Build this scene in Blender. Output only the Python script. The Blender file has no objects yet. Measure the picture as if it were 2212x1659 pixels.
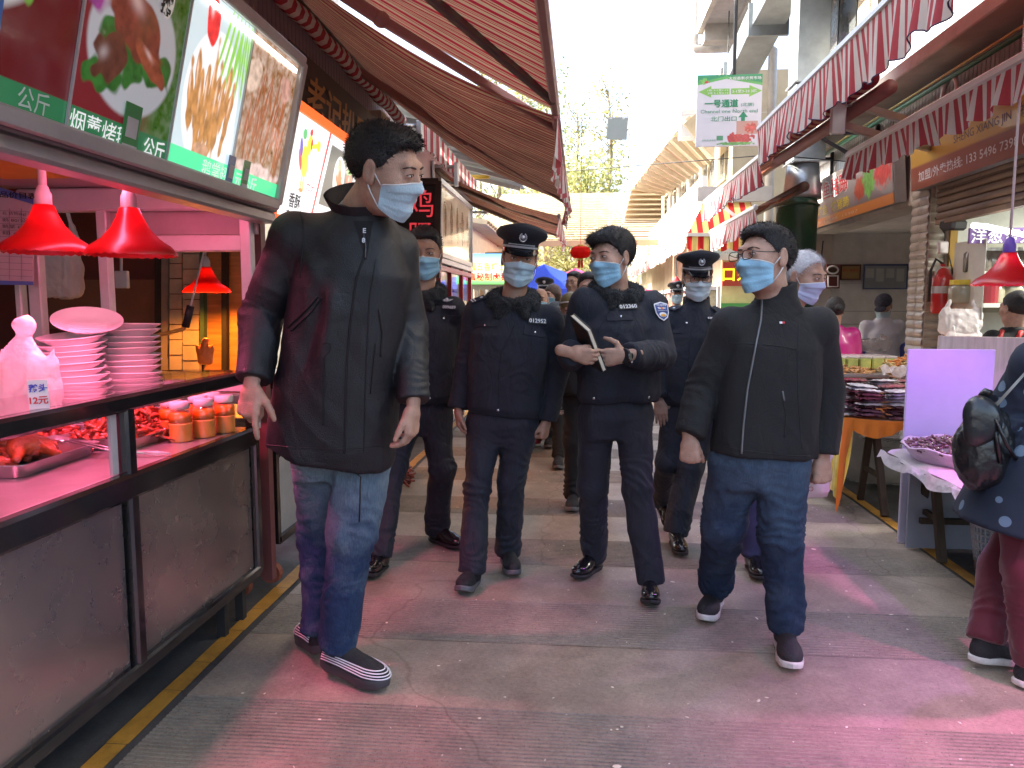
import bpy, bmesh, math, random
import numpy as np
from mathutils import Vector, Matrix, Euler
from mathutils.bvhtree import BVHTree
SC = bpy.context.scene
COL = SC.collection
random.seed(7)
RNG = np.random.default_rng(11)
# ---------------------------------------------------------------- camera
CAM_H, CAM_YAW, CAM_PITCH, FOC = 1.38, math.radians(5.15), math.radians(6.0), 1631.0
cd = bpy.data.cameras.new('camera')
cam = bpy.data.objects.new('camera', cd)
COL.objects.link(cam)
cam.location = (0, 0, CAM_H)
cam.rotation_euler = (math.pi / 2 - CAM_PITCH, 0, CAM_YAW)
cd.sensor_width = 36.0
cd.lens = 36.0 * FOC / 2212.0
cd.clip_start, cd.clip_end = 0.05, 600
SC.camera = cam
# ---------------------------------------------------------------- light
SUN_EL, SUN_AZ = math.radians(40), math.radians(176)      # azimuth of the sun, counter-clockwise from +X
world = bpy.data.worlds.new('World')
SC.world = world
world.use_nodes = True
wn = world.node_tree.nodes
bg = wn['Background']
sky = wn.new('ShaderNodeTexSky')
sky.sky_type = 'NISHITA'
sky.sun_disc = False
sky.sun_elevation = SUN_EL
sky.sun_rotation = math.pi / 2 - SUN_AZ
sky.air_density, sky.dust_density, sky.ozone_density = 1.0, 5.0, 1.0
world.node_tree.links.new(sky.outputs[0], bg.inputs[0])
bg.inputs[1].default_value = 0.15
sl = bpy.data.lights.new('sun', 'SUN')
sl.energy, sl.angle, sl.color = 5.0, math.radians(0.5), (1, 0.93, 0.82)
sun = bpy.data.objects.new('sun', sl)
COL.objects.link(sun)
sun.rotation_euler = Vector((math.cos(SUN_AZ) * math.cos(SUN_EL), math.sin(SUN_AZ) * math.cos(SUN_EL), math.sin(SUN_EL))).to_track_quat('Z', 'Y').to_euler()
vs = SC.view_settings
vs.view_transform, vs.look, vs.exposure, vs.gamma, vs.use_curve_mapping = 'Standard', 'None', 2.5, 1.0, False
SC.cycles.max_bounces = 6
SC.cycles.transparent_max_bounces = 12
SC.cycles.use_denoising = True
SC.cycles.caustics_reflective = False
SC.cycles.caustics_refractive = False
SC.cycles.sample_clamp_indirect = 6
# ---------------------------------------------------------------- surveying: a sight line from the tripod to a plane of the place
def sight(px, py):
    u, v = (px - 1106.0) / FOC, (829.5 - py) / FOC
    sy, cy, sp, cp = math.sin(CAM_YAW), math.cos(CAM_YAW), math.sin(CAM_PITCH), math.cos(CAM_PITCH)
    return Vector((-sy * cp + u * cy - v * sy * sp, cy * cp + u * sy + v * cy * sp, -sp + v * cp))
CAMP = Vector((0, 0, CAM_H))
def aty(px, py, y):
    d = sight(px, py); return CAMP + d * (y / d.y)
def atx(px, py, x):
    d = sight(px, py); return CAMP + d * (x / d.x)
def atz(px, py, z):
    d = sight(px, py); return CAMP + d * ((z - CAM_H) / d.z)
# ---------------------------------------------------------------- materials
MATS = {}
def newmat(name):
    m = bpy.data.materials.new(name); m.use_nodes = True
    nt = m.node_tree; return m, nt, nt.nodes['Principled BSDF']
def link(nt, a, b): nt.links.new(a, b)
def objcoord(nt, scale=None):
    tc = nt.nodes.new('ShaderNodeTexCoord')
    if scale is None: return tc.outputs['Object']
    mp = nt.nodes.new('ShaderNodeMapping'); mp.inputs['Scale'].default_value = scale
    link(nt, tc.outputs['Object'], mp.inputs['Vector']); return mp.outputs[0]
def M(name, col=(.5, .5, .5), rough=.6, metal=0., var=.12, vs=6., bump=.0, bs=80., emis=0., ecol=None, alpha=1., trans=0., sheen=0., coat=0., sss=0., stretch=None, spec=.5, rvar=0., dirt=0., fold=0., fs=7.):
    if name in MATS: return MATS[name]
    m, nt, b = newmat(name)
    N = nt.nodes
    vec = objcoord(nt, stretch)
    no = N.new('ShaderNodeTexNoise'); no.inputs['Scale'].default_value = vs; no.inputs['Detail'].default_value = 6; no.inputs['Roughness'].default_value = .6
    link(nt, vec, no.inputs['Vector'])
    cr = N.new('ShaderNodeValToRGB')
    cr.color_ramp.elements[0].position = .3; cr.color_ramp.elements[1].position = .72
    lo = tuple(max(0, c * (1 - var)) for c in col[:3]) + (1,); hi = tuple(min(1, c * (1 + var)) for c in col[:3]) + (1,)
    cr.color_ramp.elements[0].color = lo; cr.color_ramp.elements[1].color = hi
    link(nt, no.outputs['Fac'], cr.inputs[0])
    out = cr.outputs[0]
    if dirt > 0:
        n2 = N.new('ShaderNodeTexNoise'); n2.inputs['Scale'].default_value = vs * .35; n2.inputs['Detail'].default_value = 10; n2.inputs['Roughness'].default_value = .75
        link(nt, vec, n2.inputs['Vector'])
        r2 = N.new('ShaderNodeValToRGB'); r2.color_ramp.elements[0].position = .48; r2.color_ramp.elements[1].position = .68
        r2.color_ramp.elements[0].color = (0, 0, 0, 1); r2.color_ramp.elements[1].color = (dirt, dirt, dirt, 1)
        link(nt, n2.outputs['Fac'], r2.inputs[0])
        mx = N.new('ShaderNodeMixRGB'); link(nt, r2.outputs[0], mx.inputs[0]); link(nt, out, mx.inputs[1])
        mx.inputs[2].default_value = (col[0] * .35 + .01, col[1] * .3 + .01, col[2] * .25 + .01, 1); out = mx.outputs[0]
    link(nt, out, b.inputs['Base Color'])
    b.inputs['Roughness'].default_value = rough; b.inputs['Metallic'].default_value = metal
    b.inputs['Specular IOR Level'].default_value = spec
    if rvar > 0:
        mr = N.new('ShaderNodeMapRange'); mr.inputs['To Min'].default_value = max(.02, rough - rvar); mr.inputs['To Max'].default_value = min(1, rough + rvar)
        mr.inputs['From Min'].default_value = .3; mr.inputs['From Max'].default_value = .7
        n3 = N.new('ShaderNodeTexNoise'); n3.inputs['Scale'].default_value = vs * 2.3; n3.inputs['Detail'].default_value = 5
        link(nt, vec, n3.inputs['Vector']); link(nt, n3.outputs['Fac'], mr.inputs['Value']); link(nt, mr.outputs[0], b.inputs['Roughness'])
    if bump > 0:
        nb = N.new('ShaderNodeTexNoise'); nb.inputs['Scale'].default_value = bs; nb.inputs['Detail'].default_value = 4
        link(nt, vec, nb.inputs['Vector'])
        bp = N.new('ShaderNodeBump'); bp.inputs['Strength'].default_value = min(1, bump); bp.inputs['Distance'].default_value = .01 * max(1, bump)
        link(nt, nb.outputs['Fac'], bp.inputs['Height']); link(nt, bp.outputs[0], b.inputs['Normal'])
        if fold > 0:                                     # soft creases pressed into cloth
            mp = N.new('ShaderNodeMapping'); mp.inputs['Scale'].default_value = (1, 1, .5); mp.inputs['Rotation'].default_value = (0, .4, 0); link(nt, vec, mp.inputs[0])
            nf = N.new('ShaderNodeTexNoise'); nf.inputs['Scale'].default_value = fs; nf.inputs['Detail'].default_value = 3; nf.inputs['Distortion'].default_value = 1.6; link(nt, mp.outputs[0], nf.inputs['Vector'])
            m1 = N.new('ShaderNodeMath'); m1.operation = 'SUBTRACT'; m1.inputs[1].default_value = .5; link(nt, nf.outputs['Fac'], m1.inputs[0])
            m2 = N.new('ShaderNodeMath'); m2.operation = 'ABSOLUTE'; link(nt, m1.outputs[0], m2.inputs[0])
            m3 = N.new('ShaderNodeMath'); m3.operation = 'POWER'; m3.inputs[1].default_value = .6; link(nt, m2.outputs[0], m3.inputs[0])
            b2 = N.new('ShaderNodeBump'); b2.inputs['Strength'].default_value = min(1, fold); b2.inputs['Distance'].default_value = .014; link(nt, m3.outputs[0], b2.inputs['Height']); link(nt, b2.outputs[0], bp.inputs['Normal'])
    if emis > 0:
        e = ecol or col
        b.inputs['Emission Color'].default_value = tuple(e[:3]) + (1,); b.inputs['Emission Strength'].default_value = emis
    if alpha < 1: b.inputs['Alpha'].default_value = alpha
    if trans > 0: b.inputs['Transmission Weight'].default_value = trans
    if sheen > 0: b.inputs['Sheen Weight'].default_value = sheen
    if coat > 0: b.inputs['Coat Weight'].default_value = coat; b.inputs['Coat Roughness'].default_value = .12
    if sss > 0:
        b.inputs['Subsurface Weight'].default_value = sss; b.inputs['Subsurface Radius'].default_value = (.02, .008, .004); b.inputs['Subsurface Scale'].default_value = .4
    MATS[name] = m
    return m
def glassmat(name, col=(.9, .95, .95), rough=.03, alpha=.25):
    """thin sheet: mostly see-through with a gloss on top"""
    if name in MATS: return MATS[name]
    m, nt, b = newmat(name)
    N = nt.nodes
    t = N.new('ShaderNodeBsdfTransparent'); t.inputs[0].default_value = tuple(col) + (1,)
    g = N.new('ShaderNodeBsdfGlossy'); g.inputs['Roughness'].default_value = rough
    f = N.new('ShaderNodeLayerWeight'); f.inputs[0].default_value = .5; pw = N.new('ShaderNodeMath'); pw.operation = 'POWER'; pw.inputs[1].default_value = 4; link(nt, f.outputs['Facing'], pw.inputs[0])
    ad = N.new('ShaderNodeMath'); ad.operation = 'MULTIPLY_ADD'; ad.inputs[1].default_value = .55; ad.inputs[2].default_value = .035 + alpha * .1; link(nt, pw.outputs[0], ad.inputs[0])
    mx = N.new('ShaderNodeMixShader'); link(nt, ad.outputs[0], mx.inputs[0]); link(nt, t.outputs[0], mx.inputs[1]); link(nt, g.outputs[0], mx.inputs[2])
    link(nt, mx.outputs[0], N['Material Output'].inputs[0]); MATS[name] = m; return m
def filmmat(name, col=(.8, .8, .8), alpha=.5, rough=.25, transl=.5):
    """thin milky plastic film"""
    if name in MATS: return MATS[name]
    m, nt, b = newmat(name)
    N = nt.nodes
    b.inputs['Base Color'].default_value = tuple(col) + (1,); b.inputs['Roughness'].default_value = rough; b.inputs['Alpha'].default_value = alpha
    tl = N.new('ShaderNodeBsdfTranslucent'); tl.inputs[0].default_value = tuple(col) + (1,)
    mx = N.new('ShaderNodeMixShader'); mx.inputs[0].default_value = transl * alpha
    link(nt, b.outputs[0], mx.inputs[1]); link(nt, tl.outputs[0], mx.inputs[2]); link(nt, mx.outputs[0], N['Material Output'].inputs[0])
    no = N.new('ShaderNodeTexNoise'); no.inputs['Scale'].default_value = 25; link(nt, objcoord(nt), no.inputs['Vector'])
    bp = N.new('ShaderNodeBump'); bp.inputs['Strength'].default_value = .8; bp.inputs['Distance'].default_value = .02
    link(nt, no.outputs['Fac'], bp.inputs['Height']); link(nt, bp.outputs[0], b.inputs['Normal'])
    MATS[name] = m; return m
def stripemat(name, axis, period, stops, transl=.45, rough=.8, wob=.0, dirty=.25):
    """woven awning cloth; stops = [(start, colour)...] inside one period, measured along an axis of the cloth"""
    if name in MATS: return MATS[name]
    m, nt, b = newmat(name)
    N = nt.nodes
    sx = N.new('ShaderNodeSeparateXYZ'); link(nt, objcoord(nt), sx.inputs[0])
    dv = N.new('ShaderNodeMath'); dv.operation = 'DIVIDE'; dv.inputs[1].default_value = period; link(nt, sx.outputs[axis], dv.inputs[0])
    ad = N.new('ShaderNodeMath'); ad.operation = 'ADD'; ad.inputs[1].default_value = 100; link(nt, dv.outputs[0], ad.inputs[0])
    fr = N.new('ShaderNodeMath'); fr.operation = 'FRACT'; link(nt, ad.outputs[0], fr.inputs[0])
    cr = N.new('ShaderNodeValToRGB'); cr.color_ramp.interpolation = 'CONSTANT'
    el = cr.color_ramp.elements
    el[0].position = 0; el[0].color = tuple(stops[0][1]) + (1,)
    el[1].position = stops[1][0]; el[1].color = tuple(stops[1][1]) + (1,)
    for p, c in stops[2:]:
        e = el.new(p); e.color = tuple(c) + (1,)
    link(nt, fr.outputs[0], cr.inputs[0])
    no = N.new('ShaderNodeTexNoise'); no.inputs['Scale'].default_value = 2.2; no.inputs['Detail'].default_value = 8; no.inputs['Roughness'].default_value = .7; link(nt, objcoord(nt), no.inputs['Vector'])
    mr = N.new('ShaderNodeMapRange'); mr.inputs['From Min'].default_value = .35; mr.inputs['From Max'].default_value = .75; mr.inputs['To Min'].default_value = 1.0; mr.inputs['To Max'].default_value = 1 - dirty
    link(nt, no.outputs['Fac'], mr.inputs['Value'])
    mu = N.new('ShaderNodeMixRGB'); mu.blend_type = 'MULTIPLY'; mu.inputs[0].default_value = 1; link(nt, cr.outputs[0], mu.inputs[1]); link(nt, mr.outputs[0], mu.inputs[2])
    link(nt, mu.outputs[0], b.inputs['Base Color']); b.inputs['Roughness'].default_value = rough; b.inputs['Specular IOR Level'].default_value = .2
    tl = N.new('ShaderNodeBsdfTranslucent'); link(nt, mu.outputs[0], tl.inputs[0])
    mx = N.new('ShaderNodeMixShader'); mx.inputs[0].default_value = transl
    link(nt, b.outputs[0], mx.inputs[1]); link(nt, tl.outputs[0], mx.inputs[2]); link(nt, mx.outputs[0], N['Material Output'].inputs[0])
    MATS[name] = m; return m
def printmat(name, emis=0., rough=.35, coat=.3):
    """colours come from the print painted on the sheet"""
    if name in MATS: return MATS[name]
    m, nt, b = newmat(name)
    a = nt.nodes.new('ShaderNodeVertexColor'); a.layer_name = 'print'
    link(nt, a.outputs[0], b.inputs['Base Color']); b.inputs['Roughness'].default_value = rough; b.inputs['Coat Weight'].default_value = coat
    if emis > 0:
        link(nt, a.outputs[0], b.inputs['Emission Color']); b.inputs['Emission Strength'].default_value = emis
    MATS[name] = m; return m
# ---------------------------------------------------------------- object bookkeeping
def tag(o, label=None, cat=None, group=None, kind=None):
    if label: o['label'] = label
    if cat: o['category'] = cat
    if group: o['group'] = group
    if kind: o['kind'] = kind
    return o
def thing(name, label, cat, loc=(0, 0, 0), rz=0., group=None):
    o = bpy.data.objects.new(name, None); COL.objects.link(o); o.empty_display_size = .05
    o.location = loc; o.rotation_euler = (0, 0, rz); return tag(o, label, cat, group)
def copy_tree(o, parent=None):
    c = o.copy(); COL.objects.link(c)
    if parent: c.parent = parent
    for ch in o.children: copy_tree(ch, c)
    return c
class MB:
    """collects shapes and links them as one mesh; verts are given in world space"""
    def __init__(s): s.v = []; s.f = []; s.n = 0
    def add(s, v, f):
        v = np.asarray(v, float).reshape(-1, 3); n = s.n; s.v.append(v); s.f += [tuple(i + n for i in q) for q in f]; s.n += len(v); return s
    def box(s, c, size, rot=None, bevel=0.):
        hx, hy, hz = size[0] / 2, size[1] / 2, size[2] / 2
        b = min(bevel, hx * .45, hy * .45, hz * .45)
        if b <= 0:
            v = np.array([(x, y, z) for z in (-hz, hz) for y in (-hy, hy) for x in (-hx, hx)])
            f = [(0, 2, 3, 1), (4, 5, 7, 6), (0, 1, 5, 4), (2, 6, 7, 3), (0, 4, 6, 2), (1, 3, 7, 5)]
        else:
            v = []
            for z, q in ((-hz, b), (-hz + b, 0), (hz - b, 0), (hz, b)):
                X, Y = hx - q, hy - q
                for (x, y) in ((-X + (b if not q else b * .3), -Y), (X - (b if not q else b * .3), -Y), (X, -Y + (b if not q else b * .3)), (X, Y - (b if not q else b * .3)), (X - (b if not q else b * .3), Y), (-X + (b if not q else b * .3), Y), (-X, Y - (b if not q else b * .3)), (-X, -Y + (b if not q else b * .3))): v.append((x, y, z))
            v = np.array(v); f = []
            for r in range(3):
                for i in range(8): j = (i + 1) % 8; f.append((r * 8 + i, r * 8 + j, (r + 1) * 8 + j, (r + 1) * 8 + i))
            f.append(tuple(range(7, -1, -1))); f.append(tuple(range(24, 32)))
        if rot is not None:
            R = np.array(rot.to_matrix() if hasattr(rot, 'to_matrix') else rot)[:3, :3]; v = v @ R.T
        return s.add(v + np.array(c, float), f)
    def beam(s, a, b, w, h, up=(0, 0, 1), bevel=0.):
        """a bar of section w x h from a to b"""
        a, b = Vector(a), Vector(b); d = b - a; L = d.length; x = d.normalized(); u = Vector(up)
        y = u.cross(x)
        if y.length < 1e-4: y = Vector((0, 1, 0)).cross(x)
        y.normalize(); z = x.cross(y)
        return s.box((a + b) / 2, (L, w, h), Matrix((x, y, z)).transposed(), bevel)
    def tube(s, pts, r, n=8, cap=True, closed=False):
        P = [Vector(p) for p in pts]; m = len(P)
        rr = r if hasattr(r, '__len__') else [r] * m
        v = []; f = []; prev = None
        for i in range(m):
            if closed: t = P[(i + 1) % m] - P[i - 1]
            else: t = P[min(i + 1, m - 1)] - P[max(i - 1, 0)]
            if t.length < 1e-9: t = Vector((0, 0, 1))
            t.normalize()
            if prev is None: x = t.orthogonal().normalized()
            else:
                x = prev - t * prev.dot(t)
                x = x.normalized() if x.length > 1e-6 else t.orthogonal().normalized()
            prev = x; y = t.cross(x)
            for k in range(n):
                a = 2 * math.pi * k / n; v.append(P[i] + (x * math.cos(a) + y * math.sin(a)) * rr[i])
        for i in range(m - (0 if closed else 1)):
            for k in range(n):
                a, b = i * n + k, i * n + (k + 1) % n; c, d = ((i + 1) % m) * n + (k + 1) % n, ((i + 1) % m) * n + k
                f.append((a, b, c, d))
        if cap and not closed: f.append(tuple(range(n - 1, -1, -1))); f.append(tuple((m - 1) * n + k for k in range(n)))
        return s.add([tuple(q) for q in v], f)
    def lathe(s, c, prof, n=20, axis=(0, 0, 1), cap=True, wave=0., wn=24, wlast=1):
        """profile of (radius, height) about an axis through c"""
        t = Vector(axis).normalized(); x = t.orthogonal().normalized() if abs(t.z) < .99 else Vector((1, 0, 0)); y = t.cross(x); c = Vector(c)
        v = []; f = []; m = len(prof)
        for i, (r, h) in enumerate(prof):
            for k in range(n):
                a = 2 * math.pi * k / n
                hh = h - (wave * abs(math.sin(a * wn / 2)) if i >= m - wlast else 0)
                v.append(c + (x * math.cos(a) + y * math.sin(a)) * r + t * hh)
        for i in range(m - 1):
            for k in range(n): f.append((i * n + k, i * n + (k + 1) % n, (i + 1) * n + (k + 1) % n, (i + 1) * n + k))
        if cap:
            if prof[0][0] > 1e-5: f.append(tuple(range(n - 1, -1, -1)))
            if prof[-1][0] > 1e-5: f.append(tuple((m - 1) * n + k for k in range(n)))
        return s.add([tuple(q) for q in v], f)
    def ell(s, c, r, n=12, m=8, rot=None):
        v = []; f = []
        for i in range(m + 1):
            th = math.pi * i / m
            for k in range(n):
                a = 2 * math.pi * k / n; v.append((r[0] * math.sin(th) * math.cos(a), r[1] * math.sin(th) * math.sin(a), r[2] * math.cos(th)))
        for i in range(m):
            for k in range(n): f.append((i * n + k, (i + 1) * n + k, (i + 1) * n + (k + 1) % n, i * n + (k + 1) % n))
        v = np.array(v)
        if rot is not None: v = v @ np.array(rot)[:3, :3].T
        return s.add(v + np.array(c, float), f)
    def quad(s, a, b, c, d): return s.add([tuple(a), tuple(b), tuple(c), tuple(d)], [(0, 1, 2, 3)])
    def slab(s, a, b, c, d, th):
        """four corners and a thickness (towards the back of a,b,c,d)"""
        a, b, c, d = map(Vector, (a, b, c, d)); n = (b - a).cross(d - a).normalized() * -th
        v = [a, b, c, d, a + n, b + n, c + n, d + n]
        return s.add([tuple(q) for q in v], [(0, 1, 2, 3), (7, 6, 5, 4), (0, 4, 5, 1), (1, 5, 6, 2), (2, 6, 7, 3), (3, 7, 4, 0)])
    def prism(s, poly, o, u, w, th):
        """polygon (2-D) in the plane o,u,w with a thickness along u x w"""
        o, u, w = Vector(o), Vector(u), Vector(w); n = u.cross(w).normalized() * th; k = len(poly)
        v = [o + u * p[0] + w * p[1] for p in poly] + [o + u * p[0] + w * p[1] + n for p in poly]
        f = [tuple(range(k - 1, -1, -1)), tuple(range(k, 2 * k))] + [(i, (i + 1) % k, k + (i + 1) % k, k + i) for i in range(k)]
        return s.add([tuple(q) for q in v], f)
    def grid(s, fn, nu, nv):
        v = [tuple(fn(i / nu, j / nv)) for j in range(nv + 1) for i in range(nu + 1)]
        f = [(j * (nu + 1) + i, j * (nu + 1) + i + 1, (j + 1) * (nu + 1) + i + 1, (j + 1) * (nu + 1) + i) for j in range(nv) for i in range(nu)]
        return s.add(v, f)
    def build(s, name, mat, parent=None, smooth=False, kind=None, auto=None):
        V = np.concatenate(s.v) if s.v else np.zeros((0, 3))
        off = np.zeros(3)
        if parent is not None:
            q = parent; chain = []
            while q is not None: chain.append(q); q = q.parent
            Mx = Matrix.Identity(4)
            for q in reversed(chain): Mx = Mx @ Matrix.LocRotScale(q.location, q.rotation_euler, q.scale)
            Mi = np.array(Mx.inverted()); V = V @ Mi[:3, :3].T + Mi[:3, 3]
        me = bpy.data.meshes.new(name); me.from_pydata(V.tolist(), [], s.f); me.update()
        if mat is not None: me.materials.append(mat)
        if smooth: me.shade_smooth()
        if auto is not None:
            me.shade_smooth(); me.set_sharp_from_angle(angle=math.radians(auto))
        o = bpy.data.objects.new(name, me); COL.objects.link(o)
        if parent is not None: o.parent = parent
        if kind: o['kind'] = kind
        return o
def structure(name, mb, mat, **k):
    o = mb.build(name, mat, **k); o['kind'] = 'structure'; return o
def lettering(name, text, mat, o, u, w, width=None, height=None, parent=None, depth=.002, bold=.0, align='CENTER'):
    """writing as raised letters in the plane through o with the directions u (reading) and w (up)"""
    cu = bpy.data.curves.new(name, 'FONT'); cu.body = text; cu.align_x = align; cu.align_y = 'CENTER'; cu.size = 1; cu.extrude = .0; cu.offset = bold; cu.resolution_u = 2
    t = bpy.data.objects.new(name, cu); COL.objects.link(t)
    dg = bpy.context.evaluated_depsgraph_get(); dg.update()
    me = bpy.data.meshes.new_from_object(t.evaluated_get(dg)); bpy.data.objects.remove(t)
    V = np.array([v.co[:] for v in me.vertices]) if len(me.vertices) else np.zeros((1, 3))
    F = [tuple(p.vertices) for p in me.polygons]; bpy.data.meshes.remove(me)
    w0, h0 = V[:, 0].max() - V[:, 0].min(), V[:, 1].max() - V[:, 1].min()
    sx = (width / w0) if width else None; sy = (height / h0) if height else None
    sx = sx or sy; sy = sy or sx
    if align == 'CENTER': V[:, 0] -= (V[:, 0].max() + V[:, 0].min()) / 2
    V[:, 1] -= (V[:, 1].max() + V[:, 1].min()) / 2
    o, u, w = Vector(o), Vector(u).normalized(), Vector(w).normalized(); n = u.cross(w)
    W = np.array(o + n * depth)[None] + V[:, :1] * sx * np.array(u)[None] + V[:, 1:2] * sy * np.array(w)[None]
    mb = MB(); mb.add(W, F); return mb.build(name, mat, parent, kind='stuff' if len(text) > 8 else None)
def printed(name, img, o, u, w, mat, parent=None, lift=0.):
    """a sheet whose print is an array img[row from the bottom, column, rgb]; o = lower left corner, u and w = full edges"""
    h, wd = img.shape[:2]; o, u, w = np.array(o, float), np.array(u, float), np.array(w, float)
    n = np.cross(u, w); n /= np.linalg.norm(n)
    gu, gv = np.meshgrid(np.linspace(0, 1, wd), np.linspace(0, 1, h))
    V = o + gu.reshape(-1, 1) * u + gv.reshape(-1, 1) * w + n * lift
    idx = np.arange(h * wd).reshape(h, wd)
    F = np.stack([idx[:-1, :-1], idx[:-1, 1:], idx[1:, 1:], idx[1:, :-1]], -1).reshape(-1, 4)
    mb = MB(); mb.v.append(V); mb.f = F.tolist(); mb.n = len(V)
    ob = mb.build(name, mat, parent)
    at = ob.data.color_attributes.new('print', 'FLOAT_COLOR', 'POINT')
    c = np.ones((h * wd, 4), np.float32); c[:, :3] = np.clip(img, 0, 1).reshape(-1, 3)
    at.data.foreach_set('color', c.ravel()); return ob
# ---------------------------------------------------------------- noise
def _hash(ix, iy, iz, seed):
    h = (ix * 374761393 + iy * 668265263 + iz * 2147483647 + seed * 1274126177) & 0xffffffff
    h = ((h ^ (h >> 13)) * 1274126177) & 0xffffffff
    return ((h ^ (h >> 16)) & 0xffff) / 65535.0
def vnoise(P, seed=0):
    P = np.asarray(P, float); I = np.floor(P).astype(np.int64); f = P - I; f = f * f * (3 - 2 * f)
    r = 0
    for dx in (0, 1):
        wx = f[..., 0] if dx else 1 - f[..., 0]
        for dy in (0, 1):
            wy = f[..., 1] if dy else 1 - f[..., 1]
            for dz in (0, 1):
                wz = f[..., 2] if dz else 1 - f[..., 2]
                r = r + wx * wy * wz * _hash(I[..., 0] + dx, I[..., 1] + dy, I[..., 2] + dz, seed)
    return r * 2 - 1
def fbm(P, seed=0, oct=3):
    r = 0; a = 1; t = 0
    for k in range(oct): r = r + a * vnoise(np.asarray(P) * 2 ** k, seed + k * 17); t += a; a *= .5
    return r / t
# ---------------------------------------------------------------- implicit shapes -> one continuous skin
def A3(v): return np.array(v, float)
def unit(v): v = A3(v); return v / (np.linalg.norm(v) + 1e-12)
def p_cone(a, b, ra, rb, sq=None, flat=False):
    a, b = A3(a), A3(b); dr = unit(b - a)
    if sq is not None: sd, ss = unit(sq[0]), sq[1]; c = (a + b) / 2; T = lambda q: q + ((1 / ss - 1) * ((q - c) @ sd))[..., None] * sd
    else: ss = 1; T = lambda q: q
    ta, tb = T(a), T(b); ab = tb - ta; L2 = ab @ ab + 1e-12
    def fn(P):
        Q = T(P); t = np.clip(((Q - ta) @ ab) / L2, 0, 1)
        d = (np.linalg.norm(Q - ta - t[..., None] * ab, axis=-1) - (ra + (rb - ra) * t)) * ss
        if flat: d = np.maximum(d, (P - b) @ dr)
        return d
    R = max(ra, rb) + .002
    return fn, np.minimum(a, b) - R, np.maximum(a, b) + R
def p_ell(c, r, R=None):
    c, r = A3(c), A3(r); R = np.eye(3) if R is None else A3(R)
    def fn(P):
        q = (P - c) @ R
        k0 = np.linalg.norm(q / r, axis=-1); k1 = np.linalg.norm(q / r ** 2, axis=-1) + 1e-9
        return k0 * (k0 - 1) / k1
    m = r.max() if R is not None else r
    return fn, c - m, c + m
def p_loft(o, ax, ay, az, ts, wx, wy, cx=None, cy=None, p=2.3):
    """elliptic sections stacked along az; half widths wx, wy at the heights ts"""
    o = A3(o); ax, ay, az = A3(ax), A3(ay), A3(az); cx = cx or [0] * len(ts); cy = cy or [0] * len(ts)
    def fn(P):
        q = P - o; t = q @ az; tt = np.clip(t, ts[0], ts[-1])
        X = q @ ax - np.interp(tt, ts, cx); Y = q @ ay - np.interp(tt, ts, cy)
        a, b = np.interp(tt, ts, wx), np.interp(tt, ts, wy)
        d = ((np.abs(X / a) ** p + np.abs(Y / b) ** p + 1e-12) ** (1 / p) - 1) * np.minimum(a, b)
        return np.maximum(np.maximum(d, t - ts[-1]), ts[0] - t)
    m = max(max(wx), max(wy)) + max(map(abs, cx + cy)) + .01
    e0, e1 = o + az * ts[0], o + az * ts[-1]
    return fn, np.minimum(e0, e1) - m, np.maximum(e0, e1) + m
class Skin:
    def __init__(s): s.p = []
    def u(s, prim, k=.02): s.p.append(('u', prim, k)); return s
    def sub(s, prim, k=.01): s.p.append(('s', prim, k)); return s
    def ev(s, P):
        D = np.full(P.shape[:-1], .5)
        for op, (fn, lo, hi), k in s.p: D = s._op(D, fn(P), op, k)
        return D
    @staticmethod
    def _op(D, d, op, k):
        if op == 'u': h = np.clip(.5 + .5 * (D - d) / k, 0, 1); return D + (d - D) * h - k * h * (1 - h)
        h = np.clip(.5 - .5 * (-d - D) / k, 0, 1); m = -d
        h = np.clip(.5 + .5 * (m - D) / k, 0, 1); return D + (m - D) * h + k * h * (1 - h)
    def mesh(s, h):
        us = [q for q in s.p if q[0] == 'u']
        lo = np.min([q[1][1] for q in us], 0) - 3 * h; hi = np.max([q[1][2] for q in us], 0) + 3 * h
        n = np.ceil((hi - lo) / h).astype(int) + 1
        xs = [lo[i] + h * np.arange(n[i]) for i in range(3)]
        D = np.full(n, .5)
        for op, (fn, a, b), k in s.p:
            i0 = np.clip(np.floor((a - k - 3 * h - lo) / h).astype(int), 0, n - 1); i1 = np.clip(np.ceil((b + k + 3 * h - lo) / h).astype(int) + 1, 1, n)
            if np.any(i1 <= i0): continue
            sl = tuple(slice(i0[i], i1[i]) for i in range(3))
            P = np.stack(np.meshgrid(*[xs[i][sl[i]] for i in range(3)], indexing='ij'), -1)
            D[sl] = s._op(D[sl], fn(P), op, k)
        return nets(D, lo, h)
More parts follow.
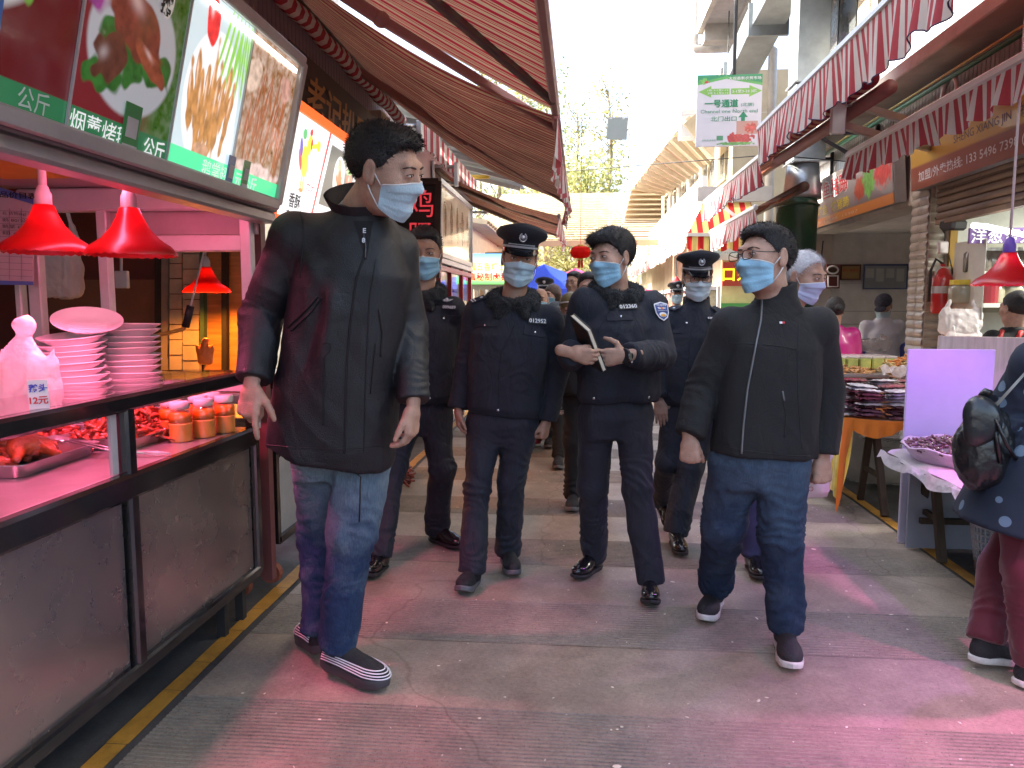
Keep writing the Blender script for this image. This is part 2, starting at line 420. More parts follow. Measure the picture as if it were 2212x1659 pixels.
def nets(D, lo, h):
    s = D < 0
    c = [s[i:s.shape[0] - 1 + i, j:s.shape[1] - 1 + j, k:s.shape[2] - 1 + k] for i in (0, 1) for j in (0, 1) for k in (0, 1)]
    cnt = sum(q.astype(np.int8) for q in c); act = (cnt > 0) & (cnt < 8)
    I = np.argwhere(act)
    if len(I) == 0: return np.zeros((0, 3)), np.zeros((0, 4), int)
    off = np.array([(i, j, k) for i in (0, 1) for j in (0, 1) for k in (0, 1)])
    cv = np.stack([D[I[:, 0] + o[0], I[:, 1] + o[1], I[:, 2] + o[2]] for o in off], 1)
    acc = np.zeros((len(I), 3)); m = np.zeros(len(I))
    for a in range(8):
        for b in range(a + 1, 8):
            if np.abs(off[a] - off[b]).sum() != 1: continue
            va, vb = cv[:, a], cv[:, b]; x = (va < 0) != (vb < 0)
            t = np.where(x, va / np.where(x, va - vb, 1), 0)
            acc += np.where(x[:, None], off[a] + t[:, None] * (off[b] - off[a]), 0); m += x
    V = lo + h * (I + acc / m[:, None])
    idx = np.full(act.shape, -1, np.int64); idx[tuple(I.T)] = np.arange(len(I))
    F = []
    for ax in range(3):
        sa = [slice(None)] * 3; sb = [slice(None)] * 3; sa[ax] = slice(0, -1); sb[ax] = slice(1, None)
        cr = s[tuple(sa)] != s[tuple(sb)]; E = np.argwhere(cr)
        o1, o2 = [(1, 2), (2, 0), (0, 1)][ax]
        ok = (E[:, o1] > 0) & (E[:, o2] > 0) & (E[:, o1] < act.shape[o1]) & (E[:, o2] < act.shape[o2]); E = E[ok]
        if len(E) == 0: continue
        def g(d1, d2):
            q = E.copy(); q[:, o1] -= d1; q[:, o2] -= d2; return idx[tuple(q.T)]
        Q = np.stack([g(1, 1), g(0, 1), g(0, 0), g(1, 0)], 1)
        inside = s[tuple(E.T)]
        Q = np.where(inside[:, None], Q, Q[:, ::-1]); F.append(Q[(Q >= 0).all(1)])
    return V, np.concatenate(F)
def vnormals(V, F):
    n = np.cross(V[F[:, 2]] - V[F[:, 0]], V[F[:, 3]] - V[F[:, 1]]); N = np.zeros_like(V)
    for k in range(4): np.add.at(N, F[:, k], n)
    return N / (np.linalg.norm(N, axis=1, keepdims=True) + 1e-12)
def mesh_obj(name, VF, mat, parent=None, smooth=True, kind=None):
    mb = MB(); V, F = VF; mb.v.append(V); mb.f = F.tolist(); mb.n = len(V)
    return mb.build(name, mat, parent, smooth=smooth, kind=kind)
def join_vf(L):
    V = []; F = []; n = 0
    for v, f in L: V.append(v); F.append(f + n); n += len(v)
    return np.concatenate(V), np.concatenate(F)
# ---------------------------------------------------------------- materials of people
SKIN = M('skin', (.44, .255, .18), .52, var=.2, vs=26, bump=.3, bs=240, sss=.06, rvar=.08)
SKIN2 = M('skin_tanned', (.36, .2, .135), .5, var=.12, vs=30, bump=.15, bs=300, sss=.1)
HAIR = M('hair_black', (.012, .011, .011), .55, var=.4, vs=90, bump=.6, bs=220)
HAIRW = M('hair_white', (.62, .62, .64), .6, var=.25, vs=70, bump=.6, bs=220)
HAIRB = M('hair_brown', (.07, .035, .02), .5, var=.4, vs=70, bump=.6, bs=220)
FURM = M('fur_black', (.008, .009, .011), .95, var=.5, vs=120, bump=1.2, bs=260, sheen=.15)
MASKM = M('mask_blue', (.3, .56, .72), .75, var=.05, vs=20, bump=.25, bs=160)
MASKL = M('mask_pale_blue', (.46, .62, .7), .75, var=.05, vs=20, bump=.25, bs=160)
LOOP = M('ear_loop', (.75, .75, .75), .7)
EYEW = M('eye_white', (.6, .56, .52), .3)
EYED = M('eye_dark', (.012, .009, .008), .2)
BROW = M('eyebrow', (.055, .035, .026), .8); LIDM = M('lash_line', (.07, .035, .025), .8)
SILVER = M('silver_badge', (.65, .66, .68), .3, metal=.7, var=.2, vs=200)
NAVY = M('uniform_navy', (.0085, .0115, .022), .75, var=.25, vs=14, bump=.5, bs=420, sheen=.03, fold=.6)
NAVYT = M('uniform_trousers', (.0115, .0145, .026), .7, var=.2, vs=12, bump=.4, bs=420, sheen=.03, fold=.7)
BLACKS = M('shoe_leather', (.01, .01, .011), .18, var=.2, coat=.5)
BLACKF = M('shoe_fabric', (.014, .014, .017), .7, var=.3, vs=60, bump=.5, bs=200)
SOLEB = M('sole_black', (.02, .02, .022), .6)
SOLEW = M('sole_white', (.62, .6, .57), .55, var=.15, vs=30, dirt=.5)
BUTTON = M('button_silver', (.6, .6, .62), .25, metal=.9)
WHITEP = M('white_patch', (.75, .76, .78), .5)
# ---------------------------------------------------------------- hands
def hand(W, d, n, side, pose='relax', size=.185):
    """W wrist, d direction of the fingers, n direction the palm faces, side=+1 thumb on the d x n side"""
    W, d, n = A3(W), unit(d), A3(n); n = unit(n - d * (n @ d)); l = np.cross(d, n) * side     # l points to the thumb
    k = size / .185; S = Skin()
    P = lambda a, b, c: W + k * (d * a + l * b + n * c)
    S.u(p_cone(P(-.05, 0, 0), P(.012, 0, 0), .027 * k, .026 * k, (n, .75)), .01)
    S.u(p_cone(P(.03, .018, 0), P(.08, .026, .002), .02 * k, .016 * k, (n, .75)), .014)
    S.u(p_cone(P(.03, -.014, 0), P(.075, -.026, .004), .02 * k, .015 * k, (n, .75)), .014)
    S.u(p_cone(P(.03, 0, 0), P(.082, 0, 0), .02 * k, .016 * k, (n, .7)), .014)
    cur = {'relax': (28, 30, 18), 'fist': (75, 85, 50), 'hold': (38, 35, 20), 'flat': (8, 12, 8), 'open': (4, 14, 10)}
    for i, (b, L, a0) in enumerate(((.028, .073, 0), (.0095, .08, 1), (-.009, .075, 2), (-.026, .06, 3))):
        c = cur.get(pose, cur['relax'])
        if pose == 'point': c = (10, 8, 4) if i == 0 else (62, 80, 45)
        if pose == 'relax': c = tuple(q * (1 + .16 * i) for q in c)
        base = P(.084 - (.006 if i == 3 else 0) - (.003 if i == 0 else 0), b, 0); ang = 0; r = (.0092, .0086, .008, .0072)
        fan = math.radians((7, 2, -3, -9)[i] * (1.4 if pose == 'open' else .7)); dd = d * math.cos(fan) + l * math.sin(fan)
        prev = P(.06, b * .9, 0); S.u(p_cone(prev, base, .012 * k, .0098 * k), .008); cur_p = base
        for j, seg in enumerate((.46, .31, .23)):
            ang += math.radians(c[j]); q = cur_p + k * L * seg * (dd * math.cos(ang) + n * math.sin(ang))
            S.u(p_cone(cur_p, q, (r[j] + (.0004 if i < 3 else -.0008)) * k, (r[j + 1] + (.0004 if i < 3 else -.0008)) * k), .0035); cur_p = q
    th = {'relax': (.5, .35), 'point': (.75, .55), 'fist': (.35, .9), 'hold': (.35, .8), 'flat': (.7, .2), 'open': (1.15, .25)}[pose]
    t0 = P(.018, .022, .006); t1 = t0 + k * .04 * (d * math.cos(th[0]) + l * math.sin(th[0]) + n * th[1] * .5)
    t2 = t1 + k * .03 * unit(d * math.cos(th[0] * .6) + l * math.sin(th[0] * .6) * .8 + n * th[1]); t3 = t2 + k * .025 * unit(d * math.cos(th[0] * .4) + l * math.sin(th[0] * .3) + n * th[1])
    S.u(p_cone(t0, t1, .015 * k, .0115 * k), .012); S.u(p_cone(t1, t2, .0115 * k, .0098 * k), .004); S.u(p_cone(t2, t3, .0098 * k, .0075 * k), .004)
    return S.mesh(.0034 * k)
# ---------------------------------------------------------------- heads
def head_skin(neck_local, sc=1., ears=True):
    S = Skin()
    S.u(p_ell((0, -.02, .035), (.077, .097, .085)), .02)
    S.u(p_ell((0, .02, -.02), (.067, .073, .09)), .025)
    S.u(p_cone((-.034, .018, -.078), (.034, .018, -.078), .032, .032), .03)
    S.u(p_ell((0, .064, -.092), (.026, .024, .02)), .03)
    for s in (-1, 1):
        S.u(p_ell((s * .043, .053, -.02), (.027, .028, .026)), .02)
        S.sub(p_ell((s * .032, .104, .012), (.02, .014, .012)), .012)
        S.u(p_ell((s * .032, .079, .010), (.017, .0135, .0115)), .006)
        S.u(p_ell((s * .010, .098, -.030), (.009, .01, .008)), .006)
        if ears:
            S.u(p_ell((s * .081, -.008, .002), (.007, .019, .033)), .006)
            S.u(p_ell((s * .078, -.004, -.02), (.007, .012, .016)), .006)
            S.sub(p_ell((s * .090, -.004, .004), (.006, .010, .018)), .004)
    S.u(p_cone((-.034, .079, .033), (.034, .079, .033), .011, .011), .018)
    S.u(p_cone((0, .088, .018), (0, .106, -.022), .007, .0115), .012)
    S.u(p_cone((-.016, .081, -.058), (.016, .081, -.058), .009, .009), .01)
    nl = A3(neck_local)
    S.u(p_cone((0, -.022, -.05), nl, .054, .06, None), .025)
    return S
def head_parts(par, Hm, sc, neck_w, hair='short', hairmat=None, mask=True, maskmat=None, glasses=False, skin=None, q=.0045, hair_only_side=None, strands=2500, lids=True, mask_low=0., seed=0):
    """Hm: rotation whose columns are right, forward, up; builds the head's parts and returns the skin in the world"""
    R = np.array(Hm[1]); O = A3(Hm[0])
    toW = lambda V: O + (V * sc) @ R.T
    nl = (A3(neck_w) - O) @ R / sc
    S = head_skin(nl, sc); V, F = S.mesh(q); skinvf = (toW(V), F)
    hairmat = hairmat or HAIR
    later = []
    # eyes and brows
    for s in (-1, 1):
        e = MB(); e.ell((s * .032, .0885, .0105), (.0130, .0055, .0034), 10, 6); e.v = [toW(e.v[0])]
        later.append(('eye', e, EYEW, [('iris', [((s * .031 + .001, .0915, .0105), (.0052, .0035, .0033))], EYED)]))
        b = MB(); P = [(s * x, y, z) for x, y, z in ((.013, .0955, .0300), (.022, .0955, .0320), (.034, .092, .0335), (.045, .084, .0315), (.053, .075, .027))]
        b.tube([(x, y - .0015, z) for x, y, z in P], [.0016, .0028, .0028, .0024, .001], 6); b.v = [toW(v) for v in b.v]; later.append(('eyebrow', b, BROW, []))
        l = MB(); P = [(s * x, y, z) for x, y, z in ((.018, .0915, .011), (.025, .0945, .0155), (.033, .0945, .0165), (.041, .0915, .015), (.048, .086, .011))]
        l.tube(P, .0012, 5); l.v = [toW(v) for v in l.v]; later.append(('eyelid_line', l, LIDM, []))
    # hair
    rs = np.random.default_rng(seed)
    if hair:
        top = {'short': .006, 'crop': .003, 'full': .015, 'thin': .006, 'long': .012, 'bun': .008}[hair]
        c0 = p_ell((0, -.022, .036 + top * .6), (.0805 + top * .35, .1005 + top * .5, .087 + top))
        ex = [p_ell((0, .03, .094), (.064, .052, .026))] if hair in ('short', 'full') else []
        if hair == 'full': ex += [p_ell((.02, .07, .09), (.05, .03, .02)), p_ell((0, -.06, .05), (.083, .075, .075))]
        yz = {'short': ([-.12, -.05, -.02, .0, .02, .04, .062, .1], [-.055, -.055, .02, .0, .015, .05, .078, .082]),
              'crop': ([-.12, -.05, -.02, .0, .02, .04, .062, .1], [-.05, -.045, .03, .015, .03, .06, .085, .09]),
              'full': ([-.12, -.05, -.02, .0, .02, .04, .062, .1], [-.065, -.06, .02, -.005, .012, .045, .07, .07]),
              'thin': ([-.12, -.05, -.02, .0, .02, .04, .062, .1], [-.06, -.055, .02, .01, .025, .06, .09, .10]),
              'long': ([-.12, -.05, .03, .05, .075, .1], [-.2, -.2, -.16, -.02, .06, .09]), 'bun': ([-.12, -.05, .0, .04, .06, .1], [-.05, -.04, .0, .05, .075, .09])}[hair]
        HS = Skin(); HS.u(c0, .02)
        for e in ex: HS.u(e, .03)
        if hair == 'long':
            for s in (-1, 1): HS.u(p_cone((s * .07, -.02, .02), (s * .075, -.02, -.16), .035, .03), .04)
            HS.u(p_cone((0, -.07, .0), (0, -.08, -.17), .055, .05), .05)
        if hair == 'bun': HS.u(p_ell((0, -.12, .03), (.035, .035, .035)), .01)
        base = HS.ev
        lo, hi = np.array([-.12, -.17, -.2]), np.array([.12, .13, .16]); h = .005
        n = np.ceil((hi - lo) / h).astype(int)
        P = np.stack(np.meshgrid(*[lo[i] + h * np.arange(n[i]) for i in range(3)], indexing='ij'), -1)
        D = base(P); st = vnoise(P * np.array([60, 16, 40]), seed) * .0016 + vnoise(P * 150, seed + 3) * .0008
        D = D + st; cut = np.interp(P[..., 1], yz[0], yz[1]) + vnoise(P * 90, seed + 5) * .006 - P[..., 2]
        hh = np.clip(.5 + .5 * (cut - D) / .01, 0, 1); D = D + (cut - D) * hh + .01 * hh * (1 - hh)
        hv, hf = nets(D, lo, h)
        if strands:
            N = vnormals(hv, hf); pick = rs.integers(0, len(hv), strands); p0 = hv[pick]; nn = N[pick]
            comb = np.array([0, .8, -.1]) if hair in ('short', 'full', 'thin') else np.array([0, .0, -.6])
            L = rs.uniform(.005, {'full': .024, 'thin': .024, 'long': .03}.get(hair, .013), (strands, 1)); t = nn * (.6 if hair in ('short', 'crop') else .28) + comb * .6 + rs.normal(0, .2, (strands, 3))
            t /= np.linalg.norm(t, axis=1, keepdims=True); w = np.cross(t, nn); w /= np.linalg.norm(w, axis=1, keepdims=True) + 1e-9; w *= .0010
            sv = np.stack([p0 - w, p0 + w, p0 + t * L + w * .2, p0 + t * L - w * .2], 1).reshape(-1, 3); sf = np.arange(len(sv)).reshape(-1, 4)
            hv, hf = join_vf([(hv, hf), (sv, sf)])
        later.append(('hair', (toW(hv), hf), hairmat, []))
    # mask
    if mask:
        nu, nv = 32, 22; mm = maskmat or MASKM
        a = np.linspace(-1, 1, nu + 1)[None, :] * math.radians(62); vv = np.linspace(0, 1, nv + 1)[:, None]
        fr = np.abs(a) / math.radians(62)
        zt = -.004 - mask_low + .004 * (fr < .01) - .022 * fr ** 1.3; zb = -.122 - mask_low * .5 + .034 * fr ** 1.6
        z = zt + (zb - zt) * vv; aa = a + 0 * vv
        dirs = np.stack([np.sin(aa), np.cos(aa), 0 * aa], -1); r = np.full(aa.shape, .16); org = np.stack([0 * aa, 0 * aa - .01, z], -1)
        for _ in range(30): d = S.ev(org + dirs * r[..., None]); r = r - np.clip(d, -.01, .03) * .8
        rc_ = r.copy(); chin = int(nv * .78); r[chin:] = np.maximum(r[chin:], r[chin] * np.linspace(1, .86, nv + 1 - chin)[:, None])
        for _ in range(14):
            b = r.copy(); b[1:-1] = (r[:-2] + r[2:] + 2 * r[1:-1]) / 4; b[:, 1:-1] = (b[:, :-2] + b[:, 2:] + 2 * b[:, 1:-1]) / 4; r = np.maximum(b, rc_ * .999)
        pl = .0042 * ((vv * 4) % 1 - .5) * np.clip(1 - fr ** 4, 0, 1) * (vv > .2) * (vv < .85)
        r = r + .0035 + pl + .0015 * vnoise(np.stack([aa * 5, vv * 6 + 0 * aa, 0 * aa + seed], -1), seed)
        V = (org + dirs * r[..., None]).reshape(-1, 3); I = np.arange((nu + 1) * (nv + 1)).reshape(nv + 1, nu + 1)
        F = np.stack([I[:-1, :-1], I[1:, :-1], I[1:, 1:], I[:-1, 1:]], -1).reshape(-1, 4)
        W = toW(V); later.append(('face_mask', (W, F), mm, [])); G = W.reshape(nv + 1, nu + 1, 3)
        e = MB(); e.tube([tuple(q) for q in G[0]], .0022 * sc, 5)
        lm = MB(); lm.add(e.v[0], e.f)
        for s, col in ((-1, 0), (1, -1)):
            ear = toW(A3((s * .083, -.012, .03))); ear2 = toW(A3((s * .081, -.016, -.018))); bk = toW(A3((s * .079, -.026, .006)))
            lm.tube([tuple(G[1, col]), tuple((G[1, col] + ear) / 2 + R[:, 0] * s * .004), tuple(ear)], .0019 * sc, 5)
            lm.tube([tuple(ear), tuple(bk), tuple(ear2)], .0019 * sc, 5)
            lm.tube([tuple(G[-2, col]), tuple((G[-2, col] + ear2) / 2 + R[:, 0] * s * .006), tuple(ear2)], .0019 * sc, 5)
        later.append(('mask_loop', lm, LOOP, []))
    if glasses:
        g = MB()
        for s in (-1, 1):
            ring = [(s * .034 + .0245 * math.copysign(abs(math.cos(t)) ** .6, math.cos(t)), .112, .007 + .016 * math.copysign(abs(math.sin(t)) ** .6, math.sin(t))) for t in np.linspace(0, 2 * math.pi, 20)[:-1]]
            g.tube(ring, .0017, 5, closed=True); g.tube([(s * .058, .11, .016), (s * .076, .07, .014), (s * .083, -.005, .02), (s * .082, -.025, .005)], .0016, 5)
        g.tube([(-.01, .112, .012), (.01, .112, .012)], .0017, 5); g.v = [toW(v) for v in g.v]
        later.append(('glasses', g, M('glasses_frame', (.01, .01, .01), .3), []))
    return skinvf, later, toW
def attach(par, later, toW):
    made = {}
    for name, g, mat, subs in later:
        o = g.build(name, mat, par, smooth=True) if isinstance(g, MB) else mesh_obj(name, g, mat, par)
        made.setdefault(name, []).append(o)
        for sn, els, sm in subs:
            b = MB()
            for c, r in els: b.ell(c, r, 8, 6)
            b.v = [toW(v) for v in b.v]; b.build(sn, sm, o, smooth=True)
    return made
def police_cap(par, toW, R, tiltback=0.):
    mb = MB(); n = 40; rows = [(.0, .0835, .102, .052), (.0, .0845, .104, .084), (.0, .094, .115, .092), (.004, .114, .132, .106), (.006, .122, .138, .120), (.004, .118, .134, .130), (0, .095, .112, .136), (0, .05, .06, .139), (0, .001, .001, .139)]
    v = []; f = []
    for dy, rx, ry, z in rows:
        for k in range(n):
            a = 2 * math.pi * k / n; y = math.sin(a) * ry - .015 + dy; zz = z + (max(0, z - .08) * .9) * (y / .14) * 1.0 + .0015 * math.sin(a * 5) * (z > .11)
            v.append((math.cos(a) * rx, y, zz))
    m = len(rows)
    for i in range(m - 1):
        for k in range(n): f.append((i * n + k, i * n + (k + 1) % n, (i + 1) * n + (k + 1) % n, (i + 1) * n + k))
    mb.add(toW(A3(v)), f); cap = mb.build('police_cap', M('cap_cloth', (.012, .014, .022), .75, var=.2, bump=.4, bs=300), par, smooth=True)
    w = MB(); w.grid(lambda i, j: toW(A3((math.sin((i - .5) * 2.5) * (.086 + .004 * j), -.015 + math.cos((i - .5) * 2.5) * (.103 + j * .052 * max(0, math.cos((i - .5) * 2.6))), .056 - .030 * j * max(0, math.cos((i - .5) * 2.4))))), 24, 5)
    w.grid(lambda i, j: toW(A3((math.sin((i - .5) * 2.5) * (.086 + .004 * j), -.015 + math.cos((i - .5) * 2.5) * (.102 + j * .052 * max(0, math.cos((i - .5) * 2.6))), .052 - .030 * j * max(0, math.cos((i - .5) * 2.4))))), 24, 5)
    w.build('visor', M('cap_visor', (.008, .008, .01), .12, coat=.6), cap, smooth=True)
    b = MB(); b.grid(lambda i, j: toW(A3((math.sin((i - .5) * 2.9) * .0875, -.015 + math.cos((i - .5) * 2.9) * .1065, .0585 + .009 * j))), 30, 2)
    b.build('silver_braid', M('braid_silver', (.5, .5, .53), .45, metal=.3, var=.3, vs=300, bump=.8, bs=500), cap, smooth=True)
    # chevrons woven along the upper edge of the braid
    cvr = MB()
    for k in range(30):
        t = (k / 29 - .5) * 1.5
        for dz, sg in ((.0, 1), (.005, -1)):
            p = A3((math.sin(t) * .0885, -.015 + math.cos(t) * .108, .0715 + dz)); s2 = math.copysign(1, t) * .0035
            q = A3((math.sin(t + s2 * 10 * .1) * .0885, -.015 + math.cos(t + s2 * 10 * .1) * .108, .0715 + dz + sg * .004))
            cvr.tube([tuple(toW(p)), tuple(toW(q))], .0011, 4)
    cvr.build('braid_chevrons', SILVER, cap, kind='stuff')
    e = MB(); c = A3((0, .114, .108)); up = unit((0, .25, 1)); rt = A3((1, 0, 0))
    P = lambda x, z, y=0: toW(c + rt * x + up * z + A3((0, 1, -.25)) * y)
    for k in range(16):
        a = math.radians(-60 - 15 * 0 + k * 20 - 90 + 60)
        if -2.1 < math.atan2(math.sin(a), math.cos(a)) + 9 < 99:
            a = math.radians(120 + k * 20); e.tube([tuple(P(math.cos(a) * .013, math.sin(a) * .015, .002)), tuple(P(math.cos(a) * .018, math.sin(a) * .021, .004))], .0028, 5)
    e.tube([tuple(P(0, .0, .0)), tuple(P(0, 0, .005))], [.0115, .0095], 14); e.tube([tuple(P(0, .0, .004)), tuple(P(0, 0, .008))], [.006, .004], 8)
    e.tube([tuple(P(-.010, -.016, .003)), tuple(P(0, -.019, .004)), tuple(P(.010, -.016, .003))], .003, 5)
    e.build('cap_badge', SILVER, cap, smooth=True)
    return cap
# ---------------------------------------------------------------- shoes
def shoe(par, ankle, toe, kind='leather', size=.275, name='shoe'):
    """ankle joint and tip of the toe in the world"""
    A, T = A3(ankle), A3(toe); up = A3((0, 0, 1)); k = size / .275
    base = A - up * .085; y = unit(T - base); x = unit(np.cross(y, up)); z = np.cross(x, y); o = base - y * .062 * k; o = o + up * (T[2] + .0 - (o + y * .27 * k)[2]) * .5
    toW = lambda V: o + (V[:, :1] * x + V[:, 1:2] * y + V[:, 2:3] * z) * k
    S = Skin()
    fat = .004 if kind in ('sneaker', 'runner', 'skate') else 0
    S.u(p_ell((0, .195, .036), (.043 + fat, .078, .032 + fat)), .02); S.u(p_ell((0, .06, .045), (.036 + fat, .062, .05)), .03); S.u(p_cone((0, .05, .05), (0, .045, .105), .04, .04, ((1, 0, 0), .85), flat=True), .02)
    S.u(p_cone((0, .08, .075), (0, .17, .05), .032, .028), .03); S.sub(p_ell((0, .13, -.082), (.2, .4, .1)), .004)
    V, F = S.mesh(.006 * k)
    body = mesh_obj(name, (toW(V), F), {'leather': BLACKS, 'sneaker': BLACKF, 'runner': BLACKF, 'skate': BLACKF}.get(kind, BLACKF), par)
    fp = []
    for t in np.linspace(0, 2 * math.pi, 28)[:-1]:
        yy = .137 + math.cos(t) * .14; wv = np.interp(yy, [0, .03, .09, .13, .2, .25, .28], [.012, .034, .033, .035, .046, .034, .01]) + fat
        fp.append((math.copysign(1, math.sin(t)) * wv * min(1, abs(math.sin(t)) * 2.2), yy))
    hs = {'leather': .016, 'sneaker': .026, 'runner': .032, 'skate': .026}[kind]
    sv = []; n = len(fp)
    for zz, g in ((-.002, .97), (.004, 1.03), (hs * .8, 1.04), (hs, 1.0)):
        for q in fp:
            lift = .012 * max(0, (q[1] - .22) / .06) ** 2 + (.01 * max(0, (.03 - q[1]) / .03) if kind == 'runner' else 0)
            sv.append((q[0] * g, .137 + (q[1] - .137) * g, zz + lift))
    sf = [(r * n + i, r * n + (i + 1) % n, (r + 1) * n + (i + 1) % n, (r + 1) * n + i) for r in range(3) for i in range(n)]
    m = MB(); m.add(toW(A3(sv)), sf + [tuple(range(n - 1, -1, -1)), tuple(3 * n + i for i in range(n))])
    m.build('sole', {'leather': SOLEB, 'sneaker': M('sole_grey', (.12, .12, .13), .6, dirt=.4), 'skate': SOLEW, 'runner': M('sole_runner', (.05, .045, .05), .5, dirt=.3)}[kind], body, auto=40)
    if kind != 'leather':
        L = MB()
        for i in range(5):
            yy = .085 + i * .022; zz = .108 - i * .0125
            L.tube([tuple(toW(A3([[q, yy + .004 * (i % 2) * (1 if q > 0 else -1), zz - abs(q) * .35]]))[0]) for q in (-.024, -.012, 0, .012, .024)], .0024 * k, 5)
        L.build('laces', M('laces_dark', (.025, .025, .03), .7), body, smooth=True)
    return body, toW
# ---------------------------------------------------------------- whole figures
def jt(px, py, y=None, z=None, x=None):
    return A3(aty(px, py, y) if y is not None else atz(px, py, z) if z is not None else atx(px, py, x))
def crease(V, N, items):
    """wrinkles: (centre, axis, radius, amplitude, wavelength)"""
    d = np.zeros(len(V))
    for i, (c, ax, rad, amp, wl) in enumerate(items):
        q = V - A3(c); m = np.exp(-(q ** 2).sum(1) / rad ** 2); ax = unit(ax)
        ph = (q @ ax) / (wl * 1.35) + 1.6 * vnoise(V * 6, 31 + i) + 1.5 * vnoise(V * 11, 77 + i)
        w = np.sin(ph * 6.2832) * .5 + .5; w = w ** 2 - .35
        d += m * amp * 1.25 * w * np.clip(.35 + 1.1 * vnoise(V * 8, 5 + i), 0, 1)
    return d
def drapes(V, amp, sc, seed, sharp=1.):
    Q = V * A3(sc); n = fbm(Q, seed, 3); r = 1 - 2.4 * np.abs(n); d = amp * (np.sign(r) * np.abs(r) ** sharp - .4)
    W = V + .03 * np.stack([vnoise(V * 6, seed + 2), vnoise(V * 6, seed + 3), vnoise(V * 6, seed + 4)], 1)
    for k, (ca, sa) in enumerate(((.82, .57), (.82, -.57))):
        D = np.stack([W[:, 0] * ca + W[:, 2] * sa, W[:, 1], -W[:, 0] * sa + W[:, 2] * ca], 1) * A3((10, 7, 3)) * (sc[0] / 5)
        r = 1 - np.abs(vnoise(D, seed + 20 + k)) * 2.6; d = d + amp * .5 * np.clip(r, 0, 1) ** 1.5 * np.clip(.2 + 1.3 * vnoise(V * 3.5, seed + 30 + k), 0, 1)
    return d
def fold_lines(V, lines):
    """lines: (list of world points, amplitude, width); a ridge or a groove along each"""
    d = np.zeros(len(V))
    for pts, amp, wd in lines:
        P = A3(pts); best = np.full(len(V), 9.); tt = np.zeros(len(V)); n = len(P) - 1
        for i in range(n):
            a, b = P[i], P[i + 1]; ab = b - a; t = np.clip(((V - a) @ ab) / (ab @ ab + 1e-9), 0, 1)
            q = np.linalg.norm(V - a - t[:, None] * ab, axis=1); u = q < best; best[u] = q[u]; tt[u] = (i + t[u]) / n
        d += amp * np.exp(-(best / wd) ** 2) * np.sin(np.pi * np.clip(.08 + .92 * tt, 0, 1)) ** .5
    return d
class Figure: pass
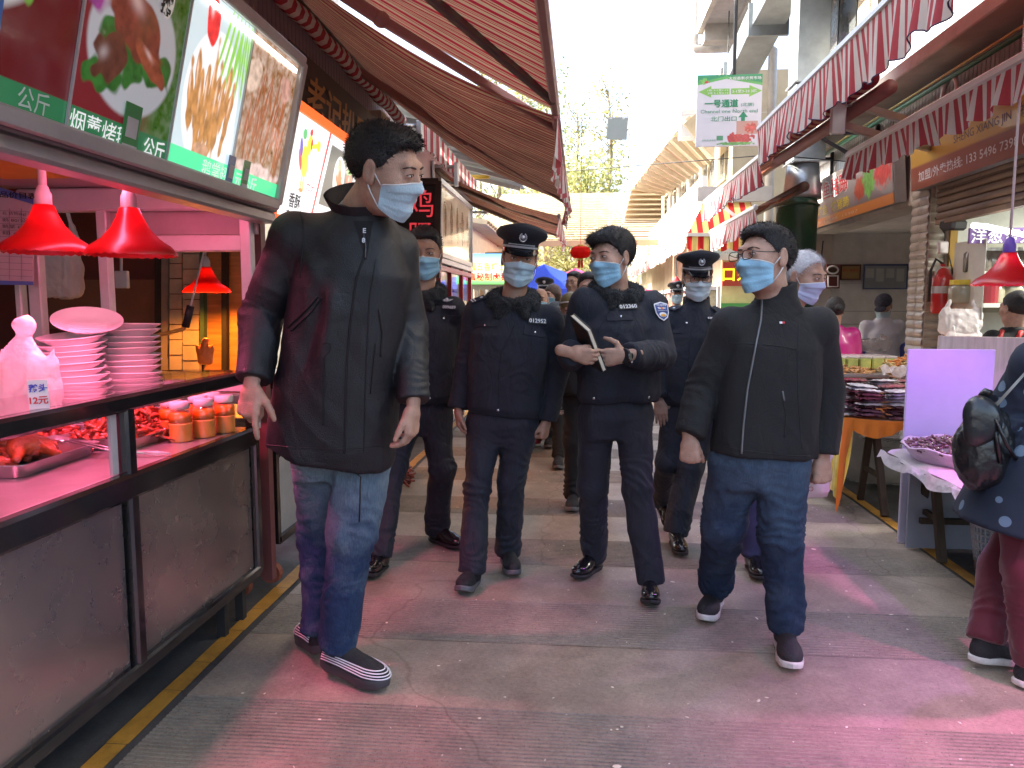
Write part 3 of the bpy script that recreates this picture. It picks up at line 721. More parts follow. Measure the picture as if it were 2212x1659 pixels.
def figure(sp):
    J = {k: A3(v) for k, v in sp['J'].items()}; fig = Figure(); fig.J = J
    up = A3((0, 0, 1)); lat = unit((J['shR'] - J['shL']) * A3((1, 1, 0)))
    if 'lat' in sp: lat = unit(sp['lat'])
    f = np.cross(lat, up) * (-1 if sp.get('back') else 1)
    if 'f' in sp: f = unit(sp['f'])
    fig.f = f; fig.lat = lat
    skin = sp.get('skin', SKIN); feet = sp.get('base'); base = feet if feet is not None else A3(((J['anL'] + J['anR'])[0] / 2, (J['anL'] + J['anR'])[1] / 2, 0))
    root = thing('person', sp['label'], 'person', tuple(base)); fig.root = root
    if sp.get('group'): root['group'] = sp['group']
    res = sp.get('res', .009)
    # bare body: head, neck, trunk, limbs and hands as one skin
    parts = []; later = []; toW = None
    hd = sp['head']; yaw, pitch, roll = map(math.radians, hd.get('rot', (0, 0, 0)))
    fy = math.atan2(f[1], f[0]) + yaw; fw = A3((math.cos(fy) * math.cos(pitch), math.sin(fy) * math.cos(pitch), math.sin(pitch)))
    rt = unit(np.cross(fw, up)); uu = np.cross(rt, fw)
    cr, sr = math.cos(roll), math.sin(roll); rt2 = rt * cr + uu * sr; uu2 = -rt * sr + uu * cr
    R = np.stack([rt2, fw, uu2], 1); sc = hd.get('size', .235) / .235
    fig.R = R
    if not sp.get('nohead'):
        hv, later, toW = head_parts(root, (J['head'], R), sc, J['neck'], hd.get('hair', 'short'), hd.get('hairmat'), hd.get('mask', True), hd.get('maskmat'), hd.get('glasses', False), skin, hd.get('q', .0045), strands=hd.get('strands', 2500), mask_low=hd.get('low', 0), seed=hd.get('seed', 0))
        parts.append(hv)
    fig.toW = toW
    S = Skin(); pel = (J['hpL'] + J['hpR']) / 2; msh = (J['shL'] + J['shR']) / 2
    S.u(p_cone(pel, pel * .4 + msh * .6, .11, .12, (f, .65)), .03); S.u(p_cone(pel * .4 + msh * .6, J['neck'], .12, .045, (f, .65)), .03)
    S.u(p_cone(J['shL'], J['shR'], .045, .045), .03)
    for s in 'LR':
        S.u(p_cone(J['sh' + s], J['el' + s], .043, .034), .03); S.u(p_cone(J['el' + s], J['wr' + s], .034, .025, flat=True), .02)
        S.u(p_cone(J['hp' + s], J['kn' + s], .07, .045), .03); S.u(p_cone(J['kn' + s], J['an' + s], .045, .032), .02)
    parts.append(S.mesh(.016))
    for s in 'LR':
        h = sp.get('hand' + s)
        if h:
            W = J['wr' + s]; d = h.get('d'); d = unit(J['wr' + s] - J['el' + s]) if d is None else unit(d)
            parts.append(hand(W, d, h['n'], h.get('side', 1), h.get('pose', 'relax'), h.get('size', .185)))
    body = mesh_obj('body', join_vf(parts), skin, root); fig.body = body
    made = attach(root, later, toW) if toW else {}
    fig.made = made
    # trousers
    tr = sp.get('trousers')
    if tr:
        S = Skin(); th, kn, hm = tr.get('r', (.092, .066, .066)); w = tr.get('waist', .155)
        S.u(p_loft(pel - up * .12, lat, f, up, [0, .1, .26], [w * .9, w + .01, w * .92], [.085, .112, .1]), .03)
        cr_ = []
        for s in 'LR':
            H, K, A = J['hp' + s] - up * .02, J['kn' + s], J['an' + s]; dA = unit(A - K)
            hemp = A + dA * tr.get('drop', .02) + f * 0
            S.u(p_cone(H, K, th, kn), .035); S.u(p_cone(K, hemp, kn, hm, flat=True), .03)
            bend = unit(K - (H + A) / 2 + f * .01)
            cr_ += [(K - unit(K - H) * .02, unit(K - H), .12, .013, .04), (hemp - dA * .09, dA, .11, .014, .042), (K + (hemp - K) * .4, dA, .12, .006, .05), (H - unit(H - K) * .06, unit(K - H) + lat * .3, .13, .005, .04)]
        V, F = S.mesh(tr.get('res', res)); N = vnormals(V, F)
        d = crease(V, N, cr_) * tr.get('amp', 1) + drapes(V, .012 * tr.get('amp', 1), (5, 5, 2.6), 3 + sp.get('seed', 0))
        if tr.get('lines'): d = d + fold_lines(V, tr['lines'])
        V = V + N * d[:, None]
        fig.trousers = mesh_obj('trousers', (V, F), tr.get('mat', NAVYT), root)
    # jacket
    jk = sp.get('jacket')
    if jk:
        S = Skin(); hem = A3(jk['hem']); top = J['neck'] + up * jk.get('top', .0); az = unit(top - hem); L = np.linalg.norm(top - hem); ax = unit(lat - az * (lat @ az)); ay = np.cross(az, ax) * -1
        T = jk.get('prof', [(0, .19, .125), (.1, .197, .135), (.45, .195, .13), (.75, .19, .122), (.88, .14, .1), (1, .07, .065)])
        ay = f - az * (f @ az); ay = unit(ay)
        bel = jk.get('belly', 0)
        S.u(p_loft(hem, ax, ay, az, [t[0] * L for t in T], [t[1] for t in T], [t[2] for t in T], cy=[bel * math.sin(math.pi * min(1, t[0] * 1.6)) if t[0] < .63 else 0 for t in T], cx=[(t[3] if len(t) > 3 else 0) for t in T]), .02)
        ru, re_, rw = jk.get('arm', (.070, .060, .050)); cr_ = []
        for s in 'LR':
            if jk.get('skip') == s: continue
            sh, el, wr = J['sh' + s], J['el' + s], J['wr' + s]
            S.u(p_cone(J['neck'] - up * .055 - f * .01, sh - up * .006, .056, ru * .92, (f, .95)), .035); S.u(p_cone(J['neck'] * .5 + sh * .5 - up * .05, sh - up * .02, .07, ru * .96, (f, .95)), .03)
            S.u(p_cone(sh, el, ru, re_, (f, .92)), .016)
            cuff = wr - unit(wr - el) * jk.get('cuff', .01)
            S.u(p_cone(el, cuff, re_, rw, flat=True), .006)
            ua, fa = unit(el - sh), unit(wr - el)
            cr_ += [(el, unit(ua + fa), .09, .009, .032), (sh + (el - sh) * .35, ua, .09, .004, .04), (wr - fa * .07, fa, .08, .005, .028), (el + fa * .1, fa, .08, .006, .04)]
        if jk.get('waistband'): cr_.append((hem + az * .09, az, .25, .006, .06))
        for it in jk.get('creases', []): cr_.append(it)
        if jk.get('collar') == 'stand':
            c0 = J['neck'] + up * .0; nk = unit(J['head'] - J['neck'])
            S.u(p_loft(c0 - nk * .03, ax, ay, nk, [0, .05, jk.get('ch', .085)], [.085, .072, .07], [.08, .07, .068]), .03)
            S.sub(p_loft(c0 + nk * .0, ax, ay, nk, [0.02, .05, .15], [.052, .058, .062], [.05, .056, .06]), .004)
        V, F = S.mesh(jk.get('res', res)); N = vnormals(V, F)
        am = jk.get('amp', 1)
        d = crease(V, N, cr_) * am + drapes(V, .010 * am, jk.get('dr', (5, 5, 3.2)), 9 + sp.get('seed', 0))
        if jk.get('lines'): d = d + fold_lines(V, jk['lines'])
        V = V + N * d[:, None]
        fig.jacket = mesh_obj('jacket', (V, F), jk.get('mat', NAVY), root); fig.jbvh = BVHTree.FromPolygons(V.tolist(), F.tolist())
        fig.JV = V
    if jk and jk.get('collar') == 'fur':
        nk = unit(J['head'] - J['neck']); c = J['neck'] + up * jk.get('fy', .01); S = Skin(); ring = []
        for k in range(13):
            a = math.radians(-160 + 320 * k / 12); b = math.cos(a)
            ring.append(c - f * (math.cos(a) * .078) + lat * math.sin(a) * .098 + up * (.030 * b + .002))
        for i in range(12): S.u(p_cone(ring[i], ring[i + 1], .036 if 2 < i < 9 else .034, .036), .02)
        for s, e in ((-1, ring[0]), (1, ring[-1])): S.u(p_cone(e + f * .004, e - up * .05 + lat * s * .03 + f * .018, .034, .022), .02)
        for s, e in ((-1, ring[2]), (1, ring[-3])): S.u(p_cone(e, e - up * .045 + lat * s * .012 + f * .012, .036, .026), .02)
        V, F = S.mesh(.006); N = vnormals(V, F); V = V + N * (vnoise(V * 90, 3) * .0035 + vnoise(V * 35, 4) * .004)[:, None]
        pick = RNG.integers(0, len(V), 5000); p0 = V[pick]; t = N[pick] + RNG.normal(0, .45, (5000, 3)); t /= np.linalg.norm(t, axis=1, keepdims=True)
        w = np.cross(t, N[pick] + .1); w /= np.linalg.norm(w, axis=1, keepdims=True); w *= .0012; Lh = RNG.uniform(.005, .012, (5000, 1))
        sv = np.stack([p0 - w, p0 + w, p0 + t * Lh + w * .2, p0 + t * Lh - w * .2], 1).reshape(-1, 3)
        mesh_obj('fur_collar', join_vf([(V, F), (sv, np.arange(len(sv)).reshape(-1, 4))]), FURM, root)
    fig.shoes = []
    sh = sp.get('shoes')
    if sh:
        for s in 'LR':
            if 'to' + s in J: fig.shoes.append(shoe(root, J['an' + s], J['to' + s], sh.get('kind', 'leather'), sh.get('size', .275)))
    if sp.get('cap'): fig.cap = police_cap(root, toW, R)
    if sp.get('shirt'):
        m = MB(); nk = unit(J['head'] - J['neck']); c = J['neck']
        m.tube([tuple(c + nk * q) for q in (-.05, .0, .03)], [.078, .066, .060], 20); m.build('shirt_neck', sp['shirt'], root, smooth=True)
    return fig
def surf(bvh, px, py, lift=.002, origin=None):
    o = CAMP; d = sight(px, py).normalized(); hit, n, i, dist = bvh.ray_cast(o, d)
    if hit is None: return None, None
    if n.dot(d) > 0: n = -n
    return hit + n * lift, n
def smooth_n(bvh, px, py, r=6):
    ns = [surf(bvh, px + a, py + b)[1] for a in (-r, 0, r) for b in (-r, 0, r)]; ns = [n for n in ns if n is not None]
    return sum(ns, Vector()).normalized() if ns else Vector((0, -1, 0))
def seam(fig, name, pts, r, mat, lift=.001, step=5, par=None, n=5):
    """a cord, zip or stitched edge lying on the jacket along sight lines"""
    out = []
    for (a, b) in zip(pts[:-1], pts[1:]):
        k = max(1, int(math.hypot(b[0] - a[0], b[1] - a[1]) / step))
        for i in range(k): out.append((a[0] + (b[0] - a[0]) * i / k, a[1] + (b[1] - a[1]) * i / k))
    out.append(pts[-1]); P = [surf(fig.jbvh, x, y, lift)[0] for x, y in out]; P = [p for p in P if p is not None]
    if len(P) < 2: return None
    Q = [P[0]] + [(P[i - 1] + P[i] * 2 + P[i + 1]) / 4 for i in range(1, len(P) - 1)] + [P[-1]]
    m = MB(); m.tube(Q, r, n); return m.build(name, mat, par or fig.root, smooth=True)
def patch(fig, name, outline, mat, th=.004, lift=.002, par=None, seg=4):
    """a sewn-on piece lying on the jacket inside an outline of four sight corners (tl,tr,br,bl)"""
    tl, tr, br, bl = outline; nu, nv = seg * 2, seg; pts = {}
    for j in range(nv + 1):
        for i in range(nu + 1):
            u, v = i / nu, j / nv
            x = (tl[0] * (1 - u) + tr[0] * u) * (1 - v) + (bl[0] * (1 - u) + br[0] * u) * v; y = (tl[1] * (1 - u) + tr[1] * u) * (1 - v) + (bl[1] * (1 - u) + br[1] * u) * v
            p, n = surf(fig.jbvh, x, y, lift); 
            if p is None: return None
            pts[i, j] = (p, n)
    nn = smooth_n(fig.jbvh, (tl[0] + br[0]) / 2, (tl[1] + br[1]) / 2)
    v = [pts[i, j][0] + nn * th for j in range(nv + 1) for i in range(nu + 1)] + [pts[i, j][0] - nn * .004 for j in range(nv + 1) for i in range(nu + 1)]
    K = (nu + 1) * (nv + 1); I = lambda i, j, s=0: s * K + j * (nu + 1) + i
    f = [(I(i, j), I(i, j + 1), I(i + 1, j + 1), I(i + 1, j)) for j in range(nv) for i in range(nu)]
    rim = [(i, 0) for i in range(nu)] + [(nu, j) for j in range(nv)] + [(i, nv) for i in range(nu, 0, -1)] + [(0, j) for j in range(nv, 0, -1)]
    for a, b in zip(rim, rim[1:] + rim[:1]): f.append((I(*a), I(*b), I(*b, 1), I(*a, 1)))
    m = MB(); m.add([tuple(q) for q in v], f); return m.build(name, mat, par or fig.root, auto=50)
def stud(fig, px, py, r=.008, mat=None, name='button'):
    p, n = surf(fig.jbvh, px, py, .001)
    if p is None: return
    m = MB(); m.lathe(p, [(r, 0), (r * .9, .003), (r * .4, .0045), (0.0001, .005)], 10, n); m.build(name, mat or BUTTON, fig.root, smooth=True)
def frame_at(fig, px, py, lift=.004, r=6):
    p, _ = surf(fig.jbvh, px, py, lift)
    if p is None: return None
    n = smooth_n(fig.jbvh, px, py, r); u = Vector((0, 0, 1)).cross(n).normalized(); w = n.cross(u); return p + n * .002, u, w, n
def number_tag(fig, px, py, text, width, tilt=0.):
    fr = frame_at(fig, px, py, .005, 10)
    if fr is None: return
    p, u, w, n = fr; t = math.radians(tilt); u, w = u * math.cos(t) + w * math.sin(t), w * math.cos(t) - u * math.sin(t)
    m = MB(); h = width * .3; m.box(p, (width * 1.12, h * 1.15, .003), Matrix((u, w, n)).transposed(), .001)
    o = m.build('number_plate', M('plate_black', (.01, .01, .013), .5), fig.root)
    lettering('digits', text, WHITEP, p + n * .002, u, w, width, h * .8, o, .001, .012)
def wing_badge(fig, px, py, k=1.):
    fr = frame_at(fig, px, py, .004, 8)
    if fr is None: return
    p, u, w, n = fr; m = MB(); P = lambda a, b, c=0: p + u * a * k + w * b * k + n * c
    for s in (-1, 1):
        for i in range(4): m.tube([P(s * .008, .004 - i * .0035, .002), P(s * (.034 - i * .005), .005 - i * .004, .001)], [.0028 * k, .0012 * k], 5)
    m.ell(P(0, .001, .002), (.010 * k, .003, .012 * k), 10, 6); m.build('wing_badge', SILVER, fig.root, smooth=True)
# ---------------------------------------------------------------- ground and street
def concrete(name, col, rough=.62, grime=.5, pink=(0, 0, 0)):
    m, nt, b = newmat(name); N = nt.nodes; vec = objcoord(nt)
    def noise(sc, det=8, ro=.65):
        n = N.new('ShaderNodeTexNoise'); n.inputs['Scale'].default_value = sc; n.inputs['Detail'].default_value = det; n.inputs['Roughness'].default_value = ro; link(nt, vec, n.inputs['Vector']); return n.outputs['Fac']
    def ramp(src, stops):
        r = N.new('ShaderNodeValToRGB'); e = r.color_ramp.elements
        e[0].position, e[0].color = stops[0][0], tuple(stops[0][1]) + (1,); e[1].position, e[1].color = stops[-1][0], tuple(stops[-1][1]) + (1,)
        for p, c in stops[1:-1]: q = e.new(p); q.color = tuple(c) + (1,)
        link(nt, src, r.inputs[0]); return r.outputs[0]
    def mul(a, bb, f=1.):
        x = N.new('ShaderNodeMixRGB'); x.blend_type = 'MULTIPLY'; x.inputs[0].default_value = f; link(nt, a, x.inputs[1]); link(nt, bb, x.inputs[2]); return x.outputs[0]
    c = A3(col)
    base = ramp(noise(1.1, 10, .7), [(.3, c * .72), (.5, c), (.7, c * 1.25)])
    blot = ramp(noise(3.7, 9, .7), [(.42, (1, 1, 1)), (.62, (1 - grime * .5,) * 3), (.75, (1 - grime,) * 3)])
    fine = ramp(noise(60, 4, .7), [(.3, (.78, .78, .78)), (.7, (1.15, 1.15, 1.15))])
    speck = ramp(noise(170, 2, .5), [(.62, (1, 1, 1)), (.70, (.45, .45, .45))])
    col_ = mul(mul(mul(base, blot), fine), speck)
    vo = N.new('ShaderNodeTexVoronoi'); vo.feature = 'DISTANCE_TO_EDGE'; vo.inputs['Scale'].default_value = .55
    dn = N.new('ShaderNodeTexNoise'); dn.inputs['Scale'].default_value = 3; link(nt, vec, dn.inputs['Vector'])
    av = N.new('ShaderNodeMixRGB'); av.inputs[0].default_value = .22; link(nt, vec, av.inputs[1]); link(nt, dn.outputs['Color'], av.inputs[2]); link(nt, av.outputs[0], vo.inputs['Vector'])
    crk = ramp(vo.outputs['Distance'], [(0, (.72, .7, .68)), (.004, (1, 1, 1))])
    col_ = mul(col_, crk)
    link(nt, col_, b.inputs['Base Color'])
    rr = N.new('ShaderNodeMapRange'); rr.inputs['From Min'].default_value = .3; rr.inputs['From Max'].default_value = .7; rr.inputs['To Min'].default_value = rough - .16; rr.inputs['To Max'].default_value = rough + .12
    link(nt, noise(2.3, 8), rr.inputs['Value']); link(nt, rr.outputs[0], b.inputs['Roughness']); b.inputs['Specular IOR Level'].default_value = .55
    bp = N.new('ShaderNodeBump'); bp.inputs['Strength'].default_value = .5; bp.inputs['Distance'].default_value = .004; link(nt, noise(45, 8, .75), bp.inputs['Height']); link(nt, bp.outputs[0], b.inputs['Normal'])
    MATS[name] = m; return m
SMOOTHC = concrete('concrete_smooth', (.345, .285, .222), .5, .5)
GROOVEC = concrete('concrete_grooved', (.278, .23, .178), .6, .5)
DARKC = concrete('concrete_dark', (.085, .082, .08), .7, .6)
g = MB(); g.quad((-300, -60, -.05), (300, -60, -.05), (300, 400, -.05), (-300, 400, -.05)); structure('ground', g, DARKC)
street = bpy.data.objects.new('street', None); COL.objects.link(street); street['kind'] = 'structure'
XL, XR = -1.38, 1.93
s = MB()
for y0 in np.arange(-3.7, 44, .95):
    gy0, gy1 = y0, y0 + .44; near = 1.5 < gy1 and gy0 < 9
    if gy1 > 1.2:
        m = MB()
        if near:
            ng = 19 if gy0 > 2.3 else 22; nx = 150 if gy0 < 5 else 60; ys, zs = [], []
            for k in range(ng):
                a = gy0 + .0006 + (gy1 - gy0 - .001) * k / ng; p = (gy1 - gy0) / ng
                ys += [a, a + p * .5, a + p * .58, a + p * .9]; zs += [0, 0, 1, 1]
            ys.append(gy1); zs.append(0); ys = A3(ys); zs = A3(zs); xs = np.linspace(XL, XR, nx)
            X, Yg = np.meshgrid(xs, ys); D = np.clip(.75 + .7 * vnoise(np.stack([X * 2.2, Yg * 3, 0 * X], -1), 5) + .35 * vnoise(np.stack([X * 14, Yg * 16, 0 * X], -1), 6), 0, 1)
            Zg = -zs[:, None] * .0045 * D; Zg += .001 * vnoise(np.stack([X * 9, Yg * 9, 0 * X], -1), 8)
            Yj = Yg + .0025 * vnoise(np.stack([X * 5, Yg * 3, 0 * X], -1), 9) * (zs[:, None] > -1)
            V = np.stack([X, Yj, Zg], -1).reshape(-1, 3); I = np.arange(V.shape[0]).reshape(X.shape)
            m.v.append(V); m.n = len(V); m.f = np.stack([I[:-1, :-1], I[:-1, 1:], I[1:, 1:], I[1:, :-1]], -1).reshape(-1, 4).tolist()
        else: m.quad((XL, gy0, 0), (XR, gy0, 0), (XR, gy1, 0), (XL, gy1, 0))
        m.build('grooved_slab', GROOVEC, street)
    if y0 + .95 > 1.2:
        m = MB(); m.slab((XL, gy1 + .0012, .0), (XR, gy1 + .0012, .0), (XR, y0 + .9488, .0), (XL, y0 + .9488, .0), .03); m.build('smooth_slab', SMOOTHC, street)
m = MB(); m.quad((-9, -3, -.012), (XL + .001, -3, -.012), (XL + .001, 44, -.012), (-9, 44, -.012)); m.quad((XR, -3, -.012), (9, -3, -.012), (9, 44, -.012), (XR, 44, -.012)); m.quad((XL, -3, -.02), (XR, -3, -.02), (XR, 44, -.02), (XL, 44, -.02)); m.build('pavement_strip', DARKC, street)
# worn yellow lines
YEL = M('line_yellow', (.50, .25, .035), .6, var=.2, vs=9, dirt=.85, bump=.3, bs=70)
for x0 in (-1.485, 1.955):
    y0 = 1.2
    ln = bpy.data.objects.new('yellow_line', None); COL.objects.link(ln); ln['kind'] = 'structure'
    while y0 < 12:
        L = random.uniform(.2, .34); m = MB(); j = [random.uniform(-.004, .004) for _ in range(4)]
        m.quad((x0 + j[0], y0 + .003, -.004), (x0 + .068 + j[1], y0 + .003, -.004), (x0 + .068 + j[2], y0 + L, -.004), (x0 + j[3], y0 + L, -.004)); m.build('painted_stripe', YEL, ln); y0 += L
# crumbs, husks and scraps trodden on the street
m = MB()
for i in range(400):
    yy = 1.6 + random.random() ** 1.5 * 6; x = random.uniform(-1.2, 1.9); r = random.uniform(.0025, .008) * (2.0 if random.random() < .12 else 1); a = random.uniform(0, 3.14); e = random.uniform(.25, 1)
    m.ell((x, yy, .0015), (r, r * e, .0015), 6, 4, Matrix.Rotation(a, 3, 'Z'))
m.build('street_scraps', M('scrap_pale', (.66, .60, .48), .8, var=.4, vs=3), kind='stuff')
# ---------------------------------------------------------------- shared finishes
ALU = M('aluminium', (.42, .41, .41), .38, metal=.55, var=.08, vs=5, bump=.1, dirt=.2)
ALUW = M('aluminium_pale', (.58, .55, .55), .42, metal=.2, var=.08, vs=5, dirt=.2)
STEEL = M('steel_dark_gloss', (.13, .12, .12), .16, metal=.9, var=.12, vs=3, rvar=.06, dirt=.25)
STEELP = M('steel_panel', (.50, .45, .42), .28, metal=.9, var=.07, vs=2.5, rvar=.04)
STEELB = M('steel_counter', (.5, .48, .47), .3, metal=.75, var=.12, vs=7, bump=.15, bs=30)
TRAY = M('steel_tray', (.52, .5, .5), .28, metal=.85, var=.1, vs=8)
GALV = M('galvanised', (.34, .38, .40), .38, metal=.75, var=.22, vs=3, dirt=.2)
IRON = M('iron_dark', (.035, .034, .036), .6, metal=.3, dirt=.3)
WOODD = M('wood_dark', (.05, .032, .02), .7, var=.35, vs=5, stretch=(6, 6, .8), bump=.4, bs=30)
BLACKM = M('void_black', (.01, .008, .008), .8)
# striped cloths
RED, CRM, WHT, GRY = (.20, .009, .02), (.33, .23, .13), (.62, .61, .60), (.15, .10, .08)
CLOTH_A = stripemat('awning_cloth_bold', 'Y', .205, [(0, (.42, .30, .18)), (.16, (.34, .010, .03)), (.32, (.42, .30, .18)), (.38, (.34, .010, .03)), (.43, (.42, .30, .18)), (.60, (.34, .010, .03)), (.76, (.42, .30, .18)), (.82, (.30, .04, .04)), (.87, (.42, .30, .18)), (.93, (.34, .010, .03))], transl=.40)
CLOTH_B = stripemat('awning_cloth_fine', 'Y', .15, [(0, (.42, .30, .17)), (.20, (.24, .006, .022)), (.42, (.42, .30, .17)), (.50, (.24, .03, .03)), (.60, (.40, .28, .16)), (.70, (.24, .006, .022)), (.92, (.3, .18, .1))], transl=.22, dirty=.6)
VAL = stripemat('valance_cloth', 'Y', .085, [(0, (.42, .07, .09)), (.5, WHT)], transl=.25)
VALF = stripemat('valance_cloth_fine', 'Y', .07, [(0, (.42, .09, .11)), (.5, WHT)], transl=.3)
BARW = M('bar_white', (.6, .6, .6), .35, var=.05); BARR = M('bar_dusty_red', (.30, .14, .13), .5, metal=.1, dirt=.3); BARB = M('bar_brown', (.12, .085, .075), .5, metal=.2, dirt=.3)
VTRIM = M('valance_trim', (.03, .02, .07), .8)
def awning(label, rear, front, y0, y1, cloth, vdrop, vmat, group, sag=.10, barm=None, end_valance=False, scallop=.24, arms=(), pitch=.12, trim=True, roller=True, vy=None, armm=None, nx=26):
    """retractable awning: rear=(x,z), front=(x,z); the cloth hangs between roller and front bar, a scalloped valance under the bar"""
    t = thing('awning', label, 'awning', (rear[0], (y0 + y1) / 2, rear[1]), 0, group)
    ny = int((y1 - y0) / .08); sgn = 1 if front[0] > rear[0] else -1
    def cl(i, j):
        x = rear[0] + (front[0] - rear[0]) * i; z = rear[1] + (front[1] - rear[1]) * i - sag * math.sin(math.pi * i) * (1 - .25 * math.sin(math.pi * j)); y = y0 + (y1 - y0) * j
        z += .014 * math.sin(y * 6.1 + i * 5) * math.sin(math.pi * i) + .010 * math.sin(y * 15 + i * 3) * math.sin(math.pi * i)
        return (x, y, z)
    m = MB(); m.grid(cl, nx, ny); m.build('canopy_cloth', cloth, t, smooth=True)
    m = MB(); m.beam((front[0], y0, front[1]), (front[0], y1, front[1]), .045, .05, bevel=.012)
    m.build('front_bar', barm or BARW, t, auto=40)
    if roller: m = MB(); m.tube([(rear[0], y0, rear[1]), (rear[0], y1, rear[1])], .05, 12); m.build('roller', BARB, t, smooth=True)
    if vdrop:
        a0, a1 = vy or (y0, y1); nn = int((a1 - a0) / .02)
        def vl(i, j):
            y = a0 + (a1 - a0) * i; sc = abs(math.sin(math.pi * (y - a0) / scallop)); d = vdrop * (.82 + .18 * sc)
            w = .022 * math.sin(y * 21 + 2 * math.sin(y * 3.3)) + .012 * math.sin(y * 47)
            return (front[0] + sgn * (.012 + w * j) + sgn * .03 * j * math.sin(y * 2.3), y, front[1] - .02 - d * j)
        m = MB(); m.grid(vl, nn, 6); m.build('valance', vmat, t, smooth=True)
        if trim: m = MB(); m.tube([vl(i / (nn), 1.0) for i in range(nn + 1)], .004, 4); m.build('valance_edging', VTRIM, t, smooth=True)
    for (ya, yb) in arms:                                # folding arms: wall joint, elbow, front joint
        xw, zw = rear[0], rear[1] - pitch; xf, zf = front[0], front[1]; e = ((xw + xf) / 2 + .02, ya + (yb - ya) * .45, (zw + zf) / 2 - .05)
        m = MB(); m.beam((xw, ya, zw), e, .05, .06, bevel=.01); m.beam(e, (xf, yb, zf - .01), .04, .05, bevel=.01); m.ell(e, (.045, .045, .04), 10, 6); m.build('folding_arm', armm or BARR, t, auto=40)
    return t
# ---------------------------------------------------------------- left side: the tall block and its tiled front
LW = M('render_white', (.55, .54, .52), .8, var=.12, vs=1.2, dirt=.4)
blk = thing('market_block', 'white rendered market block rising behind the left awnings', 'building', (-4.5, 4, 0))
m = MB(); m.box((-5.5, 2, 5.6), (5, 15, 5.7)); m.box((-7.4, 2, 1.4), (5, 15, 2.75)); m.build('wall', LW, blk)
for yy in (1.2, 3.4, 5.6):
    m = MB(); m.box((-2.99, yy, 5.4), (.04, 1.3, 1.1)); w = m.build('window', M('window_frame_pale', (.5, .5, .5), .5), blk)
    m = MB(); m.box((-2.965, yy, 5.4), (.012, 1.18, .98)); m.build('pane', M('pane_dark', (.05, .07, .08), .1), w)
m = MB()
for yy in np.arange(-2, 8.1, .14): m.beam((-2.6, yy, 3.9), (-2.6, yy, 4.7), .018, .018)
m.beam((-2.6, -2, 4.7), (-2.6, 8, 4.7), .04, .04); m.beam((-2.6, -2, 3.9), (-2.6, 8, 3.9), .04, .04); m.build('railing', BARW, blk)
m = MB(); m.box((-2.75, 3, 3.83), (.5, 11, .12)); m.build('ledge', LW, blk)
# ribbed cladding above the stalls: one strip after another
rib = M('cladding_strip', (.30, .22, .23), .5, var=.2, vs=4, dirt=.3)
cl = thing('ribbed_cladding', 'long band of narrow ribbed cladding above the left stalls', 'cladding', (-2.0, 4, 2.6))
ms = MB(); ms.box((-1.97, 0, 3.0), (.012, .062, .84), bevel=.004); pr = ms.build('strip', rib, cl)
for i, yy in enumerate(np.arange(1.2, 12.9, .068)):
    o = pr if i == 0 else pr.copy()
    if i: COL.objects.link(o); o.parent = cl
    o.location = (0, yy, 0)
m = MB(); m.box((-2.1, 7, 3.0), (.2, 12.4, .86)); m.build('backing', M('cladding_joint', (.04, .03, .04), .8), cl)
GL = 'striped awnings over the left stalls'
awning('big bold-striped awning overhead at the upper left, nearest on the left', (-1.9, 3.46), (-.14, 2.40), .6, 4.14, CLOTH_A, .0, VAL, GL, sag=.05, barm=BARR, arms=((1.6, 3.9),), armm=BARB)
awning('long fine-striped awning with fringed valance behind the bold-striped one, pink arms', (-1.9, 3.42), (-.14, 2.38), 4.16, 7.6, CLOTH_B, .24, VALF, GL, sag=.12, barm=BARR, arms=((3.4, 4.4), (6.0, 7.5)), vy=(4.1, 7.6), trim=False)
awning('smaller pale striped awning farther along the left stalls', (-1.9, 3.16), (-.29, 2.53), 10.0, 13.2, CLOTH_B, .24, VALF, GL, sag=.1, barm=BARB, arms=((10.2, 11.2), (12.2, 13.1)), trim=False, armm=BARB)
# rolled valance running along the wall above the stalls
rv = thing('rolled_valance', 'scalloped red and white valance rolled up along the left wall', 'valance', (-1.86, 4, 3.1)); m = MB()
m.tube([(-1.80, y, 3.22 + .01 * math.sin(y * 9)) for y in np.arange(.6, 7.7, .05)], .055, 8); m.build('rolled_cloth', stripemat('valance_roll_cloth', 'Y', .13, [(0, (.42, .05, .07)), (.5, WHT)], transl=.1), rv, smooth=True)
for yy in (7.72, 10.0, 13.1):
    t = thing('awning_bracket', {7.72: 'steel bracket with two tubes at the far end of the fine-striped awning', 10.0: 'perforated steel plate holding the farther left awning at its near end', 13.1: 'small steel bracket at the far end of the pale left awning'}[yy], 'bracket', (-1.95, yy, 3.1), 0, 'wall brackets of the left awnings')
    m = MB(); m.box((-1.93, yy, 3.08), (.03, .12, .34), bevel=.005); m.build('wall_plate', ALU, t)
    for dz in (-.12, .1): m = MB(); m.tube([(-1.93, yy, 3.08 + dz), (-1.66, yy + .05, 3.08 + dz)], .022, 8); m.build('tube', ALU, t, smooth=True)
    m = MB(); m.box((-1.64, yy + .05, 3.08), (.06, .1, .3), bevel=.008); m.build('end_plate', ALU, t)
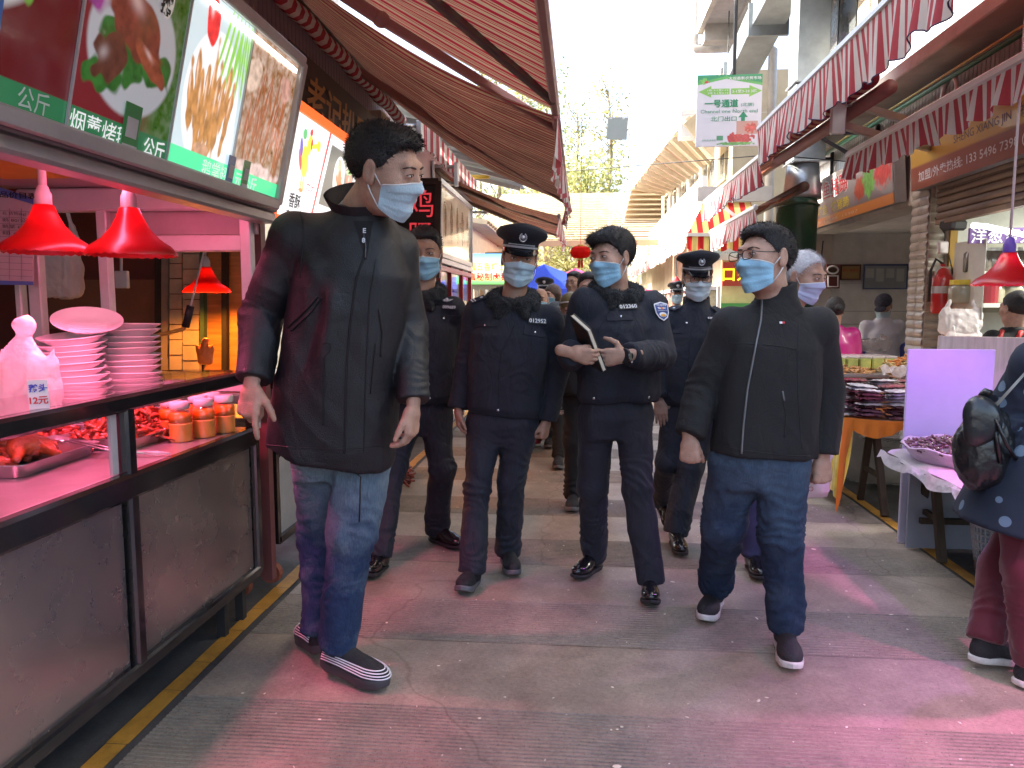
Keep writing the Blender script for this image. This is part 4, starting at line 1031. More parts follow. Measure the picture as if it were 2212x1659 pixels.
# roof edge and gas pipe farther along
ev = thing('tin_eave', 'grey corrugated eave with red valance beyond the left awnings', 'eave', (-1.7, 11, 3.4))
m = MB(); m.grid(lambda i, j: (-2.4 + 1.35 * i, 8.6 + 5.6 * j, 3.86 - .36 * i + .015 * math.sin(j * 200)), 6, 160); m.build('tin_sheet', GALV, ev, smooth=True)
for k in range(6): m = MB(); m.beam((-2.3, 8.9 + k, 3.76), (-1.1, 8.9 + k, 3.46), .05, .07); m.build('rafter', ALU, ev)
m = MB(); m.grid(lambda i, j: (-1.75 + .02 * math.sin(i * 160), 8.3 + 4.4 * i, 3.42 - .30 * j * (.85 + .15 * abs(math.sin(i * 60)))), 220, 4); m.build('valance', VALF, ev, smooth=True)
gp = thing('gas_pipe', 'yellow gas pipe bent twice beyond the left eave', 'pipe', (-.95, 13.4, 3.3))
YP = M('pipe_yellow', (.62, .40, .03), .45)
m = MB(); m.tube([aty(1058, 240, 13.5), aty(1058, 376, 13.5), aty(1055, 382, 13.5), aty(1014, 382, 13.5)], .036, 8); m.build('pipe_run', YP, gp, smooth=True)
m = MB(); m.tube([aty(1000, 250, 13.5), aty(1000, 312, 13.5)], .03, 6); m.tube([aty(1000, 310, 13.5), aty(1018, 296, 13.5)], .025, 6); m.build('pipe_stay', YP, gp, smooth=True)
# ---------------------------------------------------------------- printed light boxes
def blob(img, X, Y, cx, cy, rx, ry, col, ang=0., soft=.06, tex=0., seed=1, shade=0.):
    c, s = math.cos(ang), math.sin(ang); u = ((X - cx) * c + (Y - cy) * s) / rx; v = (-(X - cx) * s + (Y - cy) * c) / ry
    d = np.sqrt(u * u + v * v) + (tex * vnoise(np.stack([X * 30, Y * 30, 0 * X], -1), seed) if tex else 0)
    a = np.clip((1 - d) / soft, 0, 1)[..., None]; cc = A3(col) * np.ones(X.shape + (1,))
    if tex: cc = cc * (1 + .5 * fbm(np.stack([X * 40, Y * 40, 0 * X], -1), seed + 9, 3)[..., None])
    if shade: cc = cc + shade * np.exp(-(((u + .3) ** 2 + (v - .4) ** 2) / .06))[..., None]
    img[:] = img * (1 - a) + cc * a
def canvas(w, h, n, col=(1, 1, 1)):
    nx = n; ny = int(n * h / w); X, Y = np.meshgrid(np.linspace(0, w, nx), np.linspace(0, h, ny)); return np.ones((ny, nx, 3)) * A3(col), X, Y
def bay(kind, w, h, n=130):
    img, X, Y = canvas(w, h, n)
    nz = fbm(np.stack([X * 9, Y * 9, 0 * X], -1), 3, 3)[..., None]; nf = fbm(np.stack([X * 50, Y * 50, 0 * X], -1), 7, 3)[..., None]
    if kind == 'duck':
        img[:] = A3((.16, .015, .02)) + nz * .05; g = np.clip((Y - .33) / .2, 0, 1)[..., None]; img[:] = img * (1 - g) + (A3((.05, .16, .04)) + nf * .05) * g
        blob(img, X, Y, .0, .38, .34, .22, (.62, .64, .62)); blob(img, X, Y, .02, .42, .26, .15, (.42, .10, .03), .5, .1, .25, 4, .4); blob(img, X, Y, .24, .28, .05, .05, (.16, .4, .05), 0, .2, .5, 6)
    if kind == 'goose':
        img[:] = A3((.10, .22, .06)) + nf * .12; g = np.clip((X - .25) / .1, 0, 1)[..., None]; img[:] = img * g + (A3((.25, .27, .28)) + nf * .2) * (1 - g) * (Y > .38)[..., None] + (A3((.25, .02, .03)) * (1 - g)) * (Y <= .38)[..., None]
        blob(img, X, Y, .22, .27, .2, .18, (.62, .66, .70), .1)
        for k in range(9): blob(img, X, Y, .08 + .035 * k, .17 + .1 * abs(math.sin(k * 1.7)), .05, .04, (.04, .2, .03), k, .2, .5, k)
        blob(img, X, Y, .22, .33, .14, .085, (.24, .055, .03), -.5, .1, .18, 4, .5); blob(img, X, Y, .13, .22, .08, .06, (.16, .05, .03), .7, .1, .3, 5, .4); blob(img, X, Y, .30, .25, .09, .03, (.36, .09, .04), -.5, .1, .2, 6, .5)
        blob(img, X, Y, .05, .35, .035, .06, (.35, .06, .3), .2, .3, .5, 8); blob(img, X, Y, .335, .44, .03, .055, (.85, .85, .8), 0, .1)
        blob(img, X, Y, .385, .52, .042, .033, (.85, .68, .02), .4, .05)
    if kind == 'feet':
        img[:] = (.45, .55, .58); blob(img, X, Y, .22, .24, .19, .22, (.70, .72, .74), 0, .04)
        for k in range(26): blob(img, X, Y, .24 + .012 * k, .42 + .06 * math.sin(k * 2.1), .008, .09, (.22, .5, .08), -.3 + .03 * k, .3)
        for k in range(9):
            x = .08 + .033 * k; blob(img, X, Y, x, .22 + .04 * math.sin(k * 2), .021, .17 - .02 * abs(k - 4) * .5, (.40, .19, .06), .18 - .04 * k, .15, .25, k + 2, .35)
        blob(img, X, Y, .15, .47, .045, .075, (.62, .03, .03), .15, .08, .1, 4, .4); blob(img, X, Y, .20, .08, .05, .035, (.45, .25, .15), 0, .2, .3, 9)
    if kind == 'heads':
        img[:] = A3((.30, .2, .14)) + nf * .2
        for k in range(34):
            r = np.random.default_rng(k); x = r.uniform(.04, .4); blob(img, X, Y, x, r.uniform(.12, .38), .008, r.uniform(.06, .15), (.27, .085, .03), r.uniform(-.25, .25), .3, .3, k, .25)
        blob(img, X, Y, .06, .40, .07, .06, (.5, .38, .3), .6, .2, .2, 3); blob(img, X, Y, .34, .42, .05, .06, (.45, .25, .2), 0, .3, .2, 4); blob(img, X, Y, .2, .09, .2, .03, (.6, .45, .42), 0, .3, .3, 5)
    st = (Y < .075)[..., None]; c = (.04, .25, .10) if kind in ('duck', 'goose') else (.07, .62, .28)
    img[:] = np.where(st, A3(c), img)
    return img
def lightbox(label, y0, y1, bx, bz, tx, tz, frame=ALU, fw=.045):
    t = thing('light_box_sign', label, 'sign', (bx, (y0 + y1) / 2, bz)); u = Vector((0, 1, 0)); w = (Vector((tx, 0, tz)) - Vector((bx, 0, bz))); n = u.cross(w).normalized()
    b = [Vector((bx, y0, bz)), Vector((bx, y1, bz)), Vector((tx, y1, tz)), Vector((tx, y0, tz))]
    m = MB(); m.slab(*[p - n * .004 for p in b], .13); m.build('case', M('case_grey', (.3, .28, .28), .5), t)
    for p, q in zip(b, b[1:] + b[:1]): m = MB(); m.beam(p + n * .008, q + n * .008, fw, .03, n, .006); m.build('frame_rail', frame, t)
    return t, b, u, w, n
t, b, u, w, n = lightbox('big lit menu light box of roast goose dishes over the left counter', -.4, 3.13, -1.28, 1.80, -1.15, 2.37)
PRL = printmat('print_lit', .24, .25, .5); PRD = printmat('print_dim', .05, .22, .6)
for (ya, yb, kind, wide, lit) in ((.95, 1.38, 'duck', .43, 0), (1.38, 1.815, 'duck', .43, 0), (1.815, 2.27, 'goose', .44, 0), (2.27, 2.685, 'feet', .43, 1), (2.685, 3.12, 'heads', .43, 1)):
    printed('picture_panel', bay(kind, wide, .56), Vector((-1.28, ya + .003, 1.80)) + n * .002, (0, yb - ya - .006, 0), w, PRL if lit else PRD, t)
    m = MB(); m.box(Vector((-1.28, yb, 1.80)) + w / 2 + n * .006, (.006, .006, w.length), Matrix((n, u, w.normalized())).transposed()); m.build('joint_strip', ALUW, t)
LET = M('letters_lit', (.75, .8, .78), .4, emis=.12); LETD = M('letters_dim', (.5, .56, .52), .4, emis=.02); INK = M('ink_black', (.01, .01, .01), .5)
def onbox(x, h): return Vector((-1.28, x, 1.80)) + w * (h / w.length) + n * .004
lettering('sign_letters', '公斤', LETD, onbox(1.70, .05), u, w, None, .05, t, .001, .006)
lettering('sign_letters', '烟薰烤鹅', LET, onbox(1.95, .040), u, w, None, .06, t, .001, .004)
lettering('sign_letters', '公斤', LET, onbox(2.20, .042), u, w, None, .055, t, .001, .02)
lettering('sign_letters', '鹅掌翅', LET, onbox(2.58, .040), u, w, None, .06, t, .001, .004)
lettering('sign_letters', '元/公斤', LET, onbox(2.82, .042), u, w, None, .055, t, .001, .02)
lettering('sign_letters', '鹅', INK, onbox(2.15, .44), u, w, None, .06, t, .001, .03); lettering('sign_letters', '特色菜', INK, onbox(2.205, .52), u, w, None, .03, t, .001, .02)
# lamp tube inside the top of the box, showing along its upper edge
m = MB(); m.beam(onbox(2.3, .535) + n * .004, onbox(3.08, .535) + n * .004, .016, .004, n); m.build('light_strip', M('tube_lit', (1, 1, .95), .5, emis=.9), t)
# payment cards taped to the box (their codes left out)
for (yy, hh, wd, ht, col, lab) in ((1.52, .13, .10, .22, (.03, .16, .5), 'blue payment card taped to the left end of the menu light box'), (2.07, .075, .075, .13, (.04, .25, .07), 'green payment card taped under the roast goose picture'), (2.68, .06, .05, .11, (.03, .12, .35), 'blue payment card taped near the right end of the menu box'), (2.80, .07, .05, .10, (.05, .28, .08), 'green payment card nearest the right end of the menu box')):
    q = thing('payment_card', lab, 'card', onbox(yy, hh), 0, 'payment cards taped to the menu light box'); m = MB(); m.box(onbox(yy, hh) + n * .004, (.003, wd, ht), Matrix((n, u, w.normalized())).transposed()); m.build('card', M('card_%.2f' % col[2], col, .3, coat=.4), q)
    m = MB(); m.box(onbox(yy, hh) + n * .0065, (.002, wd * .66, ht * .42), Matrix((n, u, w.normalized())).transposed()); m.build('blank_field', M('card_white', (.45, .46, .45), .5), q)
    m = MB(); m.box(onbox(yy, hh - ht * .42) + n * .0065, (.002, wd * .9, ht * .12), Matrix((n, u, w.normalized())).transposed()); m.build('foot_band', M('card_white', (.45, .46, .45), .5), q)
# ---------------------------------------------------------------- goose stall
FX = -1.45
k = thing('food_stall', 'steel and aluminium roast goose stall with glass front on the left', 'stall', (-1.9, 2.0, 0))
for (ya, yb) in ((.5, 2.235), (2.30, 3.17)):
    m = MB(); m.box((FX - .01, (ya + yb) / 2, .475), (.02, yb - ya, .57), bevel=.004); m.build('front_panel', STEELP, k)
m = MB(); m.box((FX + .004, 1.85, .185), (.045, 2.7, .05), bevel=.008); m.build('base_rail', STEEL, k)
m = MB(); m.box((FX + .006, 1.85, .80), (.05, 2.72, .085), bevel=.012); m.build('counter_rail', STEEL, k)
m = MB(); m.box((FX - .0, 1.85, 1.070), (.06, 2.72, .055), bevel=.010); m.build('top_rail', STEEL, k)
for yy, h in ((2.27, 1.06), (3.20, 1.06)): m = MB(); m.box((FX + .002, yy, (h + .17) / 2), (.045, .05, h - .17), bevel=.008); m.build('front_post', STEEL, k)
m = MB(); m.box((-2.0, 1.85, .83), (1.08, 2.68, .02)); m.build('counter_top', STEELB, k)
m = MB(); m.box((-2.0, 3.19, .5), (1.1, .03, .64)); m.build('end_panel', STEELP, k)
m = MB(); m.box((-2.0, 1.9, .17), (1.1, 2.6, .02)); m.build('floor_panel', M('stall_floor_dark', (.02, .02, .02), .8), k)
GLS = glassmat('glass_clear', (.96, .94, .95), .02, .15)
m = MB(); m.box((FX - .012, 1.38, .945), (.005, 1.70, .20)); m.build('glass_pane', GLS, k)
m = MB(); m.box((FX - .012, 2.222, .945), (.012, .03, .20)); m.build('glass_trim', ALUW, k)
m = MB(); m.box((-1.60, 1.85, 1.094), (.28, 2.6, .008)); m.build('glass_shelf', GLS, k)
# aluminium frame of the stall: posts, headers and ceiling
for (x, y, w_) in ((-2.42, 3.2, .06), (-2.09, 3.2, .048), (-1.44, 3.2, .05), (-2.50, 3.2, .03)): m = MB(); m.box((x, y, 1.32), (w_, .045, .98), bevel=.005); m.build('frame_post', ALUW, k)
m = MB(); m.box((-1.95, 3.2, 1.835), (1.05, .06, .10), bevel=.008); m.build('header_beam', ALUW, k)
m = MB(); m.box((-1.76, 3.205, 1.645), (.64, .05, .07), bevel=.006); m.build('header_beam', ALUW, k)
m = MB(); m.box((-1.76, 3.21, 1.02), (.64, .06, .05), bevel=.006); m.build('sill', ALUW, k)
m = MB(); m.box((-1.37, 1.4, 1.755), (.09, 3.7, .05), bevel=.01); m.build('front_header', ALU, k)
m = MB(); m.box((-1.345, 1.4, 1.79), (.05, 3.7, .02), bevel=.005); m.build('front_header', M('case_grey'), k)
m = MB(); m.box((-2.0, 1.4, 1.90), (1.25, 3.6, .02)); m.build('ceiling_panel', M('ceiling_pink_grey', (.4, .36, .36), .7), k)
m = MB(); m.box((-1.75, 3.22, 1.74), (.7, .02, .11)); m.build('transom_board', M('transom_grey', (.35, .3, .3), .6), k)
m = MB(); m.slab((-2.3, 2.0, 1.89), (-1.6, 2.0, 1.89), (-1.6, 2.9, 1.89), (-2.3, 2.9, 1.89), .01); m.build('yellow_board', M('board_yellow', (.6, .36, .02), .6), k)
for yy in (2.93,):
    m = MB()
    for dy in (0, .17): m.beam((-1.485, yy + dy, -.01), (-1.485, yy + dy, .155), .035, .035)
    for dx in (.0, .3): m.beam((-1.485 - dx, yy, .165), (-1.485 - dx, yy + .17, .165), .035, .03)
    m.beam((-1.485, yy, .165), (-1.785, yy, .165), .035, .03); m.build('support_leg', IRON, k)
for (x, y) in ((-1.60, 3.34), (-1.60, 1.75)):
    m = MB(); m.lathe((x, y - .02, .055), [(.055, 0), (.06, .008), (.06, .032), (.055, .04)], 16, (0, 1, 0)); m.tube([(x, y - .03, .055), (x + .01, y, .13), (x, y, .17)], .014, 6); m.build('caster', M('caster_red_rubber', (.25, .07, .04), .6), k, auto=40)
m = MB(); m.tube([(FX + .03, 2.2, .6), (FX + .03, 2.2, .601)], .001, 4)
# hanging heat lamps
LAMPR = None
def shade_mat(name, col):
    m, nt, b = newmat(name); N = nt.nodes; b.inputs['Base Color'].default_value = col + (1,); b.inputs['Roughness'].default_value = .3
    tl = N.new('ShaderNodeBsdfTranslucent'); tl.inputs[0].default_value = (min(1, col[0] * 3), col[1] * 2, col[2] * 2, 1); mx = N.new('ShaderNodeMixShader'); mx.inputs[0].default_value = .10
    link(nt, b.outputs[0], mx.inputs[1]); link(nt, tl.outputs[0], mx.inputs[2]); link(nt, mx.outputs[0], N['Material Output'].inputs[0]); MATS[name] = m; return m
SHADE = shade_mat('lamp_shade_red', (.30, .006, .008)); SOCK = M('lamp_socket', (.6, .55, .55), .5)
def heatlamp(label, x, y, z, top, col, energy, rad=.15, scal=True, sockmat=None, cablex=0., spread=112, h=.165):
    t = thing('heat_lamp', label, 'lamp', (x, y, top), 0, 'red heat lamps hanging over the food'); k_ = rad / .15
    prof = [(.022 * k_, h * 1.0), (.032 * k_, h * .97), (.042 * k_, h * .8), (.062 * k_, h * .56), (.094 * k_, h * .33), (.128 * k_, h * .19), (.138 * k_, h * .12), (.15 * k_, .004), (.151 * k_, 0)]
    m = MB(); m.lathe((x, y, z), prof, 60 if scal else 36, cap=False, wave=.007 if scal else 0, wn=32, wlast=1); m.build('lamp_shade', SHADE, t, smooth=True)
    m = MB(); m.lathe((x, y, z + h * .9), [(.024, 0), (.027, .004), (.027, .05), (.022, .06), (.018, .075), (.006, .085)], 16); m.build('socket', sockmat or SOCK, t, auto=40)
    m = MB(); m.tube([(x, y, z + h + .05), (x + cablex * .5, y, (z + h + top) / 2), (x + cablex, y, top)], .006 if top - z > .6 else .014, 6); m.build('cable', SOCK, t, smooth=True)
    m = MB(); m.ell((x, y, z + h * .68), (.022 * k_, .022 * k_, .030 * k_), 14, 10); m.build('bulb', M('bulb_' + '%.1f%.1f' % (col[1], col[2]), (1, 1, 1), .4, emis=6, ecol=col), t, smooth=True)
    l = bpy.data.lights.new('bulb_light', 'SPOT'); l.spot_size = math.radians(spread); l.spot_blend = .35; l.color = col; l.energy = energy; l.shadow_soft_size = .03; o = bpy.data.objects.new('bulb_light', l); COL.objects.link(o); o.parent = t; o.location = (0, 0, z + h * .36 - top)
    return t
PINK = (1, .16, .34); ORANGE = (1, .30, .03); MAG = (.95, .16, .72); PUR = (.62, .22, 1)
heatlamp('leftmost red heat lamp over the goose trays', -1.87, 2.53, 1.565, 1.89, PINK, 11)
heatlamp('red heat lamp with scalloped rim, second from the left', -1.575, 2.56, 1.555, 1.89, PINK, 10)
heatlamp('small red heat lamp farther back beyond the goose stall window', -2.42, 4.75, 1.46, 2.5, ORANGE, 22, scal=False, spread=160)
heatlamp('red heat lamp at the near end of the goose stall', -1.8, 1.35, 1.56, 1.89, PINK, 8)
t = thing('tube_lamp', 'pink LED tube fixed along the ceiling behind the front header of the goose stall', 'lamp', (-1.62, 1.9, 1.86)); m = MB(); m.tube([(-1.62, .8, 1.868), (-1.62, 3.0, 1.868)], .013, 10); m.build('lit_tube', M('tube_lit_pink', (1, .5, .7), .5, emis=4, ecol=(1, .22, .42)), t, smooth=True)
l = bpy.data.lights.new('tube_light', 'AREA'); l.shape = 'RECTANGLE'; l.size, l.size_y = .04, 2.2; l.energy = 2.2; l.color = (1, .15, .30); o = bpy.data.objects.new('tube_light', l); COL.objects.link(o); o.parent = t; o.location = (0, 0, -.03)
# ---------------------------------------------------------------- room behind the stall
rm_ = thing('back_shop', 'dim brown shop room seen behind the goose stall window', 'shop', (-3.2, 5.3, 0)); Y5 = 5.4
def bq(name, x0, y0, x1, y1, mat, dy=0., th=.04):
    a, b_, c_, d_ = aty(x0, y1, Y5 - dy), aty(x1, y1, Y5 - dy), aty(x1, y0, Y5 - dy), aty(x0, y0, Y5 - dy); m = MB(); m.slab(a, b_, c_, d_, th); return m.build(name, mat, rm_)
bq('back_wall', -900, 250, 560, 900, M('wall_maroon', (.14, .025, .015), .7, dirt=.3)); bq('brown_panel', 104, 604, 334, 711, M('panel_brown', (.20, .07, .03), .6), .05); bq('black_jamb', 334, 380, 345, 800, BLACKM, .12)
bq('grey_jamb', 345, 380, 364, 800, M('jamb_grey', (.25, .21, .17), .6, dirt=.5), .1); bq('green_pipe', 432, 470, 440, 760, M('pipe_green', (.03, .07, .035), .5), .2, .05); bq('door_jamb', 478, 470, 489, 800, BLACKM, .16)
wd = M('wood_orange', (.42, .2, .06), .5, var=.35, vs=3, stretch=(1, 1, 9)); bq('wooden_door', 489, 541, 560, 800, wd, .1); bq('wooden_door', 440, 541, 478, 800, wd, .05)
tl = M('tile_cream', (.42, .36, .26), .45, var=.2, vs=5, dirt=.4)
for i, (xa, xb) in enumerate(((365, 393), (394, 431))):
    for r in range(10):
        ya = 470 + r * 33 + (i * 12); bq('tile', xa + 1, ya + 1, xb - 1, ya + 32, tl, .12 + .02 * ((r * 7 + i * 3) % 3) * .3)
m = MB(); m.box((-3.5, 4.4, 2.55), (2.7, 2.4, .04)); m.build('ceiling', M('ceiling_brown', (.1, .06, .05), .8), rm_)
m = MB(); m.box((-4.6, 3.4, 1.2), (.06, 4.6, 2.8)); m.build('side_wall', M('wall_maroon'), rm_)
m = MB(); m.box((-2.9, 4.6, .88), (2.2, 1.0, .06), bevel=.01); m.build('worktop', STEELB, rm_); m = MB(); m.box((-2.9, 4.15, .45), (2.2, .04, .84)); m.build('worktop_front', STEELP, rm_)
# white switch box
m = MB(); m.box(aty(264, 604, 4.2), (.075, .03, .10), bevel=.004); m.tube([aty(262, 530, 4.2), aty(262, 590, 4.2)], .008, 6); m.build('switch_box', ALUW, rm_)
# hanging roll of bags behind
def bag(name, label, c, size, mat, seed, tie=True, squash=(1, 1, 1)):
    S = Skin(); c = A3(c); w_, d_, h_ = size
    top = .86 if tie else .72
    S.u(p_loft(c, (1, 0, 0), (0, 1, 0), (0, 0, 1), [h_ * q for q in (0, .08, .35, .6, top)], [w_ * q for q in (.36, .45, .48, .44, .10 if tie else .30)], [d_ * q for q in (.32, .42, .46, .36, .10)], p=2.6), .02)
    for s_ in (-1, 1): S.u(p_cone(c + A3((s_ * w_ * .40, 0, h_ * .55)), c + A3((s_ * w_ * (.50 if tie else .26), 0, h_ * (.74 if tie else .98))), w_ * .07, w_ * .035), .03)
    if tie: S.u(p_cone(c + A3((0, 0, h_ * .8)), c + A3((0, 0, h_ * .9)), .013, .012), .02); S.u(p_ell(c + A3((.01, 0, h_ * .97)), (w_ * .17, w_ * .12, h_ * .08)), .015)
    V, F = S.mesh(max(.006, w_ * .035)); N = vnormals(V, F); d = fbm(V * 14, seed, 3) * .012 + np.clip(1 - 3 * np.abs(vnoise(V * A3((26, 26, 7)), seed + 1)), 0, 1) * .012; V = V + N * (d * min(.8, w_ / .3))[:, None]
    t = thing(name, label, 'bag', tuple(c)); mesh_obj('bag_film', (V, F), mat, t); return t
PLB = filmmat('plastic_bag_white', (.82, .78, .78), .72, .3, .5)
bag('plastic_bag', 'tied white plastic bag hanging beside the left stall post', (-1.885, 2.40, .97), (.23, .14, .35), PLB, 3)
bag('plastic_bag', 'bunch of pale plastic bags hanging high inside the goose stall', (-2.9, 4.0, 1.42), (.3, .12, .5), PLB, 6, False)
bag('plastic_bag', 'small orange bag hanging by the green pipe behind the stall', aty(444, 787, 4.6), (.10, .07, .16), M('bag_orange', (.6, .16, .03), .5), 5)
# pressure cooker pipe: yellow tube with a black grip
t = thing('pump_handle', 'yellow bent tube with black grip behind the stall window', 'handle', aty(318, 747, 3.6)); m = MB()
m.tube([aty(*q, 3.6) for q in ((317, 748), (320, 735), (332, 726), (370, 718), (395, 711), (402, 700))], .010, 8); m.build('bent_tube', M('tube_ochre', (.5, .32, .06), .4), t, smooth=True)
m = MB(); m.tube([aty(401, 706, 3.6), aty(412, 661, 3.6)], .019, 10); m.build('grip', M('rubber_black', (.015, .013, .013), .6), t, smooth=True); m = MB(); m.tube([aty(412, 661, 3.6), aty(440, 545, 3.9)], .005, 5); m.build('thin_rod', SOCK, t)
# price board
t = thing('price_board', 'handwritten price table with blue header at the left edge', 'board', aty(20, 615, 3.1)); a, b_, c_, d_ = [aty(*q, 3.12) for q in ((-60, 612), (71, 614), (72, 428), (-60, 385))]
m = MB(); m.slab(a, b_, c_, d_, .006); m.build('sheet', M('paper_pinkish', (.6, .5, .52), .6), t)
m = MB(); m.slab(*[aty(*q, 3.11) for q in ((-60, 402), (71, 441), (71, 428), (-60, 385))], .004); m.build('header_band', M('band_blue', (.10, .16, .5), .5), t); m = MB(); m.slab(*[aty(*q, 3.11) for q in ((-60, 614), (71, 616), (71, 608), (-60, 604))], .004); m.build('foot_band', M('band_blue'), t)
lettering('header_letters', '品价目表', INK, aty(40, 422, 3.10), (1, 0, -.07), (0, 0, 1), .17, .028, t, .001, .02)
m = MB()
for r in range(11):
    m.beam(aty(-60, 452 + r * 14, 3.11), aty(70, 458 + r * 14, 3.11), .0015, .002)
for c_ in (20, 46): m.beam(aty(c_, 450, 3.11), aty(c_, 604, 3.11), .0015, .002)
m.build('ruled_lines', M('rule_grey', (.3, .25, .3), .7), t, kind='stuff')
for r in range(4): lettering('handwriting', ('名 货物(kg) 元', '鹅 80/公斤', '鹅掌 60/公', '翅 45/斤')[r], INK, aty(38, 462 + r * 14, 3.10), (1, 0, -.05), (0, 0, 1), .14, .016, t, .001)
# ---------------------------------------------------------------- food on the counter
def tray(label, cx, cy, w_, l_, z=.842, rz=0., h=.045, cat='tray'):
    t = thing('food_tray', label, cat, (cx, cy, z), rz, 'steel food trays on the goose counter'); R = Matrix.Rotation(rz, 3, 'Z'); m = MB()
    def rr(hw, hl, zz, r=.03): return [Vector((cx, cy, z + zz)) + R @ Vector((sx * (hw - r) + r * math.cos(a), sy * (hl - r) + r * math.sin(a), 0)) for sx, sy, a0 in ((1, 1, 0), (-1, 1, 90), (-1, -1, 180), (1, -1, 270)) for a in [math.radians(a0 + q) for q in (0, 30, 60, 90)]]
    rings = [rr(w_ / 2 - .02, l_ / 2 - .02, .0), rr(w_ / 2 - .006, l_ / 2 - .006, h - .004), rr(w_ / 2 + .008, l_ / 2 + .008, h), rr(w_ / 2 + .008, l_ / 2 + .008, h - .003), rr(w_ / 2 - .009, l_ / 2 - .009, h - .006), rr(w_ / 2 - .024, l_ / 2 - .024, .003)]
    n_ = 16; V = [tuple(p) for r_ in rings for p in r_]; F = [(i * n_ + k_, i * n_ + (k_ + 1) % n_, (i + 1) * n_ + (k_ + 1) % n_, (i + 1) * n_ + k_) for i in range(5) for k_ in range(n_)] + [tuple(range(n_ - 1, -1, -1)), tuple(5 * n_ + q for q in range(n_))]
    m.add(V, F); m.build('pan', TRAY, t, auto=35); return t
tray('steel tray heaped with red goose feet behind the glass', -1.80, 2.84, .32, .46)
tray('steel tray of whole roast geese, nearer than the feet', -2.0, 2.34, .55, .42, rz=.06)
tray('steel tray cut by the left picture edge, nearest on the counter', -2.05, 1.93, .42, .34)
tray('steel tray of goose heads behind the roast geese', -2.12, 2.74, .30, .32)
ROAST = M('roast_skin', (.42, .085, .02), .28, var=.45, vs=14, bump=.7, bs=90, coat=.6)
FEET = M('braised_red', (.36, .06, .022), .32, var=.5, vs=30, bump=.4, bs=120, coat=.5)
def goose(label, c, rz, s=1., seed=0):
    S = Skin(); c = A3(c); R = np.array(Matrix.Rotation(rz, 3, 'Z')); P = lambda x, y, z: c + R @ A3((x, y, z)) * s
    S.u(p_ell(P(0, 0, .05), (.085 * s, .062 * s, .05 * s), R), .02); S.u(p_ell(P(.07, 0, .045), (.05 * s, .045 * s, .035 * s), R), .03)
    for sd_ in (-1, 1): S.u(p_cone(P(-.06, sd_ * .04, .05), P(-.12, sd_ * .055, .03), .03 * s, .014 * s), .02); S.u(p_ell(P(-.135, sd_ * .06, .028), (.014 * s,) * 3), .01); S.u(p_cone(P(.03, sd_ * .06, .05), P(-.02, sd_ * .085, .04), .018 * s, .012 * s), .01)
    S.u(p_cone(P(.11, 0, .04), P(.16, .04, .03), .018 * s, .014 * s), .02); V, F = S.mesh(.006); N = vnormals(V, F); V = V + N * (fbm(V * 28, seed, 3) * .006)[:, None]
    t = thing('roast_goose', label, 'roast goose', tuple(c), 0, 'roast geese lying in the steel tray'); mesh_obj('roast_body', (V, F), ROAST, t)
goose('glossy roast goose at the left of the tray', (-2.13, 2.27, .855), .3, 1.0, 1); goose('roast goose lying against the tray rim with its leg raised', (-1.90, 2.40, .85), 2.5, 1.0, 2); goose('roast goose in the middle of the tray', (-2.03, 2.42, .855), 1.2, .95, 3)
goose('plump roast goose at the back of the tray by the steel tongs', (-2.02, 2.52, .875), 2.0, .9, 8); goose('small roast goose piled on top of the two in front', (-2.02, 2.33, .92), 2.9, .8, 9); goose('roast goose in the nearest tray', (-1.98, 1.98, .85), .9, .9, 5); goose('roast goose lying behind the others', (-2.2, 2.5, .86), -.6, .95, 6)
def pile(name, label, cx, cy, z, rx, ry, hz, n_, mat, lr=(.03, .08), r=.008, parent=None, cat='food', bent=True, seed=0, dome=True):
    rg = np.random.default_rng(seed); m = MB()
    for i in range(n_):
        a, q = rg.uniform(0, 6.283), math.sqrt(rg.uniform(0, 1)); x, y = cx + rx * q * math.cos(a), cy + ry * q * math.sin(a); zz = z + hz * (1 - q * q if dome else 1) * rg.uniform(.25, 1.0)
        L_ = rg.uniform(*lr); d = Vector((rg.normal(), rg.normal(), rg.normal() * .35)).normalized() * L_; e = Vector((rg.normal(), rg.normal(), rg.normal())).normalized() * L_ * .45; p = Vector((x, y, zz))
        pts = [p - d / 2, p + (e * .5 if bent else Vector()), p + d / 2]; m.tube(pts, [r * .8, r * 1.2, r * .7], 6)
        if bent and i % 3 == 0:
            for s_ in (-1, 0, 1): m.tube([pts[2], pts[2] + (d + e * s_ * 1.2) * .35], [r * .6, r * .3], 4)
    o = m.build(name, mat, smooth=True); o['kind'] = 'stuff'; return o
pile('goose_feet_pile', '', -1.80, 2.84, .86, .15, .21, .14, 230, FEET, (.05, .10), .0085, seed=2)
pile('goose_heads_pile', '', -2.12, 2.74, .86, .13, .14, .06, 50, M('braised_dark', (.26, .04, .02), .35, var=.5, vs=20, coat=.4), (.05, .09), .014, seed=3)
pile('roast_pieces_pile', '', -2.02, 2.36, .855, .22, .16, .07, 110, ROAST, (.04, .09), .017, seed=5)
pile('roast_pieces_heap', '', -2.03, 1.95, .85, .17, .13, .05, 70, FEET, (.04, .08), .014, seed=6)
